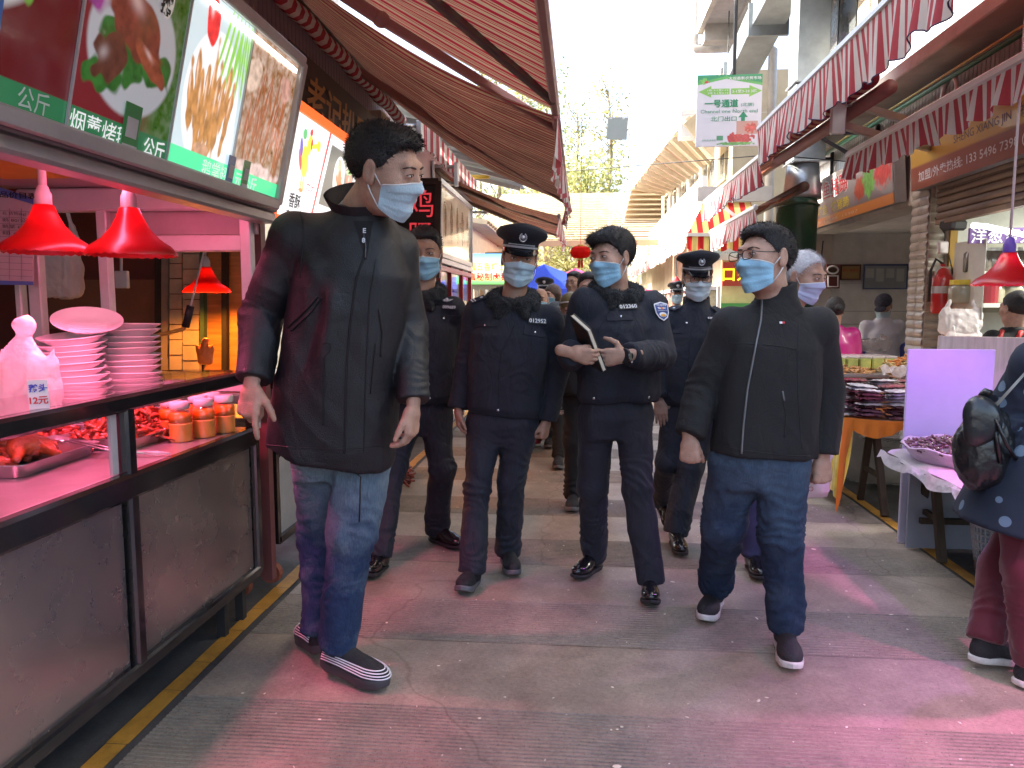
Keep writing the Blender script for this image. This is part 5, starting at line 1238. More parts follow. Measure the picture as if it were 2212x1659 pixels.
# foam plates: two leaning stacks
FOAM = M('foam_white', (.74, .70, .71), .45, var=.03)
def plate_mesh():
    m = MB(); n_ = 36; prof = [(.0, .003), (.30, .003), (.62, .004), (.70, .010), (.97, .030), (1.0, .031), (1.0, .028), (.96, .026), (.68, .004), (.6, 0)]; v = []; f = []
    for r_, h_ in prof:
        for k_ in range(n_):
            a = 2 * math.pi * k_ / n_; fl = 1 + (.012 * math.cos(a * 18) if .65 < r_ < .98 else 0); v.append((.118 * r_ * fl * math.cos(a), .085 * r_ * fl * math.sin(a), h_))
    for i in range(len(prof) - 1):
        for k_ in range(n_): f.append((i * n_ + k_, i * n_ + (k_ + 1) % n_, (i + 1) * n_ + (k_ + 1) % n_, (i + 1) * n_ + k_))
    m.add(v, f)
    for q in (-.02, 0, .02): m.box((0, q, .0045), (.12, .007, .003), bevel=.001)
    return m
pm = plate_mesh(); first = pm.build('foam_plate', FOAM, auto=40)
pl = []
for i in range(17): pl.append((-1.97 + .004 * math.sin(i * 2.1), 3.14 + .004 * math.cos(i * 1.7), .846 + i * .0262, .35 + .12 * math.sin(i * 1.3), .05 * math.sin(i * 1.9), .05 * math.cos(i * 2.3), 'right'))
for i in range(15): pl.append((-2.05 - .0025 * i + .012 * math.sin(i * .5), 2.93 + .003 * math.sin(i), .846 + i * .0268, .25 + .15 * math.sin(i * 1.1), .10 + .05 * math.sin(i * 1.5) + (.15 if i > 11 else 0), .04 - .012 * i, 'left'))
pl.append((-2.03, 2.96, 1.262, .5, .10, .62, 'top'))
ORD = 'bottom second third fourth fifth sixth seventh eighth ninth tenth eleventh twelfth thirteenth fourteenth fifteenth sixteenth topmost'.split(); KI = {'right': 0, 'left': 0, 'top': 0}
for i, (x, y, z, rz, rx, ry, sd_) in enumerate(pl):
    o = first if i == 0 else first.copy()
    if i: COL.objects.link(o)
    o.location = (x, y, z); o.rotation_euler = (rx * .5, ry * .5 if sd_ != 'top' else -.45, rz)
    o.scale = (1.13,) * 3
    if sd_ == 'top': o.rotation_euler = Vector((.42, -.5, 1)).to_track_quat('Z', 'Y').to_euler(); o.location.z += .028
    od = ORD[KI[sd_]]; KI[sd_] += 1
    tag(o, {'right': od + ' foam plate counted up from the counter in the right-hand stack', 'left': od + ' foam plate counted up from the counter in the leaning left-hand stack', 'top': 'single white foam plate tilted on top of the two stacks'}[sd_], 'plate', {'right': 'foam plates of the right-hand stack', 'left': 'foam plates of the left-hand stack', 'top': None}[sd_])
# jars of dipping oil
JL = M('jar_lid', (.72, .66, .66), .5); JO = M('jar_oil', (.90, .20, .01), .15, var=.1, coat=.5); JS = M('jar_sauce', (.88, .36, .07), .5, var=.1); JG = glassmat('jar_plastic', (.98, .95, .92), .05, .35)
jar = thing('sauce_jar', 'jar', 'jar', (0, 0, 0), 0, 'plastic jars of golden sauce on the goose counter')
m = MB(); m.lathe((0, 0, 0), [(.030, 0), (.032, .004), (.031, .02), (.032, .025), (.031, .045), (.032, .05), (.032, .055)], 16); m.build('sauce', JS, jar, smooth=True)
m = MB(); m.lathe((0, 0, .055), [(.032, 0), (.032, .025), (.026, .034)], 16); m.build('oil', JO, jar, smooth=True)
m = MB(); m.lathe((0, 0, 0), [(.0345, 0), (.035, .004), (.0335, .02), (.035, .025), (.0335, .045), (.035, .05), (.035, .082), (.028, .094), (.024, .098)], 18, cap=False); m.build('jar_wall', JG, jar, smooth=True)
m = MB(); m.lathe((0, 0, .096), [(.027, 0), (.029, .003), (.029, .017), (.026, .021)], 20); m.build('lid', JL, jar, auto=40)
JLAB = ['sauce jar nearest the pointing hand in the front row', 'sauce jar in the middle of the front row', 'leftmost sauce jar on the counter', 'sauce jar behind the pointing finger', 'farthest sauce jar at the back of the group', 'sauce jar second in the back row', 'sauce jar beside the stall post']
for i, (x, y) in enumerate(((-1.575, 2.83), (-1.53, 2.93), (-1.66, 2.91), (-1.50, 3.05), (-1.72, 3.03), (-1.61, 3.04), (-1.60, 3.14))):
    o = jar if i == 0 else copy_tree(jar); o.location = (x, y, .842); o['label'] = JLAB[i]; o.rotation_euler = (0, 0, i); o.scale = (1.34,) * 3
# tongs
t = thing('tongs', 'steel tongs with twisted clear handle lying across the counter', 'tongs', (-1.70, 2.45, .88)); m = MB()
m.tube([(-1.82, 2.50, .905), (-1.66, 2.50, .875), (-1.54, 2.52, .855)], .004, 6); m.tube([(-1.82, 2.48, .905), (-1.66, 2.485, .87), (-1.54, 2.515, .855)], .004, 6); m.box((-1.84, 2.49, .905), (.07, .05, .012), Euler((0, .2, 0)), .004); m.build('jaws', TRAY, t, smooth=True)
m = MB(); m.tube([(-1.56, 2.515, .858), (-1.50, 2.53, .852), (-1.46, 2.55, .848)], [.006, .009, .003], 8); m.build('film_wrap', filmmat('film_clear', (.85, .8, .82), .45, .1, .3), t, smooth=True)
# price tag on the rail
t = thing('price_tag', 'white price tag for goose head standing on the top rail', 'price tag', (-1.47, 1.64, 1.13)); pt = atx(83, 852, -1.47)
u_, w_ = Vector((.75, .66, 0)).normalized(), Vector((-.02, .0, 1)); m = MB(); m.box(pt, (.048, .004, .082), Matrix((u_, u_.cross(w_) * -1, w_)).transposed(), .002); m.build('card', M('tag_white', (.72, .66, .67), .4), t)
nn_ = u_.cross(w_); lettering('tag_letters', '鹅头', M('ink_blue', (.05, .05, .4), .5), pt + nn_ * .003 + w_ * .018, u_, w_, None, .022, t, .001, .03); lettering('tag_letters', '12元', M('ink_red', (.55, .02, .03), .5), pt + nn_ * .003 - w_ * .016, u_, w_, None, .022, t, .001, .03)
t = thing('food_box', 'clear plastic box of red meat at the left edge of the counter', 'box', (-1.75, 1.93, 1.14)); m = MB(); m.box((-1.60, 1.66, 1.130), (.16, .15, .05), bevel=.02); m.build('clear_lid', filmmat('film_clear'), t); m = MB(); m.box((-1.60, 1.66, 1.12), (.14, .13, .03), bevel=.012); m.build('meat_slices', FEET, t)
tomato = MB(); tomato.ell((-1.63, 1.86, 1.132), (.034, .034, .032), 16, 10); tag(tomato.build('red_bowl', M('bowl_red', (.35, .01, .015), .2, coat=.5), smooth=True), 'small round red pot behind the price tag', 'pot')
# perforated basket at the far end
t = thing('draining_basket', 'pale perforated basket of dried meat at the far end of the counter', 'basket', (-1.85, 3.3, 1.0)); m = MB(); m.box((-1.72, 3.45, .95), (.5, .3, .05), bevel=.01); m.build('basket_body', ALUW, t); m = MB(); m.box((-1.72, 3.45, .985), (.44, .25, .02), bevel=.008); m.build('dried_meat', M('meat_orange', (.5, .2, .05), .4, var=.4, vs=25, bump=.8, bs=60), t)
# ---------------------------------------------------------------- second stall on the left, its sign and cabinet
k2 = thing('food_stall', 'second left stall with plain grey cabinet behind the tall man', 'stall', (-1.9, 4.2, 0))
m = MB(); m.box((-1.49, 4.15, .51), (.03, 1.30, .55)); m.build('front_panel', M('panel_grey', (.36, .36, .35), .5, var=.1, dirt=.3), k2)
for (a, b_) in (((-1.47, 3.48, .22), (-1.47, 3.48, 1.05)), ((-1.47, 3.48, .23), (-1.47, 4.84, .23)), ((-1.47, 3.48, .80), (-1.47, 4.84, .80)), ((-1.47, 4.84, .22), (-1.47, 4.84, 1.8))): m = MB(); m.beam(a, b_, .035, .035); m.build('frame_rail', STEEL, k2)
m = MB(); m.box((-1.9, 4.15, .83), (.9, 1.4, .02)); m.build('counter_top', STEELB, k2); m = MB(); m.beam((-1.47, 3.5, .64), (-1.42, 3.8, .80), .02, .02); m.build('stay_rod', STEEL, k2)
for y_ in (3.5, 4.75): m = MB(); m.lathe((-1.52, y_, .055), [(.05, 0), (.055, .03)], 14, (0, 1, 0)); m.tube([(-1.52, y_, .055), (-1.52, y_ + .015, .22)], .014, 6); m.build('caster', M('caster_red_rubber'), k2)
m = MB(); m.box((-1.47, 3.38, .95), (.05, .05, 1.75)); m.build('corner_post', M('post_red_brown', (.16, .05, .05), .5), k2)
t, b, u, w, n = lightbox('lit white and orange sign for crispy spring chicken above the second left stall', 3.60, 5.20, -1.50, 1.80, -1.40, 2.36, M('frame_orange_lit', (.8, .10, .02), .5, emis=.35), .05)
def onb2(y_, h_): return Vector((-1.50, y_, 1.80)) + w.normalized() * h_ + n * .004
img, X, Y = canvas(1.55, .52, 280, (.72, .74, .78)); L_ = .56 + (Y - .26) * .25
img[np.abs(X - L_) < .012] = (.6, .02, .02); ph = (X > L_ + .06) & (X < L_ + .55) & (Y > .12) & (Y < .46); img[ph] = (.10, .11, .10)
blob(img, X, Y, .86, .30, .10, .13, (.72, .74, .72), .2); blob(img, X, Y, .86, .31, .065, .09, (.42, .12, .03), .4, .15, .3, 4, .4); blob(img, X, Y, 1.06, .30, .06, .07, (.4, .1, .04), 0, .2, .3, 5, .3); blob(img, X, Y, 1.04, .37, .04, .03, (.1, .35, .04), 0, .3, .4, 5)
# rooster drawing
for (cx, cy, rx, ry, c_, a) in ((.30, .30, .055, .085, (.78, .68, .04), .3), (.34, .39, .035, .055, (.78, .68, .04), -.2), (.345, .455, .022, .018, (.75, .04, .04), .3), (.37, .40, .016, .03, (.75, .04, .04), 0), (.42, .40, .05, .014, (.8, .7, .03), .25), (.47, .41, .03, .03, (.8, .7, .03), 0), (.24, .30, .02, .06, (.6, .05, .04), .5), (.235, .36, .022, .05, (.12, .1, .4), .3), (.26, .43, .03, .028, (.1, .4, .15), .4), (.29, .19, .01, .04, (.8, .35, .04), 0), (.32, .19, .01, .04, (.8, .35, .04), .1), (.30, .155, .035, .01, (.75, .2, .03), 0)): blob(img, X, Y, cx, cy, rx, ry, c_, a, .12)
printed('picture_panel', img, Vector((-1.50, 3.625, 1.80)) + w.normalized() * .022 + n * .002, (0, 1.55, 0), w.normalized() * .53, printmat('print_sign_lit', .32, .3, .3), t)
for s_, yy, hh, sz in (('香酥', 3.86, .115, .075), ('童子鸡', 3.87, .03, .07)): lettering('sign_letters', s_, INK, onb2(yy, hh + .0), u, w, None, sz, t, .001, .02)
lettering('sign_letters', '光头', M('ink_red'), onb2(4.05, .22), u, w, None, .06, t, .001, .0)
t = thing('brown_sign', 'dim brown sign with golden characters above the chicken sign', 'sign', (-1.8, 5.4, 2.6)); m = MB(); m.slab((-1.78, 4.55, 2.50), (-1.78, 6.55, 2.50), (-1.74, 6.55, 2.95), (-1.74, 4.55, 2.95), .05); m.build('board', M('board_brown', (.035, .022, .016), .5), t)
lettering('sign_letters', '老记扒鸭', M('gold_dim', (.36, .17, .03), .5), (-1.752, 5.55, 2.73), (0, 1, 0), (.04, 0, .45), 1.4, .26, t, .003, .02)
m = MB(); m.box((-1.80, 6.75, 2.5), (.14, .30, 1.1)); tag(m.build('wall_pier', tl), 'narrow tiled pier at the end of the brown sign', 'pier')
# LED stall farther on
t = thing('led_sign', 'black LED sign with red outlined characters facing the street', 'sign', (-1.7, 7.5, 1.8)); 
m = MB(); m.slab(aty(800, 600, 7.5), aty(940, 600, 7.5), aty(945, 395, 7.5), aty(800, 395, 7.5), .1); m.build('panel', M('led_black', (.02, .02, .022), .4, var=.5, vs=220), t)
for p_, q_ in (((944, 600), (948, 392)), ((800, 392), (948, 392))): m = MB(); m.beam(aty(*p_, 7.47), aty(*q_, 7.47), .05, .06); m.build('frame_rail', M('frame_dark_brown', (.07, .045, .04), .5), t)
lettering('led_characters', '鸡', M('led_red', (.45, .03, .04), .5, emis=.25), aty(908, 440, 7.43), (1, 0, 0), (0, 0, 1), None, .26, t, .002, .0); lettering('led_characters', '肠', M('led_red'), aty(908, 508, 7.43), (1, 0, 0), (0, 0, 1), None, .24, t, .002, .0)
k3 = thing('food_stall', 'red-framed glass stall with cream light box beyond the officers on the left', 'stall', (-1.6, 8.5, 0))
img, X, Y = canvas(2.1, .7, 120, (.62, .55, .42)); img += fbm(np.stack([X * 3, Y * 5, 0 * X], -1), 3, 3)[..., None] * A3((.25, .25, .22))
for k_ in range(5): blob(img, X, Y, .3 + .38 * k_, .38, .07 + .02 * (k_ % 2), .22, (.12, .14, .08), 0, .15, .1, k_)
printed('picture_panel', img, (-1.40, 7.56, 1.90), (0, 2.1, 0), (.0, 0, .68), printmat('print_plain', 0, .15, .6), k3)
for a, b_ in (((-1.40, 7.52, 1.88), (-1.40, 9.7, 1.88)), ((-1.40, 7.52, 2.6), (-1.40, 9.7, 2.6)), ((-1.40, 7.52, 1.86), (-1.40, 7.52, 2.62)), ((-1.40, 9.68, 1.86), (-1.40, 9.68, 2.62))): m = MB(); m.beam(a, b_, .05, .05); m.build('frame_rail', ALU, k3)
m = MB(); m.box((-1.55, 8.6, 1.82), (.35, 2.2, .05)); m.build('header', ALUW, k3)
FR = M('frame_red', (.35, .02, .03), .4)
for y_ in (7.55, 8.2, 9.0, 9.7): m = MB(); m.beam((-1.42, y_, .05), (-1.42, y_, 1.8), .045, .045); m.build('frame_post', FR, k3)
for z_ in (.85, 1.75): m = MB(); m.beam((-1.42, 7.55, z_), (-1.42, 9.7, z_), .05, .05); m.build('frame_rail', FR, k3)
m = MB(); m.box((-1.43, 8.6, 1.3), (.006, 2.1, .85)); m.build('glass_pane', GLS, k3); m = MB(); m.box((-1.43, 8.6, .45), (.02, 2.1, .75)); m.build('front_panel', STEELP, k3)
m = MB(); m.box((-2.1, 8.6, 1.2), (.06, 2.4, 2.3)); m.build('back_wall', M('wall_red_dim', (.22, .05, .05), .6), k3)
pile('hanging_goods', '', -1.7, 8.6, 1.1, .2, .9, .5, 120, M('goods_mixed', (.35, .22, .12), .4, var=.7, vs=5), (.05, .16), .02, seed=8, dome=False)
st = thing('yellow_sticker', 'round yellow sticker on the red stall frame', 'sticker', (-1.38, 7.6, 1.4)); m = MB(); m.lathe(aty(929, 665, 7.5), [(.045, 0), (.045, .004)], 18, (0, -1, 0)); m.build('disc', M('sticker_yellow', (.6, .6, .1), .4), st)
# red peppers heaped on the ground behind the officers
pile('dried_chilli_heap', '', -1.52, 5.6, .0, .22, .5, .38, 230, M('chilli_red', (.22, .025, .015), .35, var=.5, vs=20), (.05, .11), .010, seed=12)
t = thing('green_blue_sign', 'green and blue sign with yellow and red characters across the far left stall', 'sign', (-1.8, 14, 2.0))
img, X, Y = canvas(2.0, .62, 60); g_ = (Y / .62)[..., None]; img[:] = A3((.12, .62, .10)) * np.clip(1.3 - 2.2 * g_, 0, 1) + A3((.75, .82, .9)) * (1 - np.abs(g_ - .55) * 1.8).clip(0, 1) * .8 + A3((.05, .35, .75)) * np.clip(2 * g_ - 1.0, 0, 1)
A_ = aty(985, 614, 14); printed('print', img, A_, (aty(1130, 614, 14) - A_), (0, 0, .56), printmat('print_sign_lit'), t); m = MB(); m.slab(A_ + Vector((0, .02, 0)), aty(1130, 614, 14.02), aty(1130, 614, 14.02) + Vector((0, 0, .56)), A_ + Vector((0, .02, .56)), .1); m.build('case', M('case_grey'), t)
lettering('sign_letters', '清真五香烤土鸡', M('let_yellow', (.8, .7, .02), .5, emis=.3), aty(1052, 576, 13.98), (1, 0, 0), (0, 0, 1), .95, .16, t, .004, .02); lettering('sign_letters', '清真秘制卤鹅', M('let_red', (.7, .02, .02), .5, emis=.2), aty(1046, 598, 13.98), (1, 0, 0), (0, 0, 1), .9, .15, t, .004, .02)
k4 = thing('far_stall', 'far left stall hung with packaged goods under the green sign', 'stall', (-1.7, 14, 0)); m = MB(); m.box((-1.9, 14.4, .9), (1.4, .6, 1.8)); m.build('stall_body', M('stall_grey', (.3, .28, .26), .7, dirt=.4), k4)
for i in range(9): m = MB(); m.slab((-1.9 + .1 * i, 13.5 + .03 * i, 1.0), (-1.83 + .1 * i, 13.55, 1.0), (-1.83 + .1 * i, 13.55, 1.62), (-1.9 + .1 * i, 13.5 + .03 * i, 1.65), .02); m.build('hanging_pack', M('pack_%d' % (i % 3), ((.4, .36, .3), (.3, .2, .12), (.5, .5, .48))[i % 3], .4), k4)
# ---------------------------------------------------------------- right-hand row of shops
FXR = 3.0
SWHT = M('strip_tile_pale', (.50, .48, .47), .35, var=.12, vs=7, dirt=.35, coat=.2)
row = thing('shop_row', 'two-storey row of market shops clad in narrow pale strip tiles on the right', 'building', (3.4, 7, 0))
PW = M('plaster_pale', (.5, .48, .44), .8, dirt=.35); IN1 = M('interior_white', (.66, .68, .62), .6, dirt=.15); IN2 = M('interior_grey', (.74, .72, .70), .6, dirt=.15)
CONC = M('concrete_pale', (.42, .40, .37), .8, dirt=.5, vs=3)
def rbox(name, x0, x1, y0, y1, z0, z1, mat, par=row, bev=0.): m = MB(); m.box(((x0 + x1) / 2, (y0 + y1) / 2, (z0 + z1) / 2), (x1 - x0, y1 - y0, z1 - z0), bevel=bev); return m.build(name, mat, par)
rbox('wall', 3.06, 6.5, 1.0, 11.2, 2.9, 8.5, PW); rbox('wall', 3.06, 3.3, 10.4, 11.2, 0, 2.9, PW); rbox('lintel', 3.05, 3.35, 1.0, 11.2, 2.30, 2.9, PW)
rbox('ledge', 2.68, 3.06, 1.5, 11.2, 3.30, 3.42, CONC, bev=.01)
# strip tiles above the signs
ms = MB(); ms.box((3.03, 0, 3.08), (.03, .055, .40), bevel=.004); s0 = ms.build('strip_tile', SWHT, row)
ms = MB(); ms.box((3.03, 0, 3.85), (.03, .055, .78), bevel=.004); s1 = ms.build('strip_tile', SWHT, row)
for i, yy in enumerate(np.arange(3.4, 11.2, .0625)):
    for s_ in (s0, s1):
        o = s_ if i == 0 else s_.copy()
        if i: COL.objects.link(o); o.parent = row
        o.location = (0, yy, 0)
rbox('joint_backing', 3.05, 3.062, 3.3, 11.2, 2.86, 4.26, M('joint_dark', (.04, .035, .04), .8))
# upper windows between tiled piers
for (y0, y1) in ((5.1, 6.4), (7.0, 8.3), (8.9, 10.2)):
    w_ = rbox('window', 3.0, 3.09, y0, y1, 4.3, 6.2, M('window_frame_dark', (.05, .05, .055), .4)); 
    for a, b_ in ((y0 + .06, (y0 + y1) / 2 - .03), ((y0 + y1) / 2 + .03, y1 - .06)): rbox('pane', 2.985, 3.0, a, b_, 4.36, 5.2, M('pane_grey', (.12, .13, .13), .1, coat=.3), w_); rbox('pane', 2.985, 3.0, a, b_, 5.26, 6.1, M('pane_grey'), w_)
for y0 in (6.42, 8.32, 10.25):
    for j in range(7):
        for i in range(3): rbox('pier_tile', 2.97, 3.05, y0 + i * .19, y0 + i * .19 + .183, 4.3 + j * .3, 4.3 + j * .3 + .293, M('tile_cream'))
# balcony slab with soffit, drain pipe
rbox('balcony_slab', 1.88, 3.06, 6.0, 13.0, 5.80, 6.0, M('soffit_grey', (.46, .45, .45), .8, dirt=.35)); rbox('balcony_parapet', 1.84, 1.92, 6.0, 13.0, 5.74, 7.4, PW); rbox('balcony_beam', 1.92, 3.0, 12.7, 12.98, 5.55, 5.8, PW); rbox('soffit_rib', 2.38, 2.5, 6, 12.7, 5.74, 5.8, PW)
WP = M('pipe_white', (.55, .53, .5), .4, dirt=.3)
t = thing('drain_pipe', 'white drain pipe running down and along under the balcony edge', 'pipe', (1.8, 13.1, 5.5)); m = MB(); m.tube([(1.80, 13.1, 9), (1.80, 13.1, 5.62), (1.85, 13.1, 5.55), (3.0, 13.1, 5.55), (3.08, 13.1, 5.5), (3.1, 13.1, 2.6)], .075, 12); m.build('pipe_run', WP, t, smooth=True)
for z_ in (7.2, 6.4): m = MB(); m.lathe((1.80, 13.1, z_), [(.083, 0), (.083, .05)], 12); m.build('coupling', M('coupling_cream', (.5, .42, .25), .5), t)
# tile-faced pillar between the shops
pil = thing('shop_pillar', 'pillar faced with wavy relief tiles between the two open shops', 'pillar', (3.0, 7.2, 0)); m = MB(); m.box((3.12, 7.16, 1.2), (.2, .36, 2.4)); m.build('core', PW, pil)
mt = MB(); mt.grid(lambda i, j: (3.015 - .012 * abs(math.sin(j * math.pi * 1)) - .004 * math.sin(i * 12), .005 + .165 * i, .004 + .072 * j), 4, 5); tile0 = mt.build('tile', M('tile_relief', (.36, .33, .27), .4, var=.3, vs=6, dirt=.4, coat=.2), pil, smooth=True)
mt = MB(); mt.grid(lambda i, j: (3.02 + .165 * (1 - i), 6.972 - .012 * abs(math.sin(j * math.pi)), .004 + .072 * j), 4, 5); tile1 = mt.build('tile', M('tile_relief'), pil, smooth=True)
n_ = 0
for r in range(31):
    for c_ in range(2):
        o = tile0 if (r, c_) == (0, 0) else tile0.copy()
        if (r, c_) != (0, 0): COL.objects.link(o); o.parent = pil
        o.location = (0, 6.985 + c_ * .172, r * .0775)
    o = tile1 if r == 0 else tile1.copy()
    if r: COL.objects.link(o); o.parent = pil
    o.location = (0, 0, r * .0775)
m = MB(); m.beam((3.20, 6.93, 0), (3.20, 6.93, 2.3), .06, .03); m.build('yellow_edge', M('edge_ochre', (.38, .22, .02), .6, dirt=.4), pil)
# first shop: shutter, interior
sh1 = thing('snack_shop', 'open snack shop with shelves behind the red heat lamp at the right edge', 'shop', (4.2, 5.6, 0))
def r1(name, *a, mat=IN1, par=sh1, bev=0.): return rbox(name, *a, mat, par, bev)
r1('side_wall', 3.16, 6.5, 6.96, 7.0, 0, 2.5); r1('back_wall', 5.6, 5.66, 2.0, 7.0, 0, 2.5); r1('ceiling', 3.2, 6, 2, 7, 2.48, 2.5, mat=M('ceiling_pale', (.5, .52, .45), .6)); r1('floor', 3.05, 6, 2, 7, -.01, .02, mat=DARKC)
SHUT = M('shutter_brown', (.16, .095, .055), .55, var=.3, vs=4, dirt=.5)
for j in range(5): m = MB(); m.tube([(3.06, 3.0, 2.13 + j * .062), (3.06, 6.9, 2.13 + j * .062)], .033, 8); m.build('shutter_slat', SHUT, sh1, smooth=True)
r1('shutter_foot', 3.03, 3.09, 3.0, 6.9, 2.06, 2.10, mat=SHUT); r1('shutter_handle', 3.01, 3.04, 4.9, 5.1, 2.14, 2.18, mat=IRON)
def a1(x, y, yy=6.9): return aty(x, y, yy)
def wq(name, x0, y0, x1, y1, mat, yy=6.9, th=.03, par=sh1, bev=0.):
    a, c_ = aty(x0, y1, yy), aty(x1, y0, yy); m = MB(); m.box(((a.x + c_.x) / 2, yy, (a.z + c_.z) / 2), (abs(c_.x - a.x), th, abs(c_.z - a.z)), bevel=bev); return m.build(name, mat, par)
SHW = M('shelf_white', (.55, .56, .5), .5)
wq('shelf_unit_back', 2088, 520, 2300, 675, M('shelf_back', (.38, .38, .3), .6), 6.88)
wq('shelf_post', 2086, 520, 2096, 690, SHW, 6.5, .5); wq('shelf_board', 2090, 588, 2330, 597, SHW, 6.6, .5); wq('shelf_board', 2090, 655, 2330, 664, SHW, 6.6, .5)
ps = thing('shelf_sign', 'purple sign with white characters over the snack shelves', 'sign', aty(2150, 507, 6.3)); wq('board', 2092, 491, 2330, 526, M('sign_purple', (.16, .08, .30), .5), 6.3, .03, ps)
lettering('sign_letters', '洋葱海外', WHITEP, aty(2168, 509, 6.27), (1, 0, 0), (0, 0, 1), None, .115, ps, .003, .01)
t = thing('led_strip', 'curved lit LED strip across the snack shop ceiling', 'lamp', aty(2150, 492, 6.0)); m = MB(); m.tube([aty(*q, 5.9) for q in ((2100, 487), (2130, 489), (2165, 497), (2212, 507), (2300, 512))], .018, 8); m.build('lit_tube', M('tube_lit_white', (1, 1, .96), .5, emis=3), t, smooth=True)
l = bpy.data.lights.new('strip_light', 'AREA'); l.shape = 'RECTANGLE'; l.size, l.size_y = 1.2, .1; l.energy = 20; l.color = (1, .98, .88); o = bpy.data.objects.new('strip_light', l); COL.objects.link(o); o.parent = t; o.location = Vector((4.3, 5.6, 2.3)) - t.location
jl = M('jar_lid_steel', (.5, .5, .48), .3, metal=.6); jb = M('jar_dark', (.12, .10, .08), .25, var=.5, vs=12, coat=.4); jy = M('jar_yellow_lid', (.65, .5, .05), .5)
sj = thing('storage_jar', 'jar', 'jar', (0, 0, 0), 0, 'jars on the snack shop shelves'); m = MB(); m.lathe((0, 0, 0), [(.07, 0), (.075, .01), (.075, .15), (.06, .17)], 14); m.build('jar_body', jb, sj, smooth=True); m = MB(); m.lathe((0, 0, .17), [(.062, 0), (.062, .025)], 14); m.build('lid', jl, sj)
sy = thing('storage_jar', 'jar', 'jar', (0, 0, 0), 0, 'jars on the snack shop shelves'); m = MB(); m.lathe((0, 0, 0), [(.09, 0), (.10, .01), (.10, .13), (.085, .15)], 14); m.build('jar_body', M('jar_clear_grey', (.3, .28, .2), .2, coat=.4), sy, smooth=True); m = MB(); m.lathe((0, 0, .15), [(.092, 0), (.092, .04)], 14); m.build('lid', jy, sy)
for i, px in enumerate((2102, 2122, 2142, 2166, 2190, 2208)):
    o = sj if i == 0 else copy_tree(sj); o.location = aty(px, 588, 6.55); o['label'] = 'steel-lidded storage jar on the upper snack shelf, ' + ('leftmost', 'second from the left', 'third from the left', 'just left of the lamp cable', 'behind the lamp cable', 'at the picture edge')[i]
for i, px in enumerate((2076, 2110, 2140, 2185)):
    o = sy if i == 0 else copy_tree(sy); o.location = aty(px, 655, 6.55); o['label'] = 'yellow-lidded storage jar on the lower snack shelf, ' + ('leftmost', 'second from the left', 'third from the left', 'rightmost')[i]
o = thing('storage_jar', 'dark red canister between the yellow-lidded jars', 'canister', aty(2146, 655, 6.5)); m = MB(); m.lathe(aty(2134, 655, 6.45), [(.07, 0), (.07, .2)], 14); m.build('body', M('can_red', (.25, .02, .03), .3), o)
# things on the side wall of the first shop
t = thing('security_camera', 'black security camera under the ceiling of the snack shop', 'camera', aty(2060, 488, 6.8)); m = MB(); m.box(aty(2059, 486, 6.75), (.16, .16, .09), Euler((.1, 0, .4)), .02); m.build('housing', M('camera_black', (.03, .03, .035), .3), t); m = MB(); m.tube([aty(2045, 496, 6.9), aty(2038, 497, 6.85), aty(2050, 492, 6.8)], .012, 6); m.tube([aty(2020, 470, 6.9), aty(2036, 495, 6.9)], .006, 5); m.build('bracket', IRON, t)
t = thing('router_box', 'white plastic device hung on the snack shop side wall', 'device', aty(2037, 535, 6.9)); wq('case', 2025, 521, 2048, 549, ALUW, 6.86, .05, t, .012); m = MB(); m.tube([aty(2040, 522, 6.85), aty(2042, 505, 6.88), aty(2036, 497, 6.9)], .006, 5); m.tube([aty(2050, 550, 6.88), aty(2060, 600, 6.88), aty(2072, 605, 6.88), aty(2092, 600, 6.88)], .006, 5); m.build('cable', IRON, t)
t = thing('wall_paper_sheet', 'blank grey paper sheet hanging over the fire extinguisher', 'paper', aty(2034, 596, 6.8)); wq('sheet', 2018, 576, 2055, 616, M('paper_grey', (.5, .5, .46), .7), 6.78, .004, t)
t = thing('fire_extinguisher', 'red fire extinguisher on the snack shop wall under a paper sheet', 'extinguisher', aty(2031, 676, 6.8)); c_ = aty(2031, 677, 6.8); m = MB(); m.lathe(c_, [(.07, 0), (.078, .02), (.078, .30), (.05, .37), (.02, .39), (.02, .42)], 16); m.build('cylinder', M('red_paint', (.45, .02, .02), .3, coat=.4), t, smooth=True)
m = MB(); m.lathe(c_ + Vector((0, 0, .17)), [(.0795, 0), (.0795, .06)], 16, cap=False); m.build('label_band', M('band_pale', (.5, .5, .5), .5), t); m = MB(); m.tube([c_ + Vector(q) for q in ((0, 0, .42), (-.06, 0, .46), (-.1, 0, .36), (-.1, 0, .1))], .012, 6); m.build('hose', M('rubber_black'), t, smooth=True)
bag('plastic_bag', 'white printed plastic bag hanging beside the fire extinguisher', aty(2072, 722, 6.3), (.33, .14, .27), PLB, 21, False)
bag('plastic_bag', 'white plastic bag with red print hanging below the first one', aty(2080, 765, 6.2), (.30, .14, .22), PLB, 23, False)
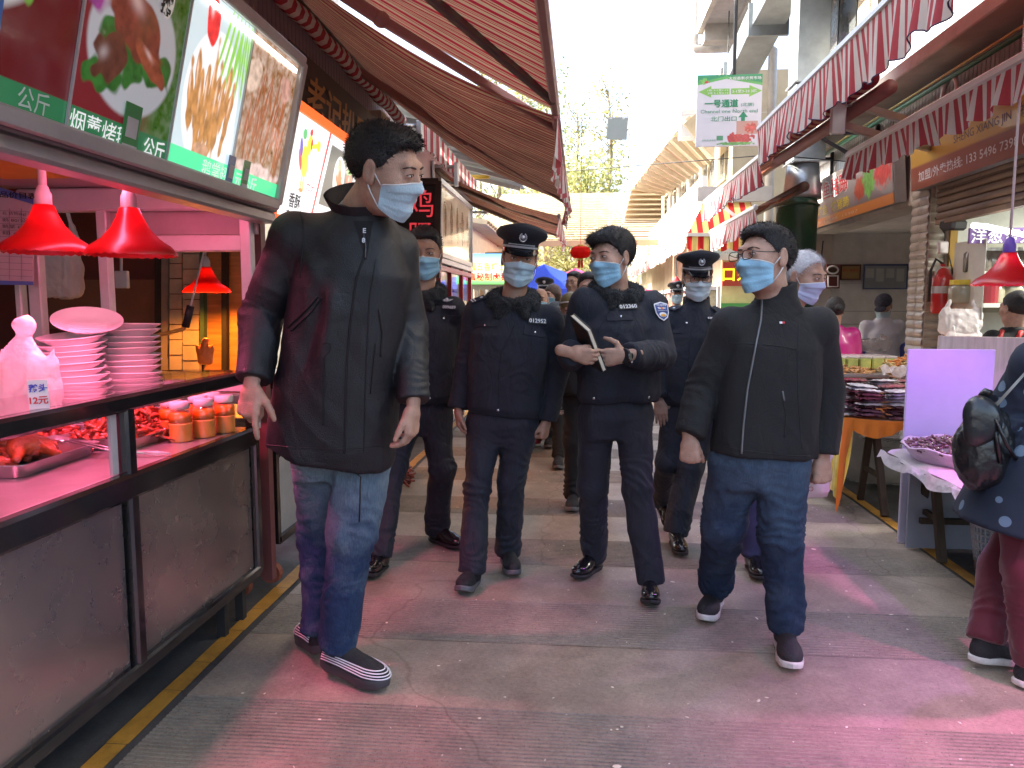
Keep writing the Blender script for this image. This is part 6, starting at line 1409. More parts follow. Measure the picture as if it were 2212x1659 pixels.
# second shop
sh2 = thing('grill_shop', 'open grilled fish shop with pale walls behind the dry goods table', 'shop', (4.2, 9, 0))
rbox('side_wall', 3.1, 6.5, 10.6, 10.66, 0, 2.5, IN2, sh2); rbox('back_wall', 5.9, 5.96, 7.3, 10.6, 0, 2.5, IN2, sh2); rbox('ceiling', 3.2, 6, 7.3, 10.6, 2.32, 2.36, IN2, sh2); rbox('partition', 3.3, 6, 7.2, 7.26, 0, 2.5, IN2, sh2); rbox('floor', 3.05, 6, 7.3, 10.6, -.01, .02, DARKC, sh2)
rbox('door_edge', 3.02, 3.10, 10.42, 10.5, 0, 2.3, M('edge_ochre'), sh2)
m = MB(); m.tube([aty(1778, 520, 10.4), aty(1774, 560, 10.4), aty(1776, 600, 10.4)], .01, 5); m.build('hanging_wire', IRON, sh2)
for y_ in (612, 672, 700): wq('tile_joint', 1790, y_, 1960, y_ + .8, M('joint_grey', (.25, .24, .23), .7), 10.58, .006, sh2)
t = thing('menu_board', 'dark red board with a white fish outline and a ribs outline', 'sign', aty(1799, 598, 10.3)); wq('board', 1783, 571, 1815, 623, M('board_maroon', (.14, .03, .03), .5), 10.3, .03, t)
m = MB(); m.tube([aty(1799 + 11.5 * math.cos(a), 583 + 8 * math.sin(a), 10.27) for a in np.linspace(0, 6.283, 25)[:-1]], .011, 6, closed=True); m.tube([aty(*q, 10.27) for q in ((1789, 596), (1810, 596), (1810, 619), (1789, 619))], .011, 6, closed=True); m.build('white_outline', WHITEP, t)
m = MB(); m.ell(aty(1799, 583, 10.27), (.045, .006, .026), 12, 6); m.build('fish_shape', M('fish_dark', (.06, .03, .02), .6), t)
for (x0, y0, x1, y1, nm, lb, mt_) in ((1815, 571, 1860, 605, 'framed_plaque', 'small ochre plaque in a dark frame on the grill shop wall', M('plaque_ochre', (.32, .2, .07), .4)), (1864, 570, 1962, 625, 'notice_board', 'grey-blue notice board with papers on the grill shop wall', M('notice_grey', (.24, .27, .30), .5))):
    t = thing(nm, lb, 'board', aty((x0 + x1) / 2, y1, 10.5)); wq('frame', x0, y0, x1, y1, M('frame_maroon', (.08, .02, .02), .5) if nm[0] == 'f' else M('frame_blue', (.05, .08, .2), .5), 10.5, .03, t); wq('sheet', x0 + 3, y0 + 4, x1 - 3, y1 - 3, mt_, 10.48, .01, t)
    if nm[0] == 'f': lettering('plaque_letters', '放心经营户', M('ink_red'), aty(1838, 584, 10.47), (1, 0, 0), (0, 0, 1), .2, .035, t, .001)
    else:
        for q in range(4): wq('paper', 1870 + q * 22, 580, 1888 + q * 22, 600 + 8 * (q % 2), M('paper_dim', (.4, .42, .42), .7), 10.475, .004, t)
# ---- shop signs
def shopsign(label, y0, y1, z0, z1, x=2.93, tilt=.05): 
    t = thing('shop_sign', label, 'sign', (x, (y0 + y1) / 2, z0)); m = MB(); m.slab((x, y1, z0), (x, y0, z0), (x - tilt, y0, z1), (x - tilt, y1, z1), .10); m.build('case', M('case_steel', (.3, .3, .31), .4, metal=.4), t)
    u = Vector((0, -1, 0)); w = Vector((-tilt, 0, z1 - z0)); return t, u, w, u.cross(w).normalized(), (lambda yy, hh, x=x: Vector((x, yy, z0)) + w * hh + u.cross(w).normalized() * .006)
t, u, w, n, at_ = shopsign('yellow and orange shop sign with phone hotline above the snack shop', 3.4, 7.17, 2.38, 3.02)
img, X, Y = canvas(3.7, .55, 220); h_ = (Y / .55)[..., None]; img[:] = A3((.58, .36, .04)) * (.85 + .3 * h_); img[:] = np.where(h_ < .30, A3((.27, .07, .035)), img); blob(img, X, Y, .30, .36, .17, .10, (.75, .68, .6), .0, .1); blob(img, X, Y, .30, .32, .15, .04, (.12, .16, .4), .0, .2); blob(img, X, Y, .28, .44, .06, .06, (.7, .75, .85), 0, .2); blob(img, X, Y, .35, .45, .03, .05, (.5, .08, .05), 0, .2)
printed('print', img, at_(7.15, 0) + n * .0, (0, -3.7, 0), w, printmat('print_plain2', 0, .45, .2), t)
lettering('sign_letters', '加盟/外卖热线: 133 5496 7398 (批发、零售、招各级代理商) 云南', WHITEP, at_(5.35, .15), u, w, 3.3, .10, t, .002, .01)
lettering('sign_letters', 'SHENG XIANG JIN', M('ink_grey', (.10, .09, .07), .5), at_(5.97, .43), u, w, .80, .08, t, .002, .0); lettering('sign_letters', '㊗', M('ink_grey'), at_(5.42, .45), u, w, None, .11, t, .002)
lettering('sign_letters', '牛奶王', M('let_blue', (.06, .14, .4), .5), at_(6.0, .78), u, w, .85, .20, t, .003, .03); lettering('sign_letters', '全球霸王', WHITEP, at_(6.85, .55), u, w, .27, .07, t, .002, .04)
t, u, w, n, at_ = shopsign('dark sign with red outlined characters for grilled fish above the second shop', 7.50, 10.45, 2.33, 2.88)
img, X, Y = canvas(2.95, .55, 200, (.16, .13, .12)); h_ = (Y / .55)[..., None]; img[:] = A3((.10, .07, .09)) * (1 - h_) + A3((.34, .32, .30)) * h_; img[:] = np.where(h_ < .17, A3((.50, .17, .03)), img)
blob(img, X, Y, 2.1, .26, .22, .12, (.35, .06, .03), .2, .3, .3, 2); blob(img, X, Y, 2.35, .32, .16, .17, (.12, .33, .06), 0, .2, .4, 3); blob(img, X, Y, 2.7, .34, .22, .16, (.42, .04, .04), 0, .2, .35, 4)
printed('print', img, at_(10.43, 0), (0, -2.91, 0), w, printmat('print_plain2'), t)
lettering('sign_letters', '原味烤鱼猪蹄', WHITEP, at_(9.55, .72), u, w, 1.7, .23, t, .001, .05); lettering('sign_letters', '原味烤鱼猪蹄', M('let_red_plain', (.5, .03, .04), .5), at_(9.55, .72), u, w, 1.68, .21, t, .004, .012)
lettering('sign_letters', '主营: 烤鱼  烤猪蹄', M('let_gold', (.55, .42, .04), .5), at_(9.5, .33), u, w, 1.6, .12, t, .002, .01); lettering('sign_letters', '电话: 李 13888  15987', M('ink_cream', (.6, .4, .3), .5), at_(9.4, .085), u, w, 1.9, .04, t, .002)
# ---- right awnings
GR = 'striped awnings over the right stalls'
CLOTH_R = stripemat('awning_cloth_right', 'Y', .16, [(0, (.50, .22, .18)), (.22, (.42, .022, .045)), (.34, (.50, .30, .24)), (.44, (.40, .03, .045)), (.56, (.50, .28, .22)), (.62, (.42, .02, .04)), (.80, (.50, .32, .26)), (.9, (.44, .05, .06))], transl=.45, dirty=.15)
awning('upper right red and white awning with deep scalloped valance, nearest the camera', (2.6, 3.78), (1.60, 2.97), 2.2, 7.25, CLOTH_R, .34, VAL, GR, sag=.04, barm=ALU, arms=((6.6, 4.2),), scallop=.42, armm=M('arm_rose', (.36, .10, .11), .5), pitch=.02)
awning('lower right awning with white front bar and striped valance before the yellow sign', (2.9, 2.95), (2.0, 2.50), 3.0, 6.05, CLOTH_R, .19, VAL, GR, sag=.03, barm=BARW, arms=(), scallop=.30, roller=False, trim=False)
awning('middle right awning with striped roller beyond the upper one', (2.3, 3.05), (1.66, 2.76), 7.4, 10.6, CLOTH_B, .26, VAL, GR, sag=.06, barm=BARW, arms=((10.2, 8.6),), scallop=.26)
awning('low right awning with narrow valance under the middle one', (2.15, 2.52), (1.70, 2.33), 7.7, 10.3, CLOTH_B, .24, VALF, GR, sag=.04, barm=BARW, arms=(), scallop=.22, trim=False)
# rolled cloth on the middle awning's roller and steel cantilever
t = thing('awning_roller', 'roller with red scallops and dusty red tube over the second shop', 'roller', (1.8, 6.6, 2.6)); m = MB(); m.tube([(1.86, 5.3, 2.86), (1.72, 7.35, 2.80)], .075, 14); m.build('striped_roll', stripemat('roll_cloth', 'Y', .11, [(0, (.22, .02, .035)), (.5, (.42, .24, .16))], transl=.0), t, smooth=True); m = MB(); m.tube([(1.98, 5.25, 2.78), (1.80, 7.4, 2.70)], .05, 12); m.build('red_tube', BARR, t, smooth=True)
t = thing('cantilever_bracket', 'grey steel double-bar bracket holding the awning roller to the shop wall', 'bracket', (2.4, 6.2, 2.8)); a_, b_ = aty(1812, 214, 5.6), aty(1985, 212, 7.4)
for dz in (0, -.17): m = MB(); m.beam(a_ + Vector((0, 0, dz)), (3.0, 6.9, a_.z + .06 + dz), .04, .05); m.build('arm_bar', ALU, t)
m = MB(); m.box(a_ + Vector((0, 0, -.09)), (.10, .05, .30), bevel=.008); m.build('end_plate', ALU, t)
m = MB(); m.tube([(2.97, 6.3, 3.0 + .13 * math.sin(a)) if False else (2.93 + .02 * math.cos(a), 6.55 + .17 * math.cos(a), 3.02 + .17 * math.sin(a)) for a in np.linspace(0, 6.28, 22)[:-1]], .02, 6, closed=True); tag(m.build('cable_coil', WP, smooth=True), 'coil of white cable on the tiled wall beside the bracket', 'cable')
t = thing('green_conduit', 'green and gold conduit running along the wall under the ledge', 'pipe', (2.85, 6, 3.2)); m = MB(); m.tube([(2.90, 3.0, 3.17), (2.90, 11, 3.17)], .022, 8); m.build('green_tube', M('conduit_green', (.03, .16, .09), .4), t, smooth=True); m = MB(); m.tube([(2.875, 3.0, 3.20), (2.875, 11, 3.20)], .010, 6); m.build('gold_strip', M('conduit_gold', (.5, .42, .15), .4), t, smooth=True)
for y_ in (8.2, 9.6):
    t = thing('wall_bracket', 'black steel triangle bracket on the wall ' + ('above the fish sign' if y_ < 9 else 'beside the green-wrapped duct'), 'bracket', (2.9, y_, 2.9), 0, 'black wall brackets'); m = MB(); m.beam((3.0, y_, 3.12), (2.35, y_, 3.12), .035, .035); m.beam((3.0, y_, 2.75), (2.4, y_, 3.1), .03, .03); m.beam((2.99, y_, 2.7), (2.99, y_, 3.2), .035, .035); m.build('angle_frame', IRON, t)
# ---- galvanised duct
t = thing('exhaust_duct', 'galvanised square duct coming down to a round green-wrapped foot', 'duct', (2.6, 9.4, 1.4)); 
for z0, z1 in ((3.02, 3.9), (3.91, 5.0), (5.01, 6.3), (6.31, 8.0)): m = MB(); m.box((2.62, 9.4, (z0 + z1) / 2), (.36, .36, z1 - z0), bevel=.006); m.build('duct_section', GALV, t); m = MB(); m.box((2.62, 9.4, z0 + .012), (.41, .41, .022), bevel=.004); m.build('flange', GALV, t)
m = MB(); m.lathe((2.60, 9.4, 2.62), [(.22, 0), (.215, .06), (.20, .2), (.18, .4)], 20); m.build('cone', GALV, t, smooth=True); m = MB(); m.lathe((2.55, 9.4, 1.2), [(.225, 0), (.235, .5), (.23, 1.0), (.24, 1.36), (.215, 1.42)], 24); m.build('green_wrap', M('tarp_green', (.02, .075, .04), .35, var=.25, vs=4, bump=1.5, bs=7), t, smooth=True)
m = MB(); m.tube([(2.55 + .242 * math.cos(a), 9.4 + .242 * math.sin(a), 2.55 + .012 * math.sin(a * 3)) for a in np.linspace(0, 6.28, 24)[:-1]], .018, 6, closed=True); m.build('wrap_edge', M('tarp_green'), t, smooth=True)
t = thing('exhaust_duct', 'galvanised duct running high under the balcony towards the green sign', 'duct', (2.4, 9, 5)); P_ = [(2.55, 6.4, 5.45), (2.45, 9.0, 5.35), (2.42, 10.6, 5.20), (2.40, 12.2, 4.95), (2.45, 13.4, 4.35)]
for a, b_ in zip(P_, P_[1:]): m = MB(); m.beam(a, b_, .42, .36, bevel=.006); m.build('duct_section', GALV, t)
for a in P_[1:]: m = MB(); m.beam(Vector(a) + Vector((-.26, 0, -.1)), Vector(a) + Vector((.26, 0, -.1)), .05, .42); m.build('flange', GALV, t); m = MB(); m.tube([Vector(a) + Vector((-.2, 0, 0)), Vector(a) + Vector((-.2, 0, .9))], .008, 5); m.build('hanger_rod', IRON, t)
# ---- hanging direction sign
t = thing('direction_sign', 'hanging white and green direction board for passage one', 'sign', aty(1575, 165, 8.6)); YS = 8.6
a, b_, c_, d_ = [aty(*q, YS) for q in ((1503, 317), (1642, 324), (1646, 163), (1514, 163))]
b_ = Vector((b_.x, YS, a.z)); c_ = Vector((b_.x, YS, d_.z)); W_, H_ = (b_ - a).length, (d_ - a).length
m = MB(); m.slab(a, b_, c_, c_ - (b_ - a), .03); m.build('board', M('board_white', (.70, .70, .72), .5), t)
img, X, Y = canvas(1.0, 1.2, 150, (.66, .66, .72)); roof = 1.13 - .11 * np.abs(X - .45) / .5; img[Y > roof] = (.10, .42, .10); img[Y > roof + .045] = (.03, .30, .12)
for s_, (x0, x1) in ((-1, (.02, .5)), (1, (.52, 1.0))):
    body_ = (X > (x0 + .15 if s_ < 0 else x0)) & (X < (x1 if s_ < 0 else x1 - .15)) & (np.abs(Y - .92) < .05); tip = (X - x0 if s_ < 0 else x1 - X); img[body_ | ((tip > 0) & (tip < .2) & (np.abs(Y - .92) < tip * .5))] = (.22, .50, .08)
blob(img, X, Y, .1, 1.1, .07, .05, (.15, .45, .08), 0, .2, .5, 2); blob(img, X, Y, .14, 1.08, .04, .03, (.55, .05, .05), 0, .2, .3, 3); blob(img, X, Y, .6, .12, .14, .10, (.5, .04, .04), 0, .1, .3, 4); blob(img, X, Y, .75, .12, .14, .10, (.5, .05, .05), 0, .1, .4, 5); img[(X > .62) & (X < .95) & (Y > .2) & (Y < .42)] = (.55, .30, .25); blob(img, X, Y, .85, .3, .12, .08, (.6, .10, .08), 0, .2, .4, 6); blob(img, X, Y, .62, .04, .3, .03, (.15, .4, .1), 0, .2, .3, 7); img[(X > .32) & (X < .42) & (Y > .10) & (Y < .18)] = (.08, .3, .15)
printed('print', img, a + Vector((0, -.003, 0)), b_ - a, Vector((0, 0, H_)), printmat('print_plain3', 0, .4, .2), t)
GL_ = M('let_green', (.03, .28, .14), .5)
def so(x, z): return a + (b_ - a) * x + Vector((0, -.006, H_ * z))
uu_, ww_ = Vector((1, 0, 0)), Vector((0, 0, 1))
lettering('sign_letters', '大观最新农贸市场', WHITEP, so(.73, .945), uu_, ww_, W_ * .5, H_ * .045, t, .002, .01); lettering('sign_letters', '1栋 1-1至1-12', WHITEP, so(.32, .785), uu_, ww_, W_ * .32, H_ * .03, t, .002); lettering('sign_letters', '2栋 2-1至2-12', WHITEP, so(.32, .745), uu_, ww_, W_ * .32, H_ * .03, t, .002)
lettering('sign_letters', '3-1至3-23 3栋', WHITEP, so(.73, .765), uu_, ww_, W_ * .38, H_ * .045, t, .002, .01); lettering('sign_letters', '一号通道', GL_, so(.38, .60), uu_, ww_, W_ * .52, H_ * .115, t, .003, .03); lettering('sign_letters', '(北端)', GL_, so(.78, .575), uu_, ww_, W_ * .2, H_ * .06, t, .002)
lettering('sign_letters', 'Channel one North end', GL_, so(.5, .49), uu_, ww_, W_ * .88, H_ * .05, t, .002); lettering('sign_letters', '北门出口', GL_, so(.42, .385), uu_, ww_, W_ * .4, H_ * .07, t, .003, .01); lettering('sign_letters', '扫码走进菜篮', GL_, so(.2, .085), uu_, ww_, W_ * .22, H_ * .025, t, .002)
m = MB(); m.prism([(-.02, 0), (.02, 0), (.02, .04), (.05, .04), (0, .10), (-.05, .04), (-.02, .04)], so(.72, .35), uu_ * 1, ww_ * 1, -.004); m.build('arrow', GL_, t)
m = MB(); m.tube([(a.x, YS + .02, a.z + H_ * .47), (a.x + W_, YS + .02, a.z + H_ * .55)], .006, 5)
m.tube([(b_.x - .3, YS, d_.z), (b_.x - .3, YS, 5.8)], .02, 6); m.tube([(a.x - 1.5, YS + 2, a.z + .1), (a.x + .8, YS, a.z - .1), (3, YS, a.z - .2)], .006, 5); m.build('hanger', IRON, t)
# small blank panel hanging over the passage
t = thing('hanging_panel', 'small blank grey-green square panel hanging over the passage', 'panel', aty(1333, 277, 10)); a, b_, c_, d_ = [aty(*q, 10) for q in ((1310, 301), (1354, 302), (1357, 254), (1313, 253))]; m = MB(); m.slab(a, b_, c_, d_, .01); m.build('panel', M('panel_mist', (.34, .40, .39), .6, var=.05), t)
m = MB(); m.tube([(-2, 10, c_.z + .02), (0.3, 10, c_.z + .003), (3, 10, c_.z + .04)], .0035, 4); m.build('wire', M('wire_pale', (.5, .5, .5), .5), t)
for q in ((1320, 255), (1347, 255.5)): m = MB(); m.lathe(aty(*q, 9.985), [(.014, 0), (.014, .004)], 10, (0, -1, 0)); m.build('eyelet', WHITEP, t)
# ---------------------------------------------------------------- tables on the right
def trestle(par, x, y, h, spread=.22, ang=0., mat=WOODD, n_=2):
    for s_ in (-1, 1): m = MB(); m.beam((x, y + s_ * .03, h), (x + .02, y + s_ * spread, 0.0), .045, .035, bevel=.004); m.build('leg', mat, par)
    m = MB(); m.beam((x + .01, y - spread * .55, h * .42), (x + .01, y + spread * .55, h * .42), .025, .03); m.build('cross_rung', mat, par)
tb = thing('goods_table', 'trestle table of packaged dry goods under orange and yellow cloths', 'table', (2.3, 6.0, 0)); m = MB(); m.box((2.40, 6.25, .60), (1.15, 2.3, .03)); m.build('table_top', WOODD, tb); trestle(tb, 1.98, 5.25, .59); trestle(tb, 2.75, 5.25, .59); trestle(tb, 2.05, 7.1, .59)
OR = M('cloth_orange', (.75, .20, .01), .75, var=.1, vs=5, bump=.2, sheen=.3); YE = M('cloth_yellow', (.68, .48, .02), .6, var=.35, vs=5, bump=.4, bs=12, sheen=.3)
c0, c1 = aty(1822, 905, 5.05), aty(1948, 917, 5.05)
t = thing('orange_cloth', 'orange cloth hanging from the front corner of the goods table', 'cloth', tuple(c0))
def oc(i, j):
    p = c0.lerp(c1, i); drop = (.045 + .075 * math.sin(i * 3.1)) if i > .16 else (.045 + .60 * (1 - i / .16) ** .35 * 1); return (p.x - .01 * math.sin(j * 3) * (i < .2) - .03 * j * (i < .16), p.y - .012 * math.sin(i * 25) * j - .02, p.z + .015 - drop * j)
m = MB(); m.grid(oc, 60, 14); m.build('front_fold', OR, t, smooth=True); m = MB(); m.slab((1.82, 5.06, .625), (3.0, 5.06, .625), (3.0, 7.3, .625), (1.82, 7.3, .625), .006); m.build('top_sheet', OR, t)
t = thing('yellow_cloth', 'crinkled yellow cloth hanging down the side of the goods table', 'cloth', (1.8, 5.5, .6)); m = MB(); m.grid(lambda i, j: (1.79 - .05 * j + .018 * math.sin(i * 22 + j * 4) + .01 * math.sin(i * 60) - .02 * (1 - i), 5.04 + 1.3 * i, .62 - (.44 + .10 * (1 - i)) * j + .02 * math.sin(i * 14) * j), 60, 14); m.build('side_fall', YE, t, smooth=True)
m = MB()
# vacuum packs in stepped rows
PKM = [M('pack_brown_foil', (.27, .09, .11), .22, var=.5, vs=6, coat=.6, bump=.6, bs=18), M('pack_silver_foil', (.62, .60, .64), .25, metal=.2, var=.5, vs=9, bump=.8, bs=22), M('pack_dark_foil', (.22, .10, .14), .2, var=.5, vs=6, coat=.6, bump=.6, bs=18)]
pkm = MB(); pkm.grid(lambda i, j: (-.09 + .18 * i, -.055 + .11 * j, .012 * (1 - abs(2 * i - 1) ** 3) * (1 - abs(2 * j - 1) ** 3) + .004 * math.sin(i * 17 + j * 9)), 8, 5); pkm.grid(lambda i, j: (-.09 + .18 * i, .055 - .11 * j, -.010 * (1 - abs(2 * i - 1) ** 3) * (1 - abs(2 * j - 1) ** 3)), 8, 5)
protos = []
for q in range(3): o = pkm.build('snack_pack', PKM[q], smooth=True); protos.append(o)
rr_ = np.random.default_rng(4); cnt = 0; used_ = [0, 0, 0]
for row_ in range(5):
    for col_ in range(5):
        x = 1.90 + col_ * .20 + rr_.uniform(-.01, .01); y = 5.14 + row_ * .13
        for lv in range(9 + row_ if row_ < 3 else 6):
            if row_ > 0 and lv < 5 + row_ and 0 < col_ < 4: continue
            q = 2 if (row_ == 0 and lv < 4) else int(rr_.choice([0, 1, 1, 2] if lv < 6 else [1, 1, 1, 0])); o = protos[q] if used_[q] == 0 else protos[q].copy()
            if used_[q]: COL.objects.link(o)
            used_[q] += 1; o.location = (x + rr_.uniform(-.012, .012), y + rr_.uniform(-.012, .012), .642 + lv * .0215); o.rotation_euler = (rr_.uniform(-.12, .12), rr_.uniform(-.1, .1), rr_.uniform(-.18, .18)); cnt += 1
            tag(o, ('brown', 'crinkled silver', 'dark')[q] + ' snack pack, ' + ('lowest', 'second up', 'third up', 'fourth up', 'fifth up', 'sixth up', 'seventh up', 'eighth up', 'ninth up', 'tenth up', 'eleventh up', 'twelfth up')[lv] + ' in the ' + ('leftmost', 'second', 'middle', 'fourth', 'rightmost')[col_] + ' pile of the ' + ('front', 'second', 'third', 'fourth', 'back')[row_] + ' row', 'snack pack', ('brown snack packs on the goods table', 'silver snack packs on the goods table', 'dark snack packs on the goods table')[q])
for (cx, cy, lab) in ((2.0, 5.95, 'shallow tray of fried snacks with tongs on the goods table'), (2.55, 5.9, 'shallow tray of shredded mixed salad beside the shop pillar')):
    t = thing('snack_tray', lab, 'tray', (cx, cy, .86)); m = MB(); m.box((cx, cy, .86), (.5, .5, .03), bevel=.01); m.build('pan', TRAY, t)
pile('fried_snack_heap', '', 2.0, 5.95, .87, .22, .22, .05, 140, M('snack_amber', (.42, .2, .06), .35, var=.5, vs=14), (.03, .07), .008, seed=31, bent=False)
pile('salad_heap', '', 2.5, 5.85, .88, .26, .24, .12, 240, M('salad_orange_green', (.50, .36, .14), .4, var=.6, vs=22), (.05, .11), .007, seed=32); pile('salad_shreds', '', 2.5, 5.85, .90, .24, .22, .11, 90, M('carrot', (.6, .18, .03), .4, var=.2), (.05, .10), .006, seed=33)
t = thing('clear_lid_boxes', 'row of clear lidded boxes of pickles behind the snack trays', 'box', (2.0, 6.5, .95)); m = MB()
for i in range(8): m.box((1.82 + i * .1, 6.5, .90), (.09, .25, .09), bevel=.01)
m.build('pickles', M('pickle_green', (.38, .42, .12), .35, var=.4, vs=12), t); m = MB()
for i in range(8): m.box((1.82 + i * .1, 6.5, .955), (.093, .26, .02), bevel=.006)
m.build('lids', filmmat('film_clear'), t)
m = MB(); m.grid(lambda i, j: (2.2 + .7 * i, 5.55 + .2 * j, .90 + .03 * math.sin(i * 19 + j * 7) + .02 * math.sin(i * 43)), 40, 10); tag(m.build('plastic_sheet', filmmat('film_clear'), smooth=True), 'crumpled clear plastic sheet lying over the snack packs', 'plastic sheet')
bag('plastic_bag', 'large clear sack stuffed under the goods table', (2.45, 6.1, .0), (.9, .6, .45), filmmat('film_grey', (.5, .48, .46), .45, .25, .2), 41, False)
# tray table with baskets
tb = thing('basket_table', 'trestle table with round baskets under the purple light', 'table', (2.3, 3.7, 0)); m = MB(); m.box((2.33, 3.5, .545), (1.30, 1.70, .025)); m.build('table_top', WOODD, tb)
m = MB(); m.grid(lambda i, j: (1.675 + 1.3 * i, 2.66 + 1.68 * j, .574 + .006 * math.sin(i * 31 + j * 17) - (.02 if i < .03 else 0)), 40, 40); m.grid(lambda i, j: (1.677 - .02 * j + .01 * math.sin(i * 40), 2.66 + 1.68 * i, .574 - (.03 + .035 * abs(math.sin(i * 13))) * j), 60, 4); m.build('plastic_cover', filmmat('film_white', (.8, .75, .78), .85, .3, .3), tb, smooth=True)
trestle(tb, 1.93, 4.28, .53, .15); trestle(tb, 2.5, 4.2, .53, .15); trestle(tb, 1.95, 2.9, .53, .15)
m = MB(); m.box((2.35, 4.3, .18), (.9, .03, .03)); m.build('stretcher', WOODD, tb)
LIN = filmmat('film_milky', (.72, .66, .68), .9, .35, .3); SEED = M('seeds_dark', (.12, .05, .045), .35, var=.7, vs=60, coat=.3)
def basket(label, cx, cy, r, z, mat, sd_, lr=(.02, .045), rr=.007, n_=420):
    t = thing('round_basket', label, 'basket', (cx, cy, z), 0, 'round film-lined baskets on the tray table'); m = MB(); m.lathe((cx, cy, z), [(r * .72, 0), (r * .85, .03), (r * .98, .085), (r * 1.03, .095), (r * 1.0, .10), (r * .93, .08), (.001, .07)], 48, wave=.0); v = m.v[0]; v[:, 2] += .008 * np.sin(np.arctan2(v[:, 1] - cy, v[:, 0] - cx) * 9) * (np.hypot(v[:, 0] - cx, v[:, 1] - cy) > r * .9); m.build('lined_bowl', LIN, t, smooth=True)
    o = pile('dried_goods_heap', '', cx, cy, z + .085, r * .97, r * .97, .05, n_, mat, lr, rr, seed=sd_, bent=False, dome=True)
basket('round basket of dark dried slices in front of the purple board', 1.99, 4.03, .30, .56, SEED, 51)
basket('round basket of reddish dried slices half behind the backpack', 2.08, 3.55, .22, .57, M('slices_red', (.35, .10, .07), .4, var=.6, vs=40), 52)
basket('round basket of dried fruit nearest on the tray table', 2.1, 3.0, .24, .57, M('slices_amber', (.4, .2, .07), .4, var=.6, vs=40), 53)
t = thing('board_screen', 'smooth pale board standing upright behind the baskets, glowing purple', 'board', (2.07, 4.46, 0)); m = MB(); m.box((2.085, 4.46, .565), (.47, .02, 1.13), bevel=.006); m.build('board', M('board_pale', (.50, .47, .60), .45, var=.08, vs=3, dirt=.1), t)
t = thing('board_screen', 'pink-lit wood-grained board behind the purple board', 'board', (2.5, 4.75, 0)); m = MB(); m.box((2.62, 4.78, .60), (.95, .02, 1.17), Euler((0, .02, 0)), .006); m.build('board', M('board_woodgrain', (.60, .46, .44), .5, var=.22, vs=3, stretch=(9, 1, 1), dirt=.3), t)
t = thing('board_screen', 'lower grey board standing under the basket table', 'board', (2.2, 4.4, 0)); m = MB(); m.box((2.2, 4.35, .26), (.7, .015, .5)); m.build('board', M('board_grey_blue', (.25, .26, .32), .6), t)
t = thing('laundry_basket', 'white slotted plastic basket standing under the tray table', 'basket', (2.16, 4.02, 0)); LBM = M('plastic_grey_white', (.45, .45, .50), .5); cx, cy = 2.17, 4.0
m = MB(); m.lathe((cx, cy, 0), [(.001, .005), (.105, .005), (.108, .0), (.112, .05), (.112, .055)], 30, cap=False); m.lathe((cx, cy, .245), [(.138, 0), (.142, .02), (.150, .028), (.150, .034), (.136, .03)], 30, cap=False); m.build('rim_and_foot', LBM, t, smooth=True)
m = MB()
for k_ in range(34):
    a0 = 2 * math.pi * k_ / 34; m.tube([(cx + (.112 + .026 * q) * math.cos(a0), cy + (.112 + .026 * q) * math.sin(a0), .05 + .2 * q) for q in (0, .5, 1)], .0042, 5)
for z_ in (.09, .13, .17, .21): m.tube([(cx + (.112 + .026 * (z_ - .05) / .2) * math.cos(a), cy + (.112 + .026 * (z_ - .05) / .2) * math.sin(a), z_) for a in np.linspace(0, 6.283, 31)[:-1]], .0045, 5, closed=True)
m.build('slotted_wall', LBM, t, smooth=True, kind='stuff')
VIO = M('socket_violet', (.12, .05, .35), .5)
heatlamp('red heat lamp with scalloped rim and violet socket over the right baskets', 2.0, 3.78, 1.475, 2.9, (.55, .085, 1), 7, spread=140, sockmat=VIO, h=.15)
heatlamp('red heat lamp over the near end of the tray table, beyond the picture edge', 2.25, 2.75, 1.55, 2.9, (1, .18, .62), 30, sockmat=VIO)
heatlamp('red heat lamp over the next right table, out at the picture edge', 2.25, 1.6, 1.55, 2.9, (1, .18, .55), 30, sockmat=VIO)
# ---------------------------------------------------------------- farther along the passage
far = thing('market_hall', 'long market hall with beige parapet, windows and bright signboards on the far right', 'building', (3, 20, 0))
BEI = M('render_beige', (.42, .36, .25), .8, dirt=.3, vs=2)
rbox('wall', 2.75, 6, 14.5, 44, 0, 5.6, BEI, far); rbox('parapet_band', 2.62, 2.75, 14.5, 44, 4.75, 5.55, BEI, far); rbox('eave_gutter', 2.50, 2.75, 14.5, 44, 5.55, 5.65, M('gutter_grey', (.25, .24, .22), .6), far)
for i in range(15):
    y0 = 15 + i * 1.9; w_ = rbox('window', 2.70, 2.76, y0, y0 + 1.65, 3.75, 4.72, M('window_frame_beige', (.4, .36, .28), .6), far); rbox('pane', 2.685, 2.70, y0 + .08, y0 + .8, 3.82, 4.65, M('pane_grey'), w_); rbox('pane', 2.685, 2.70, y0 + .86, y0 + 1.58, 3.82, 4.65, M('pane_grey'), w_)
    m = MB(); m.tube([(2.55, y0 - .1, 3.7), (2.55, y0 - .1, 4.75)], .05, 8); m.build('mullion_pipe', M('pipe_white'), far)
SB = M('signboard_white', (.80, .79, .74), .6, var=.06, vs=2)
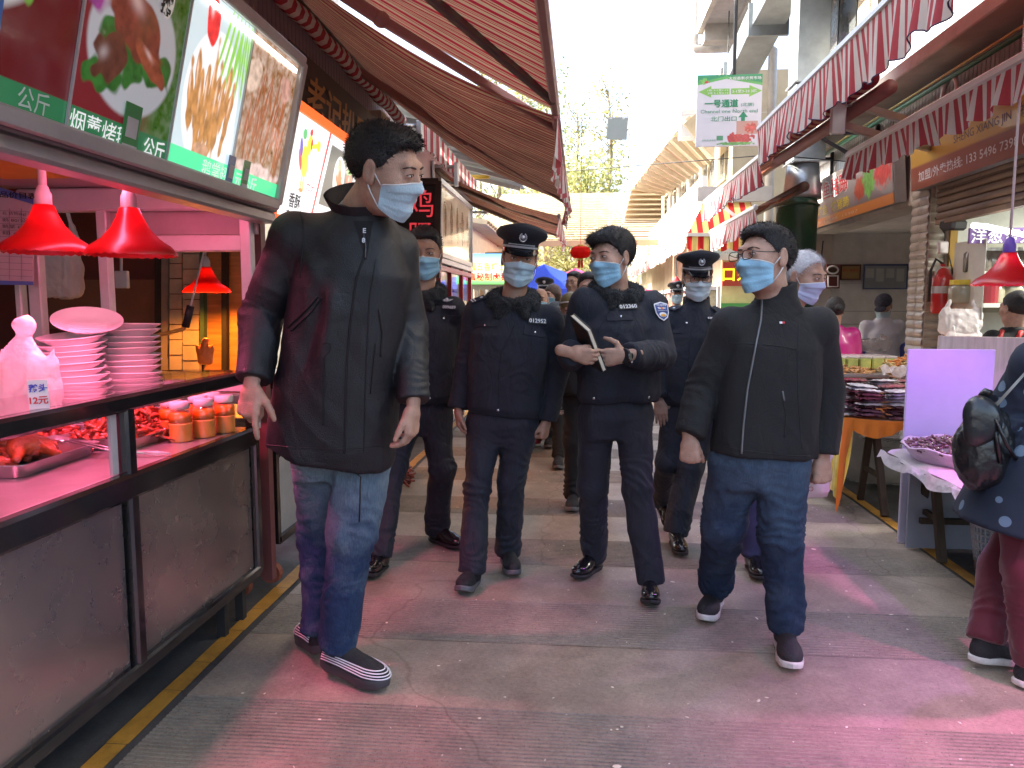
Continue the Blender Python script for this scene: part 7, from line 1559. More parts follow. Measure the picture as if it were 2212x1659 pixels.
for i in range(7):
    y0 = 14.2 + i * 3.0; t = thing('signboard', 'overexposed pale signboard of the far right hall, ' + ('nearest', 'second', 'third', 'fourth', 'fifth, by the yellow one', 'sixth', 'farthest')[i] + ' along the row', 'sign', (2.2, y0, 2.7), 0, 'signboards along the far right hall'); m = MB(); m.box((2.22, y0 + 1.48, 3.2), (.1, 2.9, 1.0)); m.build('board', SB if i != 4 else M('signboard_yellow', (.7, .72, .25), .6), t)
    lettering('faded_letters', ('烤鸭', '卤味', '米线', '面点', '干货', '茶叶', '鲜肉')[i], M('let_faded', (.62, .45, .36), .6), (2.165, y0 + 1.5, 3.2), (0, -1, 0), (0, 0, 1), 1.6, .5, t, .002)
for (y0, y1, x, z, lab) in ((14.4, 17.8, 1.95, 2.72, 'faded red-fringed awning under the nearest far signboard'), (18, 23, 1.95, 2.7, 'faded fringed awning in the middle of the far right hall'), (23.4, 30, 1.95, 2.7, 'faded fringed awning at the far end of the right hall')): awning(lab, (2.5, 2.95), (x, z), y0, y1, CLOTH_B, .3, VALF, 'faded awnings of the far right hall', barm=BARW, roller=False, trim=False, nx=6)
for i, (y0, c_) in enumerate(((14.5, (.5, .42, .25)), (16.6, (.4, .1, .06)), (18.8, (.3, .35, .4)), (21, (.55, .5, .2)), (23.5, (.3, .28, .25)))):
    t = thing('stall_front', ('yellow lit stall front beside the box awning', 'red stall front behind the rear officer', 'glazed bluish stall front farther right', 'yellowish stall front far down the hall', 'grey stall front near the hall end')[i], 'stall', (2.3, y0, 0)); rbox('counter', 2.0, 2.7, y0, y0 + 1.9, 0, 1.0, M('stallc_%d' % i, c_, .5, var=.4, vs=3), t, .01); rbox('glass_case', 2.05, 2.65, y0 + .05, y0 + 1.85, 1.0, 1.65, M('stallg_%d' % i, tuple(q * .7 + .1 for q in c_), .2, var=.7, vs=5, coat=.5), t, .01); rbox('case_top', 2.0, 2.7, y0, y0 + 1.9, 1.65, 1.72, ALUW, t)
# box awning turned towards the camera
bx = thing('awning', 'square red and yellow striped awning facing the camera beside the duct', 'awning', (1.9, 11.2, 2.2), 0, GR); SX = stripemat('box_cloth', 'X', .17, [(0, (.42, .02, .02)), (.5, (.58, .45, .16))], transl=.5); YB = 11.6
A_, B_, C_, D_ = aty(1520, 437, YB + .5), aty(1622, 437, YB + .5), aty(1640, 507, YB), aty(1484, 507, YB)
def bl(i, j): a = D_.lerp(C_, i); b_ = A_.lerp(B_, i); p = a.lerp(b_, j); return (p.x, p.y, p.z)
m = MB(); m.grid(bl, 40, 10); m.build('canopy_cloth', SX, bx, smooth=True)
m = MB(); m.grid(lambda i, j: (D_.x + (C_.x - D_.x) * i, YB - .01 - .01 * math.sin(i * 60) * j, D_.z - (.20 + .05 * abs(math.sin(i * 16))) * j), 80, 5); m.build('valance', SX, bx, smooth=True)
m = MB(); m.beam(D_, C_, .05, .05); m.build('front_bar', BARW, bx); m = MB(); m.beam(A_ + Vector((-.1, 0, .12)), B_ + Vector((.3, 0, .12)), .12, .22); m.build('cassette', ALU, bx); m = MB(); m.beam(A_ + Vector((.1, -.3, 0)), C_, .04, .05); m.build('folding_arm', ALU, bx)
t = thing('hall_stall', 'stall with yellow letters under the square striped awning', 'stall', (2.2, 12, 0)); wq('back_panel', 1555, 545, 1680, 700, M('panel_cream_lit', (.55, .48, .25), .5), 12.2, .04, t); wq('red_sign', 1560, 566, 1640, 618, M('sign_red_deep', (.28, .03, .02), .4), 12.1, .04, t); wq('green_sign', 1556, 655, 1640, 690, M('sign_green_deep', (.04, .22, .06), .4), 12.1, .04, t)
wq('counter', 1540, 690, 1680, 830, STEELP, 12.0, .6, t); wq('pale_banner', 1530, 528, 1625, 562, M('banner_blue_white', (.5, .6, .65), .5), 12.15, .03, t); wq('post', 1613 - 66, 618, 1621 - 66, 700, ALUW, 11.9, .05, t)
lettering('sign_letters', '口条', M('let_yellow'), aty(1592, 592, 12.05), (1, 0, 0), (0, 0, 1), None, .22, t, .004, .02); lettering('sign_letters', '烤鸭 烧鹅', M('let_yellow'), aty(1598, 672, 12.05), (1, 0, 0), (0, 0, 1), .5, .13, t, .004, .02); lettering('sign_letters', '打黑除恶', M('let_skyblue', (.2, .5, .65), .5), aty(1585, 540, 12.1), (1, 0, 0), (0, 0, 1), .6, .11, t, .004, .02)
t = thing('heat_lamp', 'small red heat lamp hanging over the far stall behind the rear officer', 'lamp', aty(1461, 617, 13)); m = MB(); m.lathe(aty(1461, 617, 13), [(.14, 0), (.10, .05), (.05, .10), (.02, .15)], 16, cap=False); m.build('lamp_shade', SHADE, t, smooth=True); m = MB(); m.tube([aty(1461, 603, 13), aty(1461, 560, 13)], .01, 5); m.build('cable', IRON, t)
# slatted brown roof overhang, high on the right
SL = M('roof_slat', (.30, .21, .12), .6, var=.12, vs=2); SLW = M('roof_beam_pale', (.44, .36, .24), .6)
rf = thing('slatted_roof', 'tall brown slatted roof overhang at the far right end of the passage', 'roof', (2, 20, 6))
o0, o1, i0, i1 = aty(1490, 250, 15), aty(1366, 402, 24), aty(1500, 330, 15), aty(1398, 412, 24)
for k_ in range(13):
    q = k_ / 13; a, b_ = o0.lerp(o1, q), i0.lerp(i1, q) + Vector((.5, 0, 0)); a2 = o0.lerp(o1, q + .85 / 13); m = MB(); m.slab(a, b_, b_ + (a2 - a), a2, .10); m.build('roof_slat', SL if k_ % 2 else SLW, rf)
    m = MB(); m.beam(a + Vector((0, 0, -.06)), b_ + Vector((0, 0, -.06)), .08, .30); m.build('roof_beam', SLW, rf)
t0_, t1_, b0_, b1_ = aty(1366, 400, 25), aty(1440, 400, 25), aty(1336, 528, 25), aty(1382, 528, 25)
for k_ in range(12):
    q = k_ / 12; a, b_ = t0_.lerp(b0_, q), t1_.lerp(b1_, q) + Vector((.4, 0, 0)); m = MB(); m.slab(b0_.lerp(t0_, 1 - q - .8 / 12), b_ + (b0_.lerp(t0_, 1 - q - .8 / 12) - a), b_, a, .12); m.build('wall_slat', SL, rf)
    m = MB(); m.beam(a + Vector((0, -.1, 0)), b_ + Vector((0, -.1, 0)), .12, .05); m.build('slat_rail', SLW, rf)
m = MB(); m.box(aty(1520, 270, 15.2), (.9, .4, .5)); m.build('beam_end', M('beam_white', (.6, .6, .58), .6), rf)
# translucent slatted canopy spanning the passage end
cn = thing('slatted_canopy', 'pale slatted canopy crossing the far end of the passage', 'canopy', (0, 26, 4)); CS = stripemat('canopy_slat', 'X', .5, [(0, (.80, .74, .62)), (.1, (.72, .62, .46)), (.12, (.80, .74, .62))], transl=.6)
for k_ in range(26):
    q = k_ / 25; y_ = 22 + 9 * q; z_ = 3.2 + 2.6 * q; m = MB(); m.beam((-3.2, y_, z_), (3.0, y_, z_ + .0), .12, .03); m.build('slat', CS, cn)
for x_ in (-3.1, -1, 1, 2.9): m = MB(); m.beam((x_, 22, 3.1), (x_, 31, 5.7), .08, .12); m.build('rafter', SL, cn)
m = MB(); m.beam((-3.2, 21.9, 3.12), (3.0, 21.9, 3.12), .1, .16); m.build('fascia', SL, cn)
# tents, lantern
def tent(label, cx, cy, hw, ez, pz, mat, rz=.3):
    t = thing('canopy_tent', label, 'tent', (cx, cy, 0), 0, 'pop-up canopies at the passage end'); R = Matrix.Rotation(rz, 3, 'Z'); c = [Vector((cx, cy, ez)) + R @ Vector((sx * hw, sy * hw, 0)) for sx, sy in ((-1, -1), (1, -1), (1, 1), (-1, 1))]; p = Vector((cx, cy, pz)); m = MB()
    for i in range(4):
        a, b_ = c[i], c[(i + 1) % 4]; mid = (a + b_) / 2; m.grid(lambda u_, v_, a=a, b_=b_: tuple(a.lerp(b_, u_).lerp(p, v_) - Vector((0, 0, .28 * math.sin(math.pi * v_) * math.sin(math.pi * u_) + .10 * math.sin(math.pi * v_)))), 10, 8); m.grid(lambda u_, v_, a=a, b_=b_: tuple(a.lerp(b_, u_) - Vector((0, 0, .22 * v_))), 10, 2)
    m.build('canopy_cloth', mat, t, smooth=True)
    for q in c: m = MB(); m.tube([tuple(q), (q.x, q.y, 0)], .03, 6); m.build('leg', ALU, t)
CB = stripemat('tent_blue', 'X', 9, [(0, (.06, .12, .62)), (.99, (.06, .12, .62))], transl=.5, dirty=.1); CP = stripemat('tent_pink', 'X', 9, [(0, (.60, .10, .25)), (.99, (.60, .10, .25))], transl=.5, dirty=.1)
p = aty(1165, 590, 17); tent('blue pop-up canopy tent between the two officers', p.x + .1, 17, 1.6, 1.70, 2.28, CB, .5); p = aty(1243, 600, 21); tent('pink pop-up canopy tent behind the blue one', p.x, 21, 1.7, 1.75, 2.38, CP, .2)
t = thing('red_lantern', 'round red lantern with tassel hanging between the officers', 'lantern', aty(1254, 545, 9)); c_ = aty(1254, 545, 9); m = MB()
n_ = 24; prof = [(.03, .07), (.07, .066), (.105, .045), (.12, .0), (.105, -.045), (.07, -.066), (.03, -.07)]; v = []; f = []
for r_, h_ in prof:
    for k_ in range(n_): a = 6.2832 * k_ / n_; rr = r_ * (1 + .05 * (k_ % 2)); v.append((c_.x + rr * math.cos(a), c_.y + rr * math.sin(a), c_.z + h_))
for i in range(6):
    for k_ in range(n_): f.append((i * n_ + k_, i * n_ + (k_ + 1) % n_, (i + 1) * n_ + (k_ + 1) % n_, (i + 1) * n_ + k_))
m.add(v, f); m.build('lantern_silk', stripemat('lantern_silk', 'X', 9, [(0, (.75, .02, .01)), (.99, (.75, .02, .01))], transl=.6, dirty=.1), t)
m = MB(); m.lathe(c_ + Vector((0, 0, .066)), [(.04, 0), (.04, .02)], 14); m.lathe(c_ + Vector((0, 0, -.09)), [(.04, 0), (.04, .02)], 14); m.build('gold_rim', M('gold_rim', (.6, .35, .05), .4, metal=.5), t)
m = MB()
for k_ in range(10): m.tube([c_ + Vector((.025 * math.cos(k_), .025 * math.sin(k_), -.09)), c_ + Vector((.03 * math.cos(k_), .03 * math.sin(k_), -.18))], .006, 4)
m.tube([c_ + Vector((0, 0, .08)), c_ + Vector((0, 0, 1.6))], .004, 4); m.build('tassel', M('tassel_red', (.6, .02, .01), .7), t)
# left end: white stall roofs
t = thing('far_shed', 'low pale shed with tiled eave behind the green sign', 'building', (-4, 20, 0)); rbox('wall', -7, -2.4, 16, 30, 0, 3.2, M('shed_cream', (.6, .52, .38), .8), t); m = MB(); m.slab((-7, 15.5, 3.9), (-1.9, 15.5, 3.1), (-1.9, 30, 3.1), (-7, 30, 3.9), .1); m.build('roof', M('shed_roof', (.5, .42, .3), .7), t)
for i in range(12): m = MB(); m.beam((-3.6, 15.6 + i * .4, 3.32), (-1.85, 15.6 + i * .4, 3.04), .08, .06); m.build('rafter', SL, t)
m = MB(); m.box(aty(1078, 553, 14.5), (.5, .3, .12)); tag(m.build('black_speaker', M('speaker_black', (.02, .02, .02), .5)), 'small black speaker box on top of the green and blue sign', 'speaker')
# ---------------------------------------------------------------- trees
LEAF = [M('leaf_bright', (.30, .32, .12), .6, var=.4, vs=1.2), M('leaf_yellow', (.32, .30, .11), .6, var=.4, vs=1.2), M('leaf_mid', (.20, .24, .09), .6, var=.4, vs=1.2)]
for l_ in LEAF:
    nt = l_.node_tree; b_ = nt.nodes['Principled BSDF']; tl_ = nt.nodes.new('ShaderNodeBsdfTranslucent'); nt.links.new(b_.inputs['Base Color'].links[0].from_socket, tl_.inputs[0]); mx_ = nt.nodes.new('ShaderNodeMixShader'); mx_.inputs[0].default_value = .5
    nt.links.new(b_.outputs[0], mx_.inputs[1]); nt.links.new(tl_.outputs[0], mx_.inputs[2]); nt.links.new(mx_.outputs[0], nt.nodes['Material Output'].inputs[0])
BARK = M('bark_pale', (.28, .22, .16), .9, var=.3)
def tree(label, x, y, h, r, seed, lm, n_=2600, crown0=.35):
    n_ = int(n_ * .7)
    rg = np.random.default_rng(seed); t = thing('poplar_tree', label, 'tree', (x, y, 0), 0, 'thin-leaved trees beyond the market'); m = MB(); P = [Vector((x + .15 * math.sin(k_ * 1.3 + seed), y, h * k_ / 7)) for k_ in range(8)]; m.tube(P, [.16 * (1 - k_ / 8) + .02 for k_ in range(8)], 7); tips = []
    for b_ in range(34):
        q = rg.uniform(crown0 * .8, .97); p0 = P[0].lerp(P[-1], q); a = rg.uniform(0, 6.283); L_ = r * (1.15 - q * .8) * rg.uniform(.6, 1.1); p1 = p0 + Vector((math.cos(a) * L_ * .6, math.sin(a) * L_ * .6, L_ * .7)); p2 = p1 + Vector((math.cos(a) * L_ * .4, math.sin(a) * L_ * .4, L_ * .8)); m.tube([p0, p1, p2], [.035, .02, .008], 4); tips += [p1, p2, p1.lerp(p2, .5), p0.lerp(p1, .6)]
    m.build('trunk', BARK, t, smooth=True); ti = rg.integers(0, len(tips), n_); c = A3([tips[k_] for k_ in ti]) + rg.normal(0, 1, (n_, 3)) * r * .17; s_ = rg.uniform(.05, .12, (n_, 1)); u_ = rg.normal(0, 1, (n_, 3)); u_ /= np.linalg.norm(u_, axis=1, keepdims=True); w_ = np.cross(u_, rg.normal(0, 1, (n_, 3))); w_ /= np.linalg.norm(w_, axis=1, keepdims=True)
    V = np.stack([c - u_ * s_, c - w_ * s_ * .6, c + u_ * s_, c + w_ * s_ * .6], 1).reshape(-1, 3); mesh_obj('crown', (V, np.arange(len(V)).reshape(-1, 4)), lm, t, smooth=False)
TL = ['slender tree just right of the yellow gas pipe', 'tall thin tree left of centre behind the canopy', 'tree standing over the middle officer', 'thin tree right of the middle officer', 'tree beside the slatted roof', 'sparse tree farthest left behind the shed', 'short tree behind the red lantern', 'leafy tree left of the blue tent', 'wide low tree behind the pink tent']
for i, (px, y_, h_, r_, n_) in enumerate(((1075, 40, 13.5, 2.2, 2600), (1128, 44, 15.0, 2.4, 2800), (1175, 38, 12.5, 2.3, 2600), (1240, 42, 12.0, 2.0, 1800), (1310, 40, 12.5, 1.7, 1500), (1035, 46, 13.5, 2.2, 2000), (1270, 34, 7.0, 2.4, 4200), (1175, 33, 6.5, 2.6, 4200), (1225, 37, 6.0, 3.0, 4200))):
    p = aty(px, 700, y_); tree(TL[i], p.x, y_, h_, r_, 60 + i, LEAF[i % 3], n_, .2 if h_ < 8 else .35)
t = thing('palm_tree', 'feathery palm behind the lantern and blue tent', 'palm', (aty(1228, 600, 27).x, 27, 0)); c_ = aty(1225, 585, 27); m = MB(); m.tube([(c_.x, 27, 0), (c_.x, 27, c_.z)], [.2, .14], 8); m.build('trunk', BARK, t)
for k_ in range(13):
    a = k_ * 2.4; L_ = 2.0; m = MB(); dr = Vector((math.cos(a), math.sin(a) * .6, 0)); P = [c_ + dr * L_ * q + Vector((0, 0, 1.15 * q * (1.25 - q * 1.35))) for q in np.linspace(0, 1, 14)]; m.tube(P, .02, 4); sd_ = Vector((0, 0, 1)).cross(dr).normalized()
    for q in range(2, 14):
        for s_ in (-1, 1): tip = P[q] + sd_ * s_ * .34 * (1.1 - q / 16) + dr * .28 + Vector((0, 0, -.14)); m.add([tuple(P[q]), tuple(P[q] + dr * .06), tuple(tip)], [(0, 1, 2)])
    m.build('frond', LEAF[1], t)
m = MB()
for i in range(2500): x, y_ = random.uniform(-14, 14), random.uniform(48, 54); z_ = abs(random.gauss(0, 1.6)) + .2; s_ = random.uniform(.12, .3); a = random.uniform(0, 6.28); m.add([(x - s_, y_, z_), (x, y_ + s_ * math.sin(a), z_ - s_), (x + s_, y_, z_ + s_ * .3), (x, y_ - s_ * .5, z_ + s_)], [(0, 1, 2, 3)])
m.build('far_foliage', LEAF[0], kind='stuff')
# ---------------------------------------------------------------- the people walking in front
LEATH = M('book_leather', (.012, .010, .010), .4, var=.2, bump=.3, bs=200)
def officer_trim(fig, zipline, pockets, buttons, tagpos, tagtext, wing=None, party=None):
    if zipline: seam(fig, 'placket_edge', zipline, .0022, M('seam_dark', (.006, .007, .012), .8), .0005)
    for q in pockets:
        patch(fig, 'pocket_flap', q, NAVY, .003)
    for b in buttons: stud(fig, *b)
    if tagpos: number_tag(fig, *tagpos)
    if wing: wing_badge(fig, *wing)
    if party:
        fr = frame_at(fig, *party)
        if fr:
            p, u, w, n = fr; m = MB(); m.box(p, (.016, .013, .003), Matrix((u, w, n)).transposed(), .001); o = m.build('flag_pin', M('pin_red', (.6, .02, .01), .3, coat=.4), fig.root)
            g = MB(); g.ell(p - w * .004 + n * .003, (.006, .002, .004), 8, 5); g.build('pin_gold', M('pin_gold', (.75, .5, .1), .3, metal=.6), o)
# officer in the middle, peaked cap, facing the camera
y = 3.78
o1 = figure(dict(label='middle police officer in peaked cap and fur collar, number 012952, walking towards the camera', seed=1,
    J=dict(head=jt(1122, 562, y - .03), neck=jt(1108, 655, y), shL=jt(1034, 672, y), shR=jt(1186, 688, y + .02), elL=jt(1009, 775, y + .03), elR=jt(1206, 795, y + .04),
           wrL=jt(989, 882, y - .02), wrR=jt(1181, 908, y + .0), hpL=jt(1048, 910, y), hpR=jt(1122, 908, y), knL=jt(1032, 1052, y - .10), knR=jt(1104, 1040, y - .02),
           anL=jt(1020, 1222, z=.09), anR=jt(1097, 1182, z=.10), toL=jt(1014, 1262, z=.015), toR=jt(1100, 1222, z=.015)),
    head=dict(rot=(4, -6, 6), size=.245, hair='short', strands=600, seed=1, maskmat=MASKL), cap=True, shirt=NAVYT, skin=SKIN2,
    handL=dict(n=(.9, .2, .1), side=1, pose='relax', d=(.05, -.05, -1)), handR=dict(n=(-.8, .3, 0), side=-1, pose='fist', d=(-.15, -.1, -1)),
    trousers=dict(r=(.088, .062, .066), waist=.16, drop=.03), shoes=dict(kind='sneaker', size=.27),
    jacket=dict(hem=jt(1088, 893, y), collar='fur', waistband=1, fy=.015, cuff=.0, prof=[(0, .178, .125), (.06, .19, .14), (.4, .198, .14), (.7, .198, .13), (.86, .145, .105), (1, .07, .065)])))
officer_trim(o1, [(1112, 700), (1100, 730), (1083, 760), (1078, 800), (1076, 892)], [[(1025, 693), (1078, 692), (1076, 706), (1026, 706)], [(1132, 704), (1180, 714), (1181, 731), (1130, 722)]],
    [(1048, 703), (1156, 718), (1130, 669), (1076, 886)], (1160, 694, '012952', .085, -4), (1052, 680, 1.15))
# officer with the notebook
y = 3.66
o2 = figure(dict(label='bareheaded police officer in fur collar, number 012360, holding a black notebook', seed=2,
    J=dict(head=jt(1319, 560, y), neck=jt(1330, 640, y + .03), shL=jt(1262, 655, y - .05), shR=jt(1405, 660, y + .08), elL=jt(1236, 775, y - .02), elR=jt(1430, 768, y - .05),
           wrL=jt(1234, 762, y - .40), wrR=jt(1352, 768, y - .28), hpL=jt(1290, 890, y), hpR=jt(1372, 890, y), knL=jt(1280, 1050, y + .02), knR=jt(1378, 1055, y - .08),
           anL=jt(1284, 1195, z=.09), anR=jt(1404, 1245, z=.09), toL=jt(1284, 1195, z=.09) + A3((-.11, -.2, -.075)), toR=jt(1404, 1287, z=.015)),
    head=dict(rot=(-62, -4, -3), size=.25, hair='full', strands=4000, seed=4, low=.004), shirt=NAVYT,
    handL=dict(n=(.15, .95, .15), side=1, pose='hold', d=(.85, -.05, -.2), size=.175), handR=dict(n=(-.15, .95, .1), side=-1, pose='open', d=(-1, -.1, -.12), size=.19),
    trousers=dict(r=(.092, .064, .064), waist=.165, drop=.03), shoes=dict(kind='leather', size=.28),
    jacket=dict(hem=jt(1335, 868, y), collar='fur', waistband=1, fy=.02, cuff=.02, arm=(.074, .068, .054), prof=[(0, .19, .135), (.06, .205, .15), (.4, .205, .15), (.7, .196, .14), (.86, .145, .105), (1, .07, .065)], amp=1.2)))
officer_trim(o2, [(1318, 672), (1300, 700), (1292, 720)], [[(1310, 676 + 3), (1368, 676), (1367, 692), (1311, 694)]], [(1341, 684), (1324, 650), (1283, 860), (1401, 858), (1365, 781)], (1356, 664, '012360', .085, 3), (1260, 668, 1.0), (1347, 649))
# notebook held in front of the chest
c = [aty(1240, 676, y - .34), aty(1278, 710, y - .40), aty(1312, 800, y - .34), aty(1272, 778, y - .28)]
nb = thing('notebook', 'black notebook with cream pages held by the bareheaded officer', 'notebook', tuple(c[3]))
m = MB(); m.slab(c[0], c[1], c[2], c[3], .004); m.build('cover', LEATH, nb)
nn = (Vector(c[1]) - Vector(c[0])).cross(Vector(c[3]) - Vector(c[0])).normalized() * -1
m = MB(); cc = [Vector(q) - nn * -.005 for q in c]; ins = [q * .96 + sum(cc, Vector()) / 4 * .04 for q in cc]; m.slab(*ins, .016); m.build('pages', M('paper_cream', (.62, .55, .42), .8), nb)
m = MB(); cc = [Vector(q) + nn * .022 for q in c]; m.slab(*cc, .004); m.build('cover', LEATH, nb)
# his watch
m = MB(); wr = Vector(o2.J['wrR']); dr = Vector(unit(o2.J['elR'] - o2.J['wrR'])); k0 = wr + dr * -.012
m.lathe(k0 - dr * .008, [(.031, 0), (.033, .002), (.033, .014), (.031, .016)], 18, dr); fn = Vector((0, -1, 0)); fn = (fn - dr * fn.dot(dr)).normalized()
w_ = m.build('wrist_watch', M('watch_strap', (.012, .012, .014), .5), o2.root); m = MB(); m.lathe(k0 + fn * .031, [(.018, 0), (.019, .003), (.016, .006), (.0001, .006)], 16, fn); m.build('watch_face', M('watch_glass', (.01, .012, .016), .1, coat=.5), w_)
# sleeve patch: white-rimmed shield
def shield(fig, px, py, k):
    fr = frame_at(fig, px, py, .006, 10)
    if fr is None: return
    p, u, w, n = fr
    out = [(-.5, .42), (-.46, .5), (0, .62), (.46, .5), (.5, .42), (.46, -.1), (.3, -.42), (0, -.62), (-.3, -.42), (-.46, -.1)]
    def sh(s, th, z, name, mat, par):
        m = MB(); m.prism([(a * s * k, b * s * k) for a, b in out], p + n * z, u, w, th); return m.build(name, mat, par)
    a = sh(1, .002, 0, 'shield_rim', WHITEP, fig.root); b = sh(.86, .001, .0022, 'shield_field', M('patch_blue', (.05, .09, .28), .6), a)
    m = MB(); m.ell(p + n * .004 - w * k * .22, (k * .26, .001, k * .16), 14, 6, Matrix((u, n, w)).transposed()); m.build('emblem_disc', WHITEP, b)
    m = MB(); m.ell(p + n * .0055 - w * k * .27, (k * .18, .001, k * .09), 14, 6, Matrix((u, n, w)).transposed()); m.build('emblem_gold', M('patch_gold', (.8, .4, .05), .5), b)
    m = MB(); st = [(math.cos(math.radians(90 + 36 * i)) * (.13 if i % 2 == 0 else .055) * k, math.sin(math.radians(90 + 36 * i)) * (.13 if i % 2 == 0 else .055) * k) for i in range(10)]
    m.prism(st, p + n * .0035 + w * k * .2, u, w, .001); m.build('emblem_star', M('patch_orange', (.8, .2, .03), .5), b)
    m = MB(); m.beam(p + n * .004 - u * k * .32 + w * k * .02, p + n * .004 + u * k * .32 + w * k * .02, .001, k * .09, n); m.build('emblem_band', WHITEP, b)
    lettering('patch_letters', '中华人民共和国', WHITEP, p + n * .004 + w * k * .4, u, w, k * .66, k * .13, b, .0005, .02)
    lettering('patch_letters', '警 察', WHITEP, p + n * .004 + w * k * .2, u, w, k * .6, k * .14, b, .0005, .02)
shield(o2, 1428, 674, .078)
# shoulder straps
def strap(fig, a, b, marks, w=.045):
    A, _ = surf(fig.jbvh, *a, .004); B, _ = surf(fig.jbvh, *b, .004)
    if A is None or B is None: return
    s = A3(B) - A3(A); mid = (A + B) / 2
    m = MB(); up = Vector((0, -.35, 1)).normalized(); m.beam(A + up * .006, B + up * .008, w, .004, up, .0015); o = m.build('shoulder_strap', NAVY, fig.root)
    x = (B - A).normalized(); yv = up.cross(x).normalized(); upn = x.cross(yv)
    for t, kind in marks:
        c = A + (B - A) * t + up * .0095
        if kind == 'bar': q = MB(); q.beam(c - yv * w * .38, c + yv * w * .38, .005, .002, upn); q.build('rank_bar', WHITEP, o)
        else: q = MB(); q.prism([(.009, 0), (0, .009), (-.009, 0), (0, -.009)], c, x, yv, .002); q.build('rank_star', WHITEP, o)
strap(o1, (1017, 656), (1048, 645), [(.12, 'bar'), (.28, 'bar'), (.75, 'star')]); strap(o1, (1207, 672), (1176, 655), [(.12, 'bar'), (.28, 'bar'), (.75, 'star')])
strap(o2, (1412, 633), (1374, 626), [(.2, 'star'), (.45, 'star'), (.7, 'star'), (.92, 'star')])
# bare-collared officer behind, with glasses
y = 4.45
o3 = figure(dict(label='police officer in peaked cap, black glasses and white mask walking behind the notebook officer', seed=3,
    J=dict(head=jt(1506, 602, y - .03), neck=jt(1504, 668, y), shL=jt(1447, 690, y), shR=jt(1562, 690, y), elL=jt(1430, 780, y), elR=jt(1578, 782, y),
           wrL=jt(1424, 862, y - .05), wrR=jt(1560, 870, y - .02), hpL=jt(1461, 890, y), hpR=jt(1528, 890, y), knL=jt(1440, 1000, y - .05), knR=jt(1492, 1010, y - .1),
           anL=jt(1432, 1082, y + .30), anR=jt(1460, 1145, z=.10), toL=jt(1440, 1128, y + .22), toR=jt(1462, 1181, z=.015)),
    head=dict(rot=(2, -9, 0), size=.232, hair='short', strands=300, seed=7, maskmat=M('mask_white', (.62, .7, .74), .75, var=.05), glasses=True), cap=True, shirt=NAVYT,
    handL=dict(n=(.2, .9, 0), side=1, pose='flat', d=(.12, -.15, -1)),
    trousers=dict(r=(.088, .066, .066), waist=.155, drop=.02), shoes=dict(kind='leather', size=.27),
    jacket=dict(hem=jt(1497, 876, y), collar='stand', ch=.1, waistband=1, prof=[(0, .18, .12), (.06, .19, .135), (.4, .19, .135), (.72, .19, .125), (.88, .13, .095), (1, .07, .065)])))
officer_trim(o3, [(1503, 690), (1490, 720), (1484, 870)], [[(1453, 705), (1476, 705), (1475, 720), (1453, 720)], [(1530, 705), (1560, 705), (1560, 722), (1530, 722)]], [(1483, 698), (1481, 872)], (1536, 688, 'KM01', .05, 0), (1455, 687, .8))
strap(o3, (1450, 672), (1470, 664), [(.3, 'star')]); strap(o3, (1556, 676), (1538, 666), [])
# left officer behind the tall man
y = 4.08
o0 = figure(dict(label='police officer with fur collar, number 009689, half hidden behind the tall man', seed=4,
    J=dict(head=jt(918, 546, y - .03), neck=jt(912, 640, y), shL=jt(850, 668, y), shR=jt(978, 670, y), elL=jt(838, 780, y), elR=jt(990, 775, y + .06),
           wrL=jt(845, 870, y), wrR=jt(985, 862, y + .1), hpL=jt(880, 890, y), hpR=jt(940, 890, y), knL=jt(848, 1010, y - .1), knR=jt(953, 1012, y - .05),
           anL=jt(822, 1192, z=.09), anR=jt(944, 1138, z=.10), toL=jt(812, 1232, z=.015), toR=jt(948, 1170, z=.015)),
    head=dict(rot=(6, -12, 0), size=.26, hair='short', strands=1500, seed=9), shirt=NAVYT, skin=SKIN2,
    trousers=dict(r=(.092, .068, .068), waist=.165, drop=.03), shoes=dict(kind='leather', size=.28),
    jacket=dict(hem=jt(915, 866, y), collar='fur', waistband=1, fy=.015, prof=[(0, .18, .13), (.06, .2, .145), (.4, .205, .145), (.7, .2, .135), (.86, .145, .105), (1, .07, .065)])))
officer_trim(o0, None, [[(956, 680), (992, 682), (990, 696), (956, 694)]], [(945, 642), (958, 688), (928, 860)], (971, 664, '009689', .07, -3), None, (966, 650))
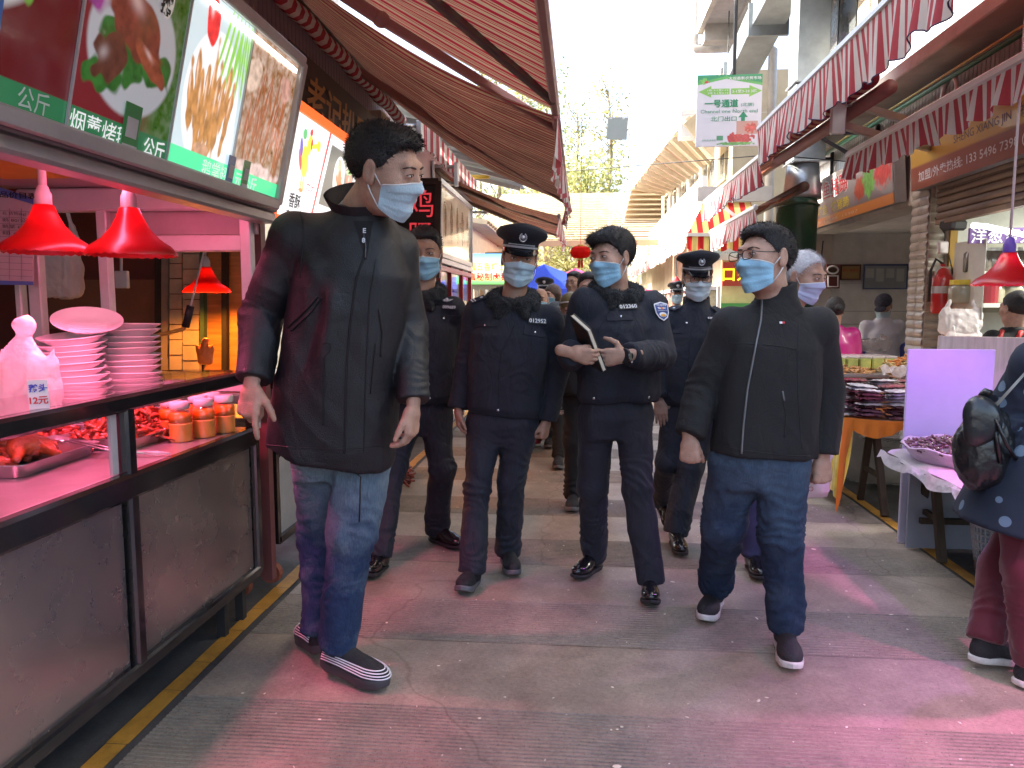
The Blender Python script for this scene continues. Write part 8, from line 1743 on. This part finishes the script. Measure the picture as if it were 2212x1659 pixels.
# tall man in the long black coat
y = 2.55
COAT = M('coat_black', (.0075, .008, .0105), .46, var=.18, vs=8, bump=.35, bs=260, spec=.5, rvar=.05, fold=.35, fs=4.)
J = dict(head=jt(834, 372, 2.42), neck=jt(784, 452, 2.5), shL=jt(640, 512, 2.5), shR=jt(852, 540, 2.58), elL=jt(570, 676, 2.55), elR=jt(884, 708, 2.62),
         wrL=jt(543, 832, 2.42), wrR=jt(893, 878, 2.5), hpL=jt(690, 960, 2.68), hpR=jt(786, 965, 2.66), knL=jt(699, 1152, 2.8), knR=jt(762, 1152, 2.6),
         anL=jt(690, 1365, z=.12), anR=jt(726, 1398, z=.115), toL=jt(676, 1398, z=.02), toR=jt(808, 1478, z=.012))
def denim(name, dark, light, z0, z1):
    m_, nt, b = newmat(name); N = nt.nodes; sx = N.new('ShaderNodeSeparateXYZ'); v = objcoord(nt); link(nt, v, sx.inputs[0])
    mr = N.new('ShaderNodeMapRange'); mr.inputs['From Min'].default_value = z0; mr.inputs['From Max'].default_value = z1; link(nt, sx.outputs['Z'], mr.inputs['Value'])
    no = N.new('ShaderNodeTexNoise'); no.inputs['Scale'].default_value = 6; no.inputs['Detail'].default_value = 9; no.inputs['Roughness'].default_value = .7; link(nt, v, no.inputs['Vector'])
    ov = N.new('ShaderNodeMath'); ov.operation = 'MULTIPLY_ADD'; ov.inputs[1].default_value = 1.5; ov.inputs[2].default_value = -.72; link(nt, no.outputs['Fac'], ov.inputs[0])
    ad = N.new('ShaderNodeMath'); ad.operation = 'ADD'; ad.use_clamp = True; link(nt, mr.outputs[0], ad.inputs[0]); link(nt, ov.outputs[0], ad.inputs[1])
    mx = N.new('ShaderNodeMixRGB'); link(nt, ad.outputs[0], mx.inputs[0]); mx.inputs[1].default_value = dark + (1,); mx.inputs[2].default_value = light + (1,)
    n2 = N.new('ShaderNodeTexNoise'); n2.inputs['Scale'].default_value = 260; n2.inputs['Detail'].default_value = 2; mp = N.new('ShaderNodeMapping'); mp.inputs['Scale'].default_value = (1, 1, .15); link(nt, v, mp.inputs[0]); link(nt, mp.outputs[0], n2.inputs['Vector'])
    r2 = N.new('ShaderNodeMapRange'); r2.inputs['To Min'].default_value = .55; r2.inputs['To Max'].default_value = 1.4; link(nt, n2.outputs['Fac'], r2.inputs['Value']); mu = N.new('ShaderNodeMixRGB'); mu.blend_type = 'MULTIPLY'; mu.inputs[0].default_value = 1; link(nt, mx.outputs[0], mu.inputs[1]); link(nt, r2.outputs[0], mu.inputs[2])
    link(nt, mu.outputs[0], b.inputs['Base Color']); b.inputs['Roughness'].default_value = .85; b.inputs['Specular IOR Level'].default_value = .25
    n3 = N.new('ShaderNodeTexNoise'); n3.inputs['Scale'].default_value = 13; n3.inputs['Detail'].default_value = 3; n3.inputs['Distortion'].default_value = 1.5; link(nt, v, n3.inputs['Vector']); bp_ = N.new('ShaderNodeBump'); bp_.inputs['Strength'].default_value = .6; bp_.inputs['Distance'].default_value = .014; link(nt, n3.outputs['Fac'], bp_.inputs['Height']); link(nt, bp_.outputs[0], b.inputs['Normal']); return m_
DENIM = denim('denim_tall', (.018, .035, .085), (.19, .25, .29), .45, .95)
L = lambda *p: [jt(px, py, y - .15) for px, py in p]
tall = figure(dict(label='tall man in long black coat and blue jeans pointing down at the counter', seed=5, J=J, lat=(1, .12, 0),
    head=dict(rot=(72, -16, -10), size=.272, hair='short', strands=6000, seed=3, q=.004, maskmat=MASKL), shirt=M('knit_white', (.6, .6, .62), .9, bump=1, bs=150),
    handL=dict(n=(.3, .9, .2), side=1, pose='point', d=(-.08, -.25, -1), size=.21), handR=dict(n=(-.9, .2, 0), side=-1, pose='relax', d=(-.05, -.1, -1), size=.2),
    trousers=dict(r=(.105, .086, .066), waist=.17, drop=-.005, mat=DENIM, amp=1.25), shoes=dict(kind='runner', size=.3),
    jacket=dict(hem=jt(716, 975, 2.62), mat=COAT, cuff=.02, arm=(.077, .071, .056), dr=(3.6, 3.4, 1.4), amp=1.45, res=.008,
        prof=[(0, .235, .165), (.1, .233, .165), (.35, .21, .16), (.6, .2, .15), (.78, .195, .14), (.9, .14, .105), (1, .075, .07)],
        lines=[(L((700, 600), (680, 700), (640, 800), (600, 880), (575, 950)), -.018, .03), (L((720, 640), (700, 760), (690, 900)), .014, .03), (L((770, 700), (745, 800), (730, 960)), -.012, .025),
               (L((610, 560), (590, 620), (556, 690)), -.012, .025), (L((640, 640), (628, 720), (600, 800)), -.014, .025), (L((835, 640), (828, 740), (820, 960)), -.015, .025), (L((660, 520), (700, 560), (760, 600)), -.008, .03), (L((665, 560), (700, 620), (740, 690)), .008, .03)])))
sd = M('seam_black', (.004, .004, .005), .6)
# open collar of the coat: two stiff flaps and a back
m = MB(); N0 = tall.J['neck']; f, la = tall.f, tall.lat
def coll(i, j):
    a = math.radians(-205 + 360 * i * .93); r = .088 + .018 * j + .03 * max(0, -math.cos(a)) * (1 if True else 0) * 0; back = math.cos(a)
    return A3(N0) + A3((0, 0, -.015)) - f * math.cos(a) * (.086 + .016 * j) + la * math.sin(a) * (.098 + .03 * j) + A3((0, 0, 1)) * (.105 * j * (.62 + .38 * back) + .016 * back)
m.grid(coll, 40, 5); m.grid(lambda i, j: coll(i, j) * 1 + (A3(N0) - coll(i, j)) * A3((.07, .07, 0)), 40, 5); m.build('collar', COAT, tall.root, smooth=True)
patch(tall, 'lapel', [(768, 505), (850, 468), (868, 502), (800, 548)], COAT, .006, .004); 
seam(tall, 'placket_edge', [(790, 545), (770, 600), (756, 700), (748, 800), (744, 980)], .0035, sd, .001); seam(tall, 'placket_edge', [(812, 560), (798, 640), (790, 800), (786, 975)], .002, sd, .0005)
seam(tall, 'pocket_slit', [(686, 640), (660, 670), (622, 706)], .005, sd, .001); seam(tall, 'pocket_welt', [(692, 646), (668, 678), (630, 714)], .004, COAT, .003)
seam(tall, 'pocket_slit', [(818, 668), (826, 720), (822, 770)], .004, sd, .001); seam(tall, 'shoulder_seam', [(648, 452), (656, 500), (652, 560), (648, 600)], .0022, sd, .0005)
seam(tall, 'hem_seam', [(566, 960), (640, 967), (740, 970), (860, 962)], .0018, sd, .0005); seam(tall, 'drawcord', [(700, 742), (712, 738), (716, 752), (700, 770), (699, 840), (698, 918)], .0022, sd, .003); seam(tall, 'drawcord', [(812, 742), (806, 790), (800, 850)], .002, sd, .003)
seam(tall, 'zip_teeth', [(784, 500), (790, 530), (789, 560)], .005, M('zip_black', (.05, .05, .055), .3, metal=.6, vs=300, var=.8), .002)
m = MB(); m.tube([aty(788 + 5 * math.cos(t), 590 + 6 * math.sin(t), 2.3) for t in np.linspace(0, 5.6, 12)], .0022, 5)
# cord hanging over the thigh
m2 = MB(); m2.tube([aty(778, 985, 2.52), aty(776, 1010, 2.50), aty(768, 1022, 2.49), aty(779, 1030, 2.49), aty(778, 1070, 2.47), aty(776, 1128, 2.45)], .003, 6); m2.build('drawcord', sd, tall.root, smooth=True)
# inner shirt front
patch(tall, 'shirt_front', [(764, 478), (806, 478), (793, 548), (786, 548)], M('shirt_black', (.006, .006, .007), .8), .002, .001)
m = MB(); m.tube([tuple(A3(N0) + f * math.cos(a) * .070 + la * math.sin(a) * .072 + A3((0, 0, -.012 - .022 * math.cos(a)))) for a in np.linspace(-1.5, 1.7, 16)], .011, 8); m.build('shirt_rib', M('knit_white', (.6, .6, .62)), tall.root, smooth=True)
for q, t_ in enumerate(('E', '8')):
    fr = frame_at(tall, 788 - q * 2, 500 + q * 20, .006)
    if fr: lettering('shirt_print', t_, WHITEP, fr[0], fr[1], fr[2], None, .016, tall.root, .001, .03)
# white piping round his runners
for body, tw in tall.shoes:
    for k, h0 in enumerate((.041, .049, .056, .062)):
        q = math.sqrt(1 - ((h0 - .036) / .037) ** 2) * 1.07; m = MB(); P = [(-.046 * q ** .5, .03, h0 + .006), (-.044 * q ** .5, .10, h0 + .004)] + [(.0475 * q * math.sin(t), .195 + .079 * q * math.cos(t), h0) for t in np.linspace(-1.45, 1.45, 22)] + [(.044 * q ** .5, .10, h0 + .004), (.046 * q ** .5, .03, h0 + .006)]
        m.tube([tuple(q_) for q_ in tw(A3(P))], .0024, 5); m.build('white_piping', WHITEP, body, smooth=True)
# man in the black soft-shell jacket on the right
y = 2.98
SOFT = M('softshell', (.0085, .008, .0082), .8, var=.15, bump=.5, bs=350, fold=.6, fs=5.)
DEN2 = denim('denim_blue', (.016, .029, .060), (.075, .11, .155), .35, 1.15)
rm = figure(dict(label='man in black zip jacket and blue jeans with glasses looking to his right', seed=6,
    J=dict(head=jt(1652, 562, y), neck=jt(1672, 660, y + .02), shL=jt(1578, 706, y - .02), shR=jt(1768, 706, y + .06), elL=jt(1522, 836, y + .02), elR=jt(1786, 845, y + .1),
           wrL=jt(1488, 948, y - .06), wrR=jt(1778, 990, y + .03), hpL=jt(1598, 985, y), hpR=jt(1690, 985, y), knL=jt(1562, 1135, y + .08), knR=jt(1688, 1160, y - .05),
           anL=jt(1544, 1268, z=.1), anR=jt(1696, 1352, z=.1), toL=jt(1522, 1345, z=.015), toR=jt(1712, 1450, z=.015)),
    head=dict(rot=(-72, 3, -4), size=.252, hair='short', strands=4000, seed=12, glasses=True, q=.004), shirt=M('tee_grey', (.1, .1, .11), .9),
    handL=dict(n=(.3, .9, 0), side=1, pose='fist', d=(.05, -.1, -1), size=.18), handR=dict(n=(-.3, .9, 0), side=-1, pose='fist', d=(.0, -.1, -1), size=.19),
    trousers=dict(r=(.098, .074, .068), waist=.175, drop=.0, mat=DEN2, amp=1.3), shoes=dict(kind='skate', size=.28),
    jacket=dict(hem=jt(1648, 980, y), mat=SOFT, collar='stand', ch=.1, cuff=.015, arm=(.076, .070, .060), amp=.85, res=.008,
        prof=[(0, .205, .14), (.08, .205, .145), (.4, .2, .145), (.72, .192, .135), (.87, .14, .105), (1, .07, .065)])))
zg = M('zip_grey', (.16, .16, .165), .4, metal=.4)
seam(rm, 'zip', [(1647, 640), (1644, 690), (1630, 760), (1615, 840), (1606, 920), (1602, 980)], .0042, zg, .001)
seam(rm, 'yoke_seam', [(1574, 741), (1610, 742), (1640, 744)], .002, sd, .0006); seam(rm, 'yoke_seam', [(1648, 744), (1690, 748), (1726, 756)], .002, sd, .0006); seam(rm, 'sleeve_seam', [(1726, 700), (1722, 760), (1724, 860), (1732, 970)], .0018, sd, .0005)
seam(rm, 'pocket_zip', [(1690, 845), (1694, 866)], .0035, zg, .001); seam(rm, 'pocket_slit', [(1692, 868), (1698, 900), (1694, 945)], .002, sd, .0006); seam(rm, 'hem_seam', [(1545, 958), (1600, 972), (1700, 984), (1750, 985)], .0018, sd, .0005)
fr = frame_at(rm, 1688, 698)
if fr:
    p, u, w, n = fr; m = MB(); m.box(p - u * .005, (.01, .008, .002), Matrix((u, w, n)).transposed()); o = m.build('chest_logo', WHITEP, rm.root); m = MB(); m.box(p + u * .005, (.01, .008, .002), Matrix((u, w, n)).transposed()); m.build('logo_red', M('logo_red', (.6, .03, .04), .6), o)
# ---------------------------------------------------------------- people in the background and at the edges
def simple(label, hx, hy, y, height=1.65, face=0, seed=20, hair='short', hairmat=None, jmat=None, tmat=None, smat='sneaker', mask=True, stride=.12, size=.23, back=False, res=.013, coat=None, bend=0., toe=None, hp=0, handL=None, handR=None, feet=True, jamp=1, prof=None, elb=None, **kw):
    """a walking figure standing at depth y whose head centre is seen at hx,hy"""
    H_ = A3(aty(hx, hy, y)); k = H_[2] / 1.52 if bend == 0 else height / 1.65; a = math.radians(face); f = A3((math.sin(a), -math.cos(a), 0)) * (1 if not back else -1); la = A3((math.cos(a), math.sin(a), 0)); B = A3((H_[0], H_[1], 0)) - f * bend; up = A3((0, 0, 1))
    if back: f = A3((-math.sin(a), math.cos(a), 0))
    J = dict(head=H_, neck=B + up * (1.345 * k) + f * bend * .8, shL=B - la * .185 * k + up * 1.285 * k + f * bend * .7, shR=B + la * .185 * k + up * 1.285 * k + f * bend * .7, elL=B - la * .235 * k + up * 1.02 * k + f * bend * .5, elR=B + la * .235 * k + up * 1.02 * k + f * bend * .5, wrL=B - la * .235 * k + up * .80 * k + f * .07, wrR=B + la * .235 * k + up * .80 * k + f * .07,
             hpL=B - la * .09 * k + up * .84 * k, hpR=B + la * .09 * k + up * .84 * k, knL=B - la * .1 * k + up * .46 * k + f * (stride * .5 + .03), knR=B + la * .1 * k + up * .46 * k - f * (stride * .3 - .05), anL=B - la * .1 * k + up * .09 + f * stride, anR=B + la * .1 * k + up * .09 - f * stride)
    B2 = la * kw.get('shift', 0)
    for q_ in J:
        if q_ != 'head': J[q_] = J[q_] + B2 * (.5 if q_ == 'neck' else 1)
    B = B + B2; J['toL'] = J['anL'] + f * .2 - up * .075; J['toR'] = J['anR'] + f * .2 - up * .075
    J.update(elb or {})
    hem = B + up * ((coat or .80) * k)
    return figure(dict(label=label, seed=seed, J=J, lat=la if not back else la, f=f, res=res, head=dict(rot=(kw.get('hyaw', 0), hp, 0), size=size, hair=hair, hairmat=hairmat, mask=mask, strands=kw.get('strands', 500), q=.006, seed=seed, maskmat=kw.get('maskmat'), glasses=kw.get('glasses', False)), skin=kw.get('skin', SKIN),
        handL=handL or dict(n=la, side=1, pose='relax', d=(0, 0, -1)), handR=handR or dict(n=-la, side=-1, pose='relax', d=(0, 0, -1)), cap=kw.get('cap', False), shirt=kw.get('shirt'),
        trousers=dict(r=(.085, .062, .06), mat=tmat or NAVYT, res=res), shoes=dict(kind=smat) if feet else None,
        jacket=dict(hem=hem, mat=jmat or NAVY, collar=kw.get('collar', 'stand'), ch=.06, res=res, amp=jamp, arm=kw.get('arm', (.066, .058, .048)), prof=prof or [(0, .19, .14), (.4, .185, .13), (.72, .185, .125), (.88, .13, .1), (1, .07, .065)])))
# elderly man with white hair
TW = M('coat_grey_brown', (.06, .05, .045), .8, var=.2)
old = simple('elderly man with white hair and pale mask looking down behind the black-jacketed man', 1738, 600, 4.05, hyaw=42, hair='thin', hairmat=HAIRW, skin=SKIN2, jmat=M('coat_dark_wool', (.02, .02, .022), .85), tmat=M('trousers_indigo', (.035, .035, .10), .8, var=.3), smat='leather', maskmat=M('mask_lilac', (.48, .52, .70), .75), hp=-12, seed=21, size=.245, strands=3500, shift=-.14)
for s_, q_ in (('L', (1622, 1050, 4.25)), ('R', (1655, 1190, 4.0))): pass
# his patterned shopping bag
sb = bag('shopping_bag', 'pale shopping bag printed with bicycles hanging between the two men', aty(1750, 1072, 3.9) , (.20, .10, .40), M('bag_printed', (.60, .52, .50), .7, var=.1), 61, False)
m = MB(); cb = aty(1752, 985, 3.9); rg = np.random.default_rng(5)
for i in range(26):
    px, py = rg.uniform(1736, 1772), rg.uniform(915, 1060); h_ = aty(px, py, 3.83); m.tube([h_ + Vector((.011 * math.cos(a), 0, .011 * math.sin(a))) for a in np.linspace(0, 6.28, 9)[:-1]], .0018, 4, closed=True)
m.build('bicycle_print', M('print_maroon', (.25, .04, .05), .7), sb, kind='stuff')
# woman at the right edge, seen from behind
DOT = M('coat_navy_dot', (.014, .022, .045), .75, var=.2)
m_, nt, b = newmat('coat_polka_dots'); vo = nt.nodes.new('ShaderNodeTexVoronoi'); vo.inputs['Scale'].default_value = 13; vo.inputs['Randomness'].default_value = .55; link(nt, objcoord(nt), vo.inputs['Vector']); cr = nt.nodes.new('ShaderNodeValToRGB'); cr.color_ramp.interpolation = 'CONSTANT'; cr.color_ramp.elements[0].color = (.13, .19, .27, 1); cr.color_ramp.elements[1].position = .26; cr.color_ramp.elements[1].color = (.011, .018, .036, 1); link(nt, vo.outputs['Distance'], cr.inputs[0]); link(nt, cr.outputs[0], b.inputs['Base Color']); b.inputs['Roughness'].default_value = .8
y = 2.85
wj = dict(head=jt(2345, 640, y), neck=jt(2310, 745, y), shL=jt(2232, 782, y - .10), shR=jt(2330, 790, y + .18), elL=jt(2165, 900, y - .02), elR=jt(2330, 900, y + .1), wrL=jt(2210, 940, y - .1), wrR=jt(2340, 960, y + .1), hpL=jt(2212, 1050, y - .08), hpR=jt(2268, 1050, y + .1), knL=jt(2222, 1230, y - .12), knR=jt(2160, 1230, y + .16), anL=jt(2232, 1432, z=.1), anR=jt(2128, 1382, z=.11), toL=jt(2290, 1490, z=.015), toR=jt(2190, 1432, z=.015))
wom = figure(dict(label='woman in dark polka-dot coat and maroon trousers with a black backpack at the right edge', seed=22, J=wj, lat=(.45, .9, 0), f=(.93, -.36, 0), head=dict(hair='bun', mask=True, strands=500, q=.006, size=.23), trousers=dict(r=(.088, .072, .062), mat=M('trousers_maroon', (.11, .008, .022), .75, var=.25, vs=5, sheen=.2), drop=.0, amp=1.2), shoes=dict(kind='skate', size=.25),
    jacket=dict(hem=jt(2198, 1140, y), mat=m_, collar='stand', ch=.05, arm=(.068, .07, .055), prof=[(0, .235, .21), (.3, .215, .18), (.6, .19, .15), (.8, .18, .13), (.92, .12, .1), (1, .07, .065)])))
bp = thing('backpack', 'soft black leather backpack worn by the woman at the right edge', 'backpack', aty(2125, 1050, 2.8)); BL = M('leather_soft', (.012, .012, .013), .3, var=.2, bump=.5, bs=40, coat=.3)
S = Skin(); yb = 2.78
for (px, py, r_, dy) in ((2118, 965, .088, 0), (2150, 990, .09, .03), (2140, 925, .08, .02), (2115, 1010, .07, 0), (2160, 1030, .06, .03)): S.u(p_ell(aty(px, py, yb + dy), (r_, .075, r_ * 1.15)), .035)
V, F = S.mesh(.007); N = vnormals(V, F); V = V + N * (drapes(V, .006, (14, 14, 8), 5))[:, None]; mesh_obj('bag_body', (V, F), BL, bp)
S = Skin(); S.u(p_ell(aty(2122, 905, yb - .06), (.062, .035, .085), Matrix.Rotation(-.35, 3, 'Y')), .02); S.u(p_ell(aty(2108, 935, yb - .06), (.04, .03, .05)), .02); V, F = S.mesh(.006); mesh_obj('flap', (V, F), M('leather_flap', (.02, .022, .024), .28, coat=.3, bump=.3, bs=40), bp)
m = MB(); m.tube([aty(2140, 850, yb - .05), aty(2128, 845, yb - .05), aty(2120, 852, yb - .05), aty(2150, 862, yb - .02)], .012, 6); m.tube([aty(2155, 870, yb), aty(2150, 930, yb - .08), aty(2162, 1000, yb - .08)], .008, 6); m.tube([aty(2150, 905, yb - .09), aty(2175, 960, yb - .1), aty(2200, 1000, yb - .06)], .007, 6); m.build('straps', BL, bp, smooth=True)
m = MB(); m.grid(lambda i, j: tuple(aty(2150 + 78 * i, 872 - 85 * i + 11 * (1 - i * .3) * j, yb - .05 - .05 * math.sin(i * 3))), 14, 2); m.build('shoulder_strap', M('strap_grey', (.32, .33, .30), .6), bp, smooth=True)
# background walkers, near to far
simple('man in black behind the notebook officer with only cap and shoes showing', 1272, 628, 5.15, hair='short', jmat=M('black_cloth', (.01, .01, .01), .8), tmat=M('black_cloth'), seed=23, stride=.05)
sc_ = simple('woman in gold headscarf, white mask and flowered coat carrying a bag', 1232, 668, 6.6, hair=None, maskmat=M('mask_white'), skin=SKIN2, jmat=M('coat_flowered', (.06, .05, .055), .8, var=.9, vs=45), tmat=M('black_cloth'), seed=24, size=.24, hp=-25, stride=.2)
S = Skin(); S.u(p_ell((0, -.03, .04), (.088, .108, .098)), .02); S.u(p_ell((0, -.04, -.05), (.092, .09, .09)), .03); S.sub(p_ell((0, .12, -.05), (.062, .09, .075)), .01); V, F = S.mesh(.006); mesh_obj('headscarf', (sc_.toW(V), F), M('scarf_gold', (.17, .13, .05), .4, metal=.3, var=.3, vs=40, bump=.8, bs=150), sc_.root)
m = MB(); m.tube([tuple(sc_.toW(A3((.092 * math.sin(a), .0 + .06 * math.cos(a) + .03, .06 + .05 * math.cos(a))))) for a in np.linspace(-1.9, 1.9, 14)], .006, 5); m.build('scarf_edge', M('scarf_edge_white', (.6, .6, .6), .6), sc_.root, smooth=True)
bag('plastic_bag', 'pink plastic bag hanging from the hand of the headscarf woman', aty(1222, 760, 6.3), (.16, .1, .32), filmmat('film_pink', (.75, .5, .6), .7, .3, .4), 71, False)
simple('woman with long brown hair and blue mask behind the middle officer', 1192, 640, 8.4, hyaw=-40, hair='long', hairmat=HAIRB, jmat=M('black_cloth'), seed=25, strands=900)
simple('dark-haired man with glasses looking over the headscarf woman', 1240, 612, 7.9, hyaw=-30, hair='short', jmat=M('coat_slate', (.08, .09, .1), .8), seed=26, mask=False, glasses=True)
simple('small man in white mask between the brown-haired woman and the headscarf', 1214, 660, 10.5, hair='short', jmat=M('coat_slate'), seed=27, maskmat=M('mask_white'))
simple('distant officer in peaked cap behind the middle officer', 1176, 628, 9.4, hair='short', jmat=NAVY, seed=28, cap=True, collar=None)
simple('balding passer-by with pale scalp beside the middle officer', 1166, 650, 7.2, hair=None, jmat=M('coat_slate'), seed=33)
rw = simple('walker in black trousers and red shoes behind the middle officer', 1205, 690, 7.4, hair='short', jmat=M('coat_mottled', (.10, .08, .08), .8, var=.7, vs=30), tmat=M('black_cloth'), seed=29, stride=.22, face=-40, feet=False)
for s_ in 'LR': shoe(rw.root, rw.J['an' + s_], rw.J['to' + s_], 'skate', .25)
for o in rw.root.children:
    if o.name.startswith('shoe'): o.data.materials.clear(); o.data.materials.append(M('shoe_crimson', (.25, .015, .03), .5))
simple('rear officer in peaked cap half hidden behind the glasses officer', 1462, 636, 9.8, hair='short', seed=30, cap=True, maskmat=MASKL)
# people at the right-hand shops
pk = simple('child-sized figure in pink puffer jacket seen from behind at the goods table', 1802, 672, 6.9, back=True, hair='bun', mask=False, jmat=M('puffer_pink', (.55, .015, .22), .4, var=.1, coat=.2), tmat=M('black_cloth'), seed=31, jamp=.4, size=.22)
V = pk.JV
ch = simple('shop worker in white coat and patterned dark cap bending over a bag', 1908, 662, 8.6, hyaw=-35, hair='crop', skin=SKIN2, jmat=M('coat_white', (.62, .64, .70), .8, var=.06), seed=32, hp=-35, size=.235, maskmat=MASKL)
S = Skin(); S.u(p_ell((0, -.02, .05), (.088, .108, .085)), .01); S.sub(p_ell((0, 0, -.06), (.2, .2, .10)), .01); S.u(p_ell((0, .11, .045), (.06, .06, .010)), .015); V, F = S.mesh(.006); mesh_obj('cloth_cap', (ch.toW(V), F), M('cap_patterned', (.025, .028, .045), .8, var=.9, vs=50), ch.root)
for s_ in 'LR': m = MB(); m.tube([ch.J['el' + s_] + A3((0, 0, .05)), ch.J['wr' + s_]], [.06, .05], 12); m.build('blue_oversleeve', M('sleeve_blue', (.03, .05, .22), .8), ch.root, smooth=True)
bag('plastic_bag', 'clear plastic bag held open by the white-coated worker', aty(1878, 757, 8.0), (.42, .22, .16), filmmat('film_grey'), 75, False)
rbox('shop_counter', 3.3, 4.6, 8.0, 8.6, 0, .8, STEELP, sh2)
ap = simple('shopkeeper in black with red apron straps seen from behind', 2192, 668, 5.6, back=True, hair='bun', mask=False, jmat=M('black_cloth'), seed=34, face=15)
RS = M('strap_red', (.55, .02, .02), .6)
def sg(pts, r=.016):
    P = [surf(ap.jbvh, *q, .004)[0] for q in pts]; P = [q for q in P if q]
    if len(P) > 1: m = MB(); m.tube(P, r, 6); m.build('apron_strap', RS, ap.root, smooth=True)
sg([(2165, 716), (2158, 730), (2150, 745), (2142, 770)]); sg([(2206, 716), (2198, 730), (2204, 750), (2210, 770)]); sg([(2152, 742), (2170, 741), (2186, 742), (2202, 743)])
# ---------------------------------------------------------------- piles that nobody could count carry only their kind
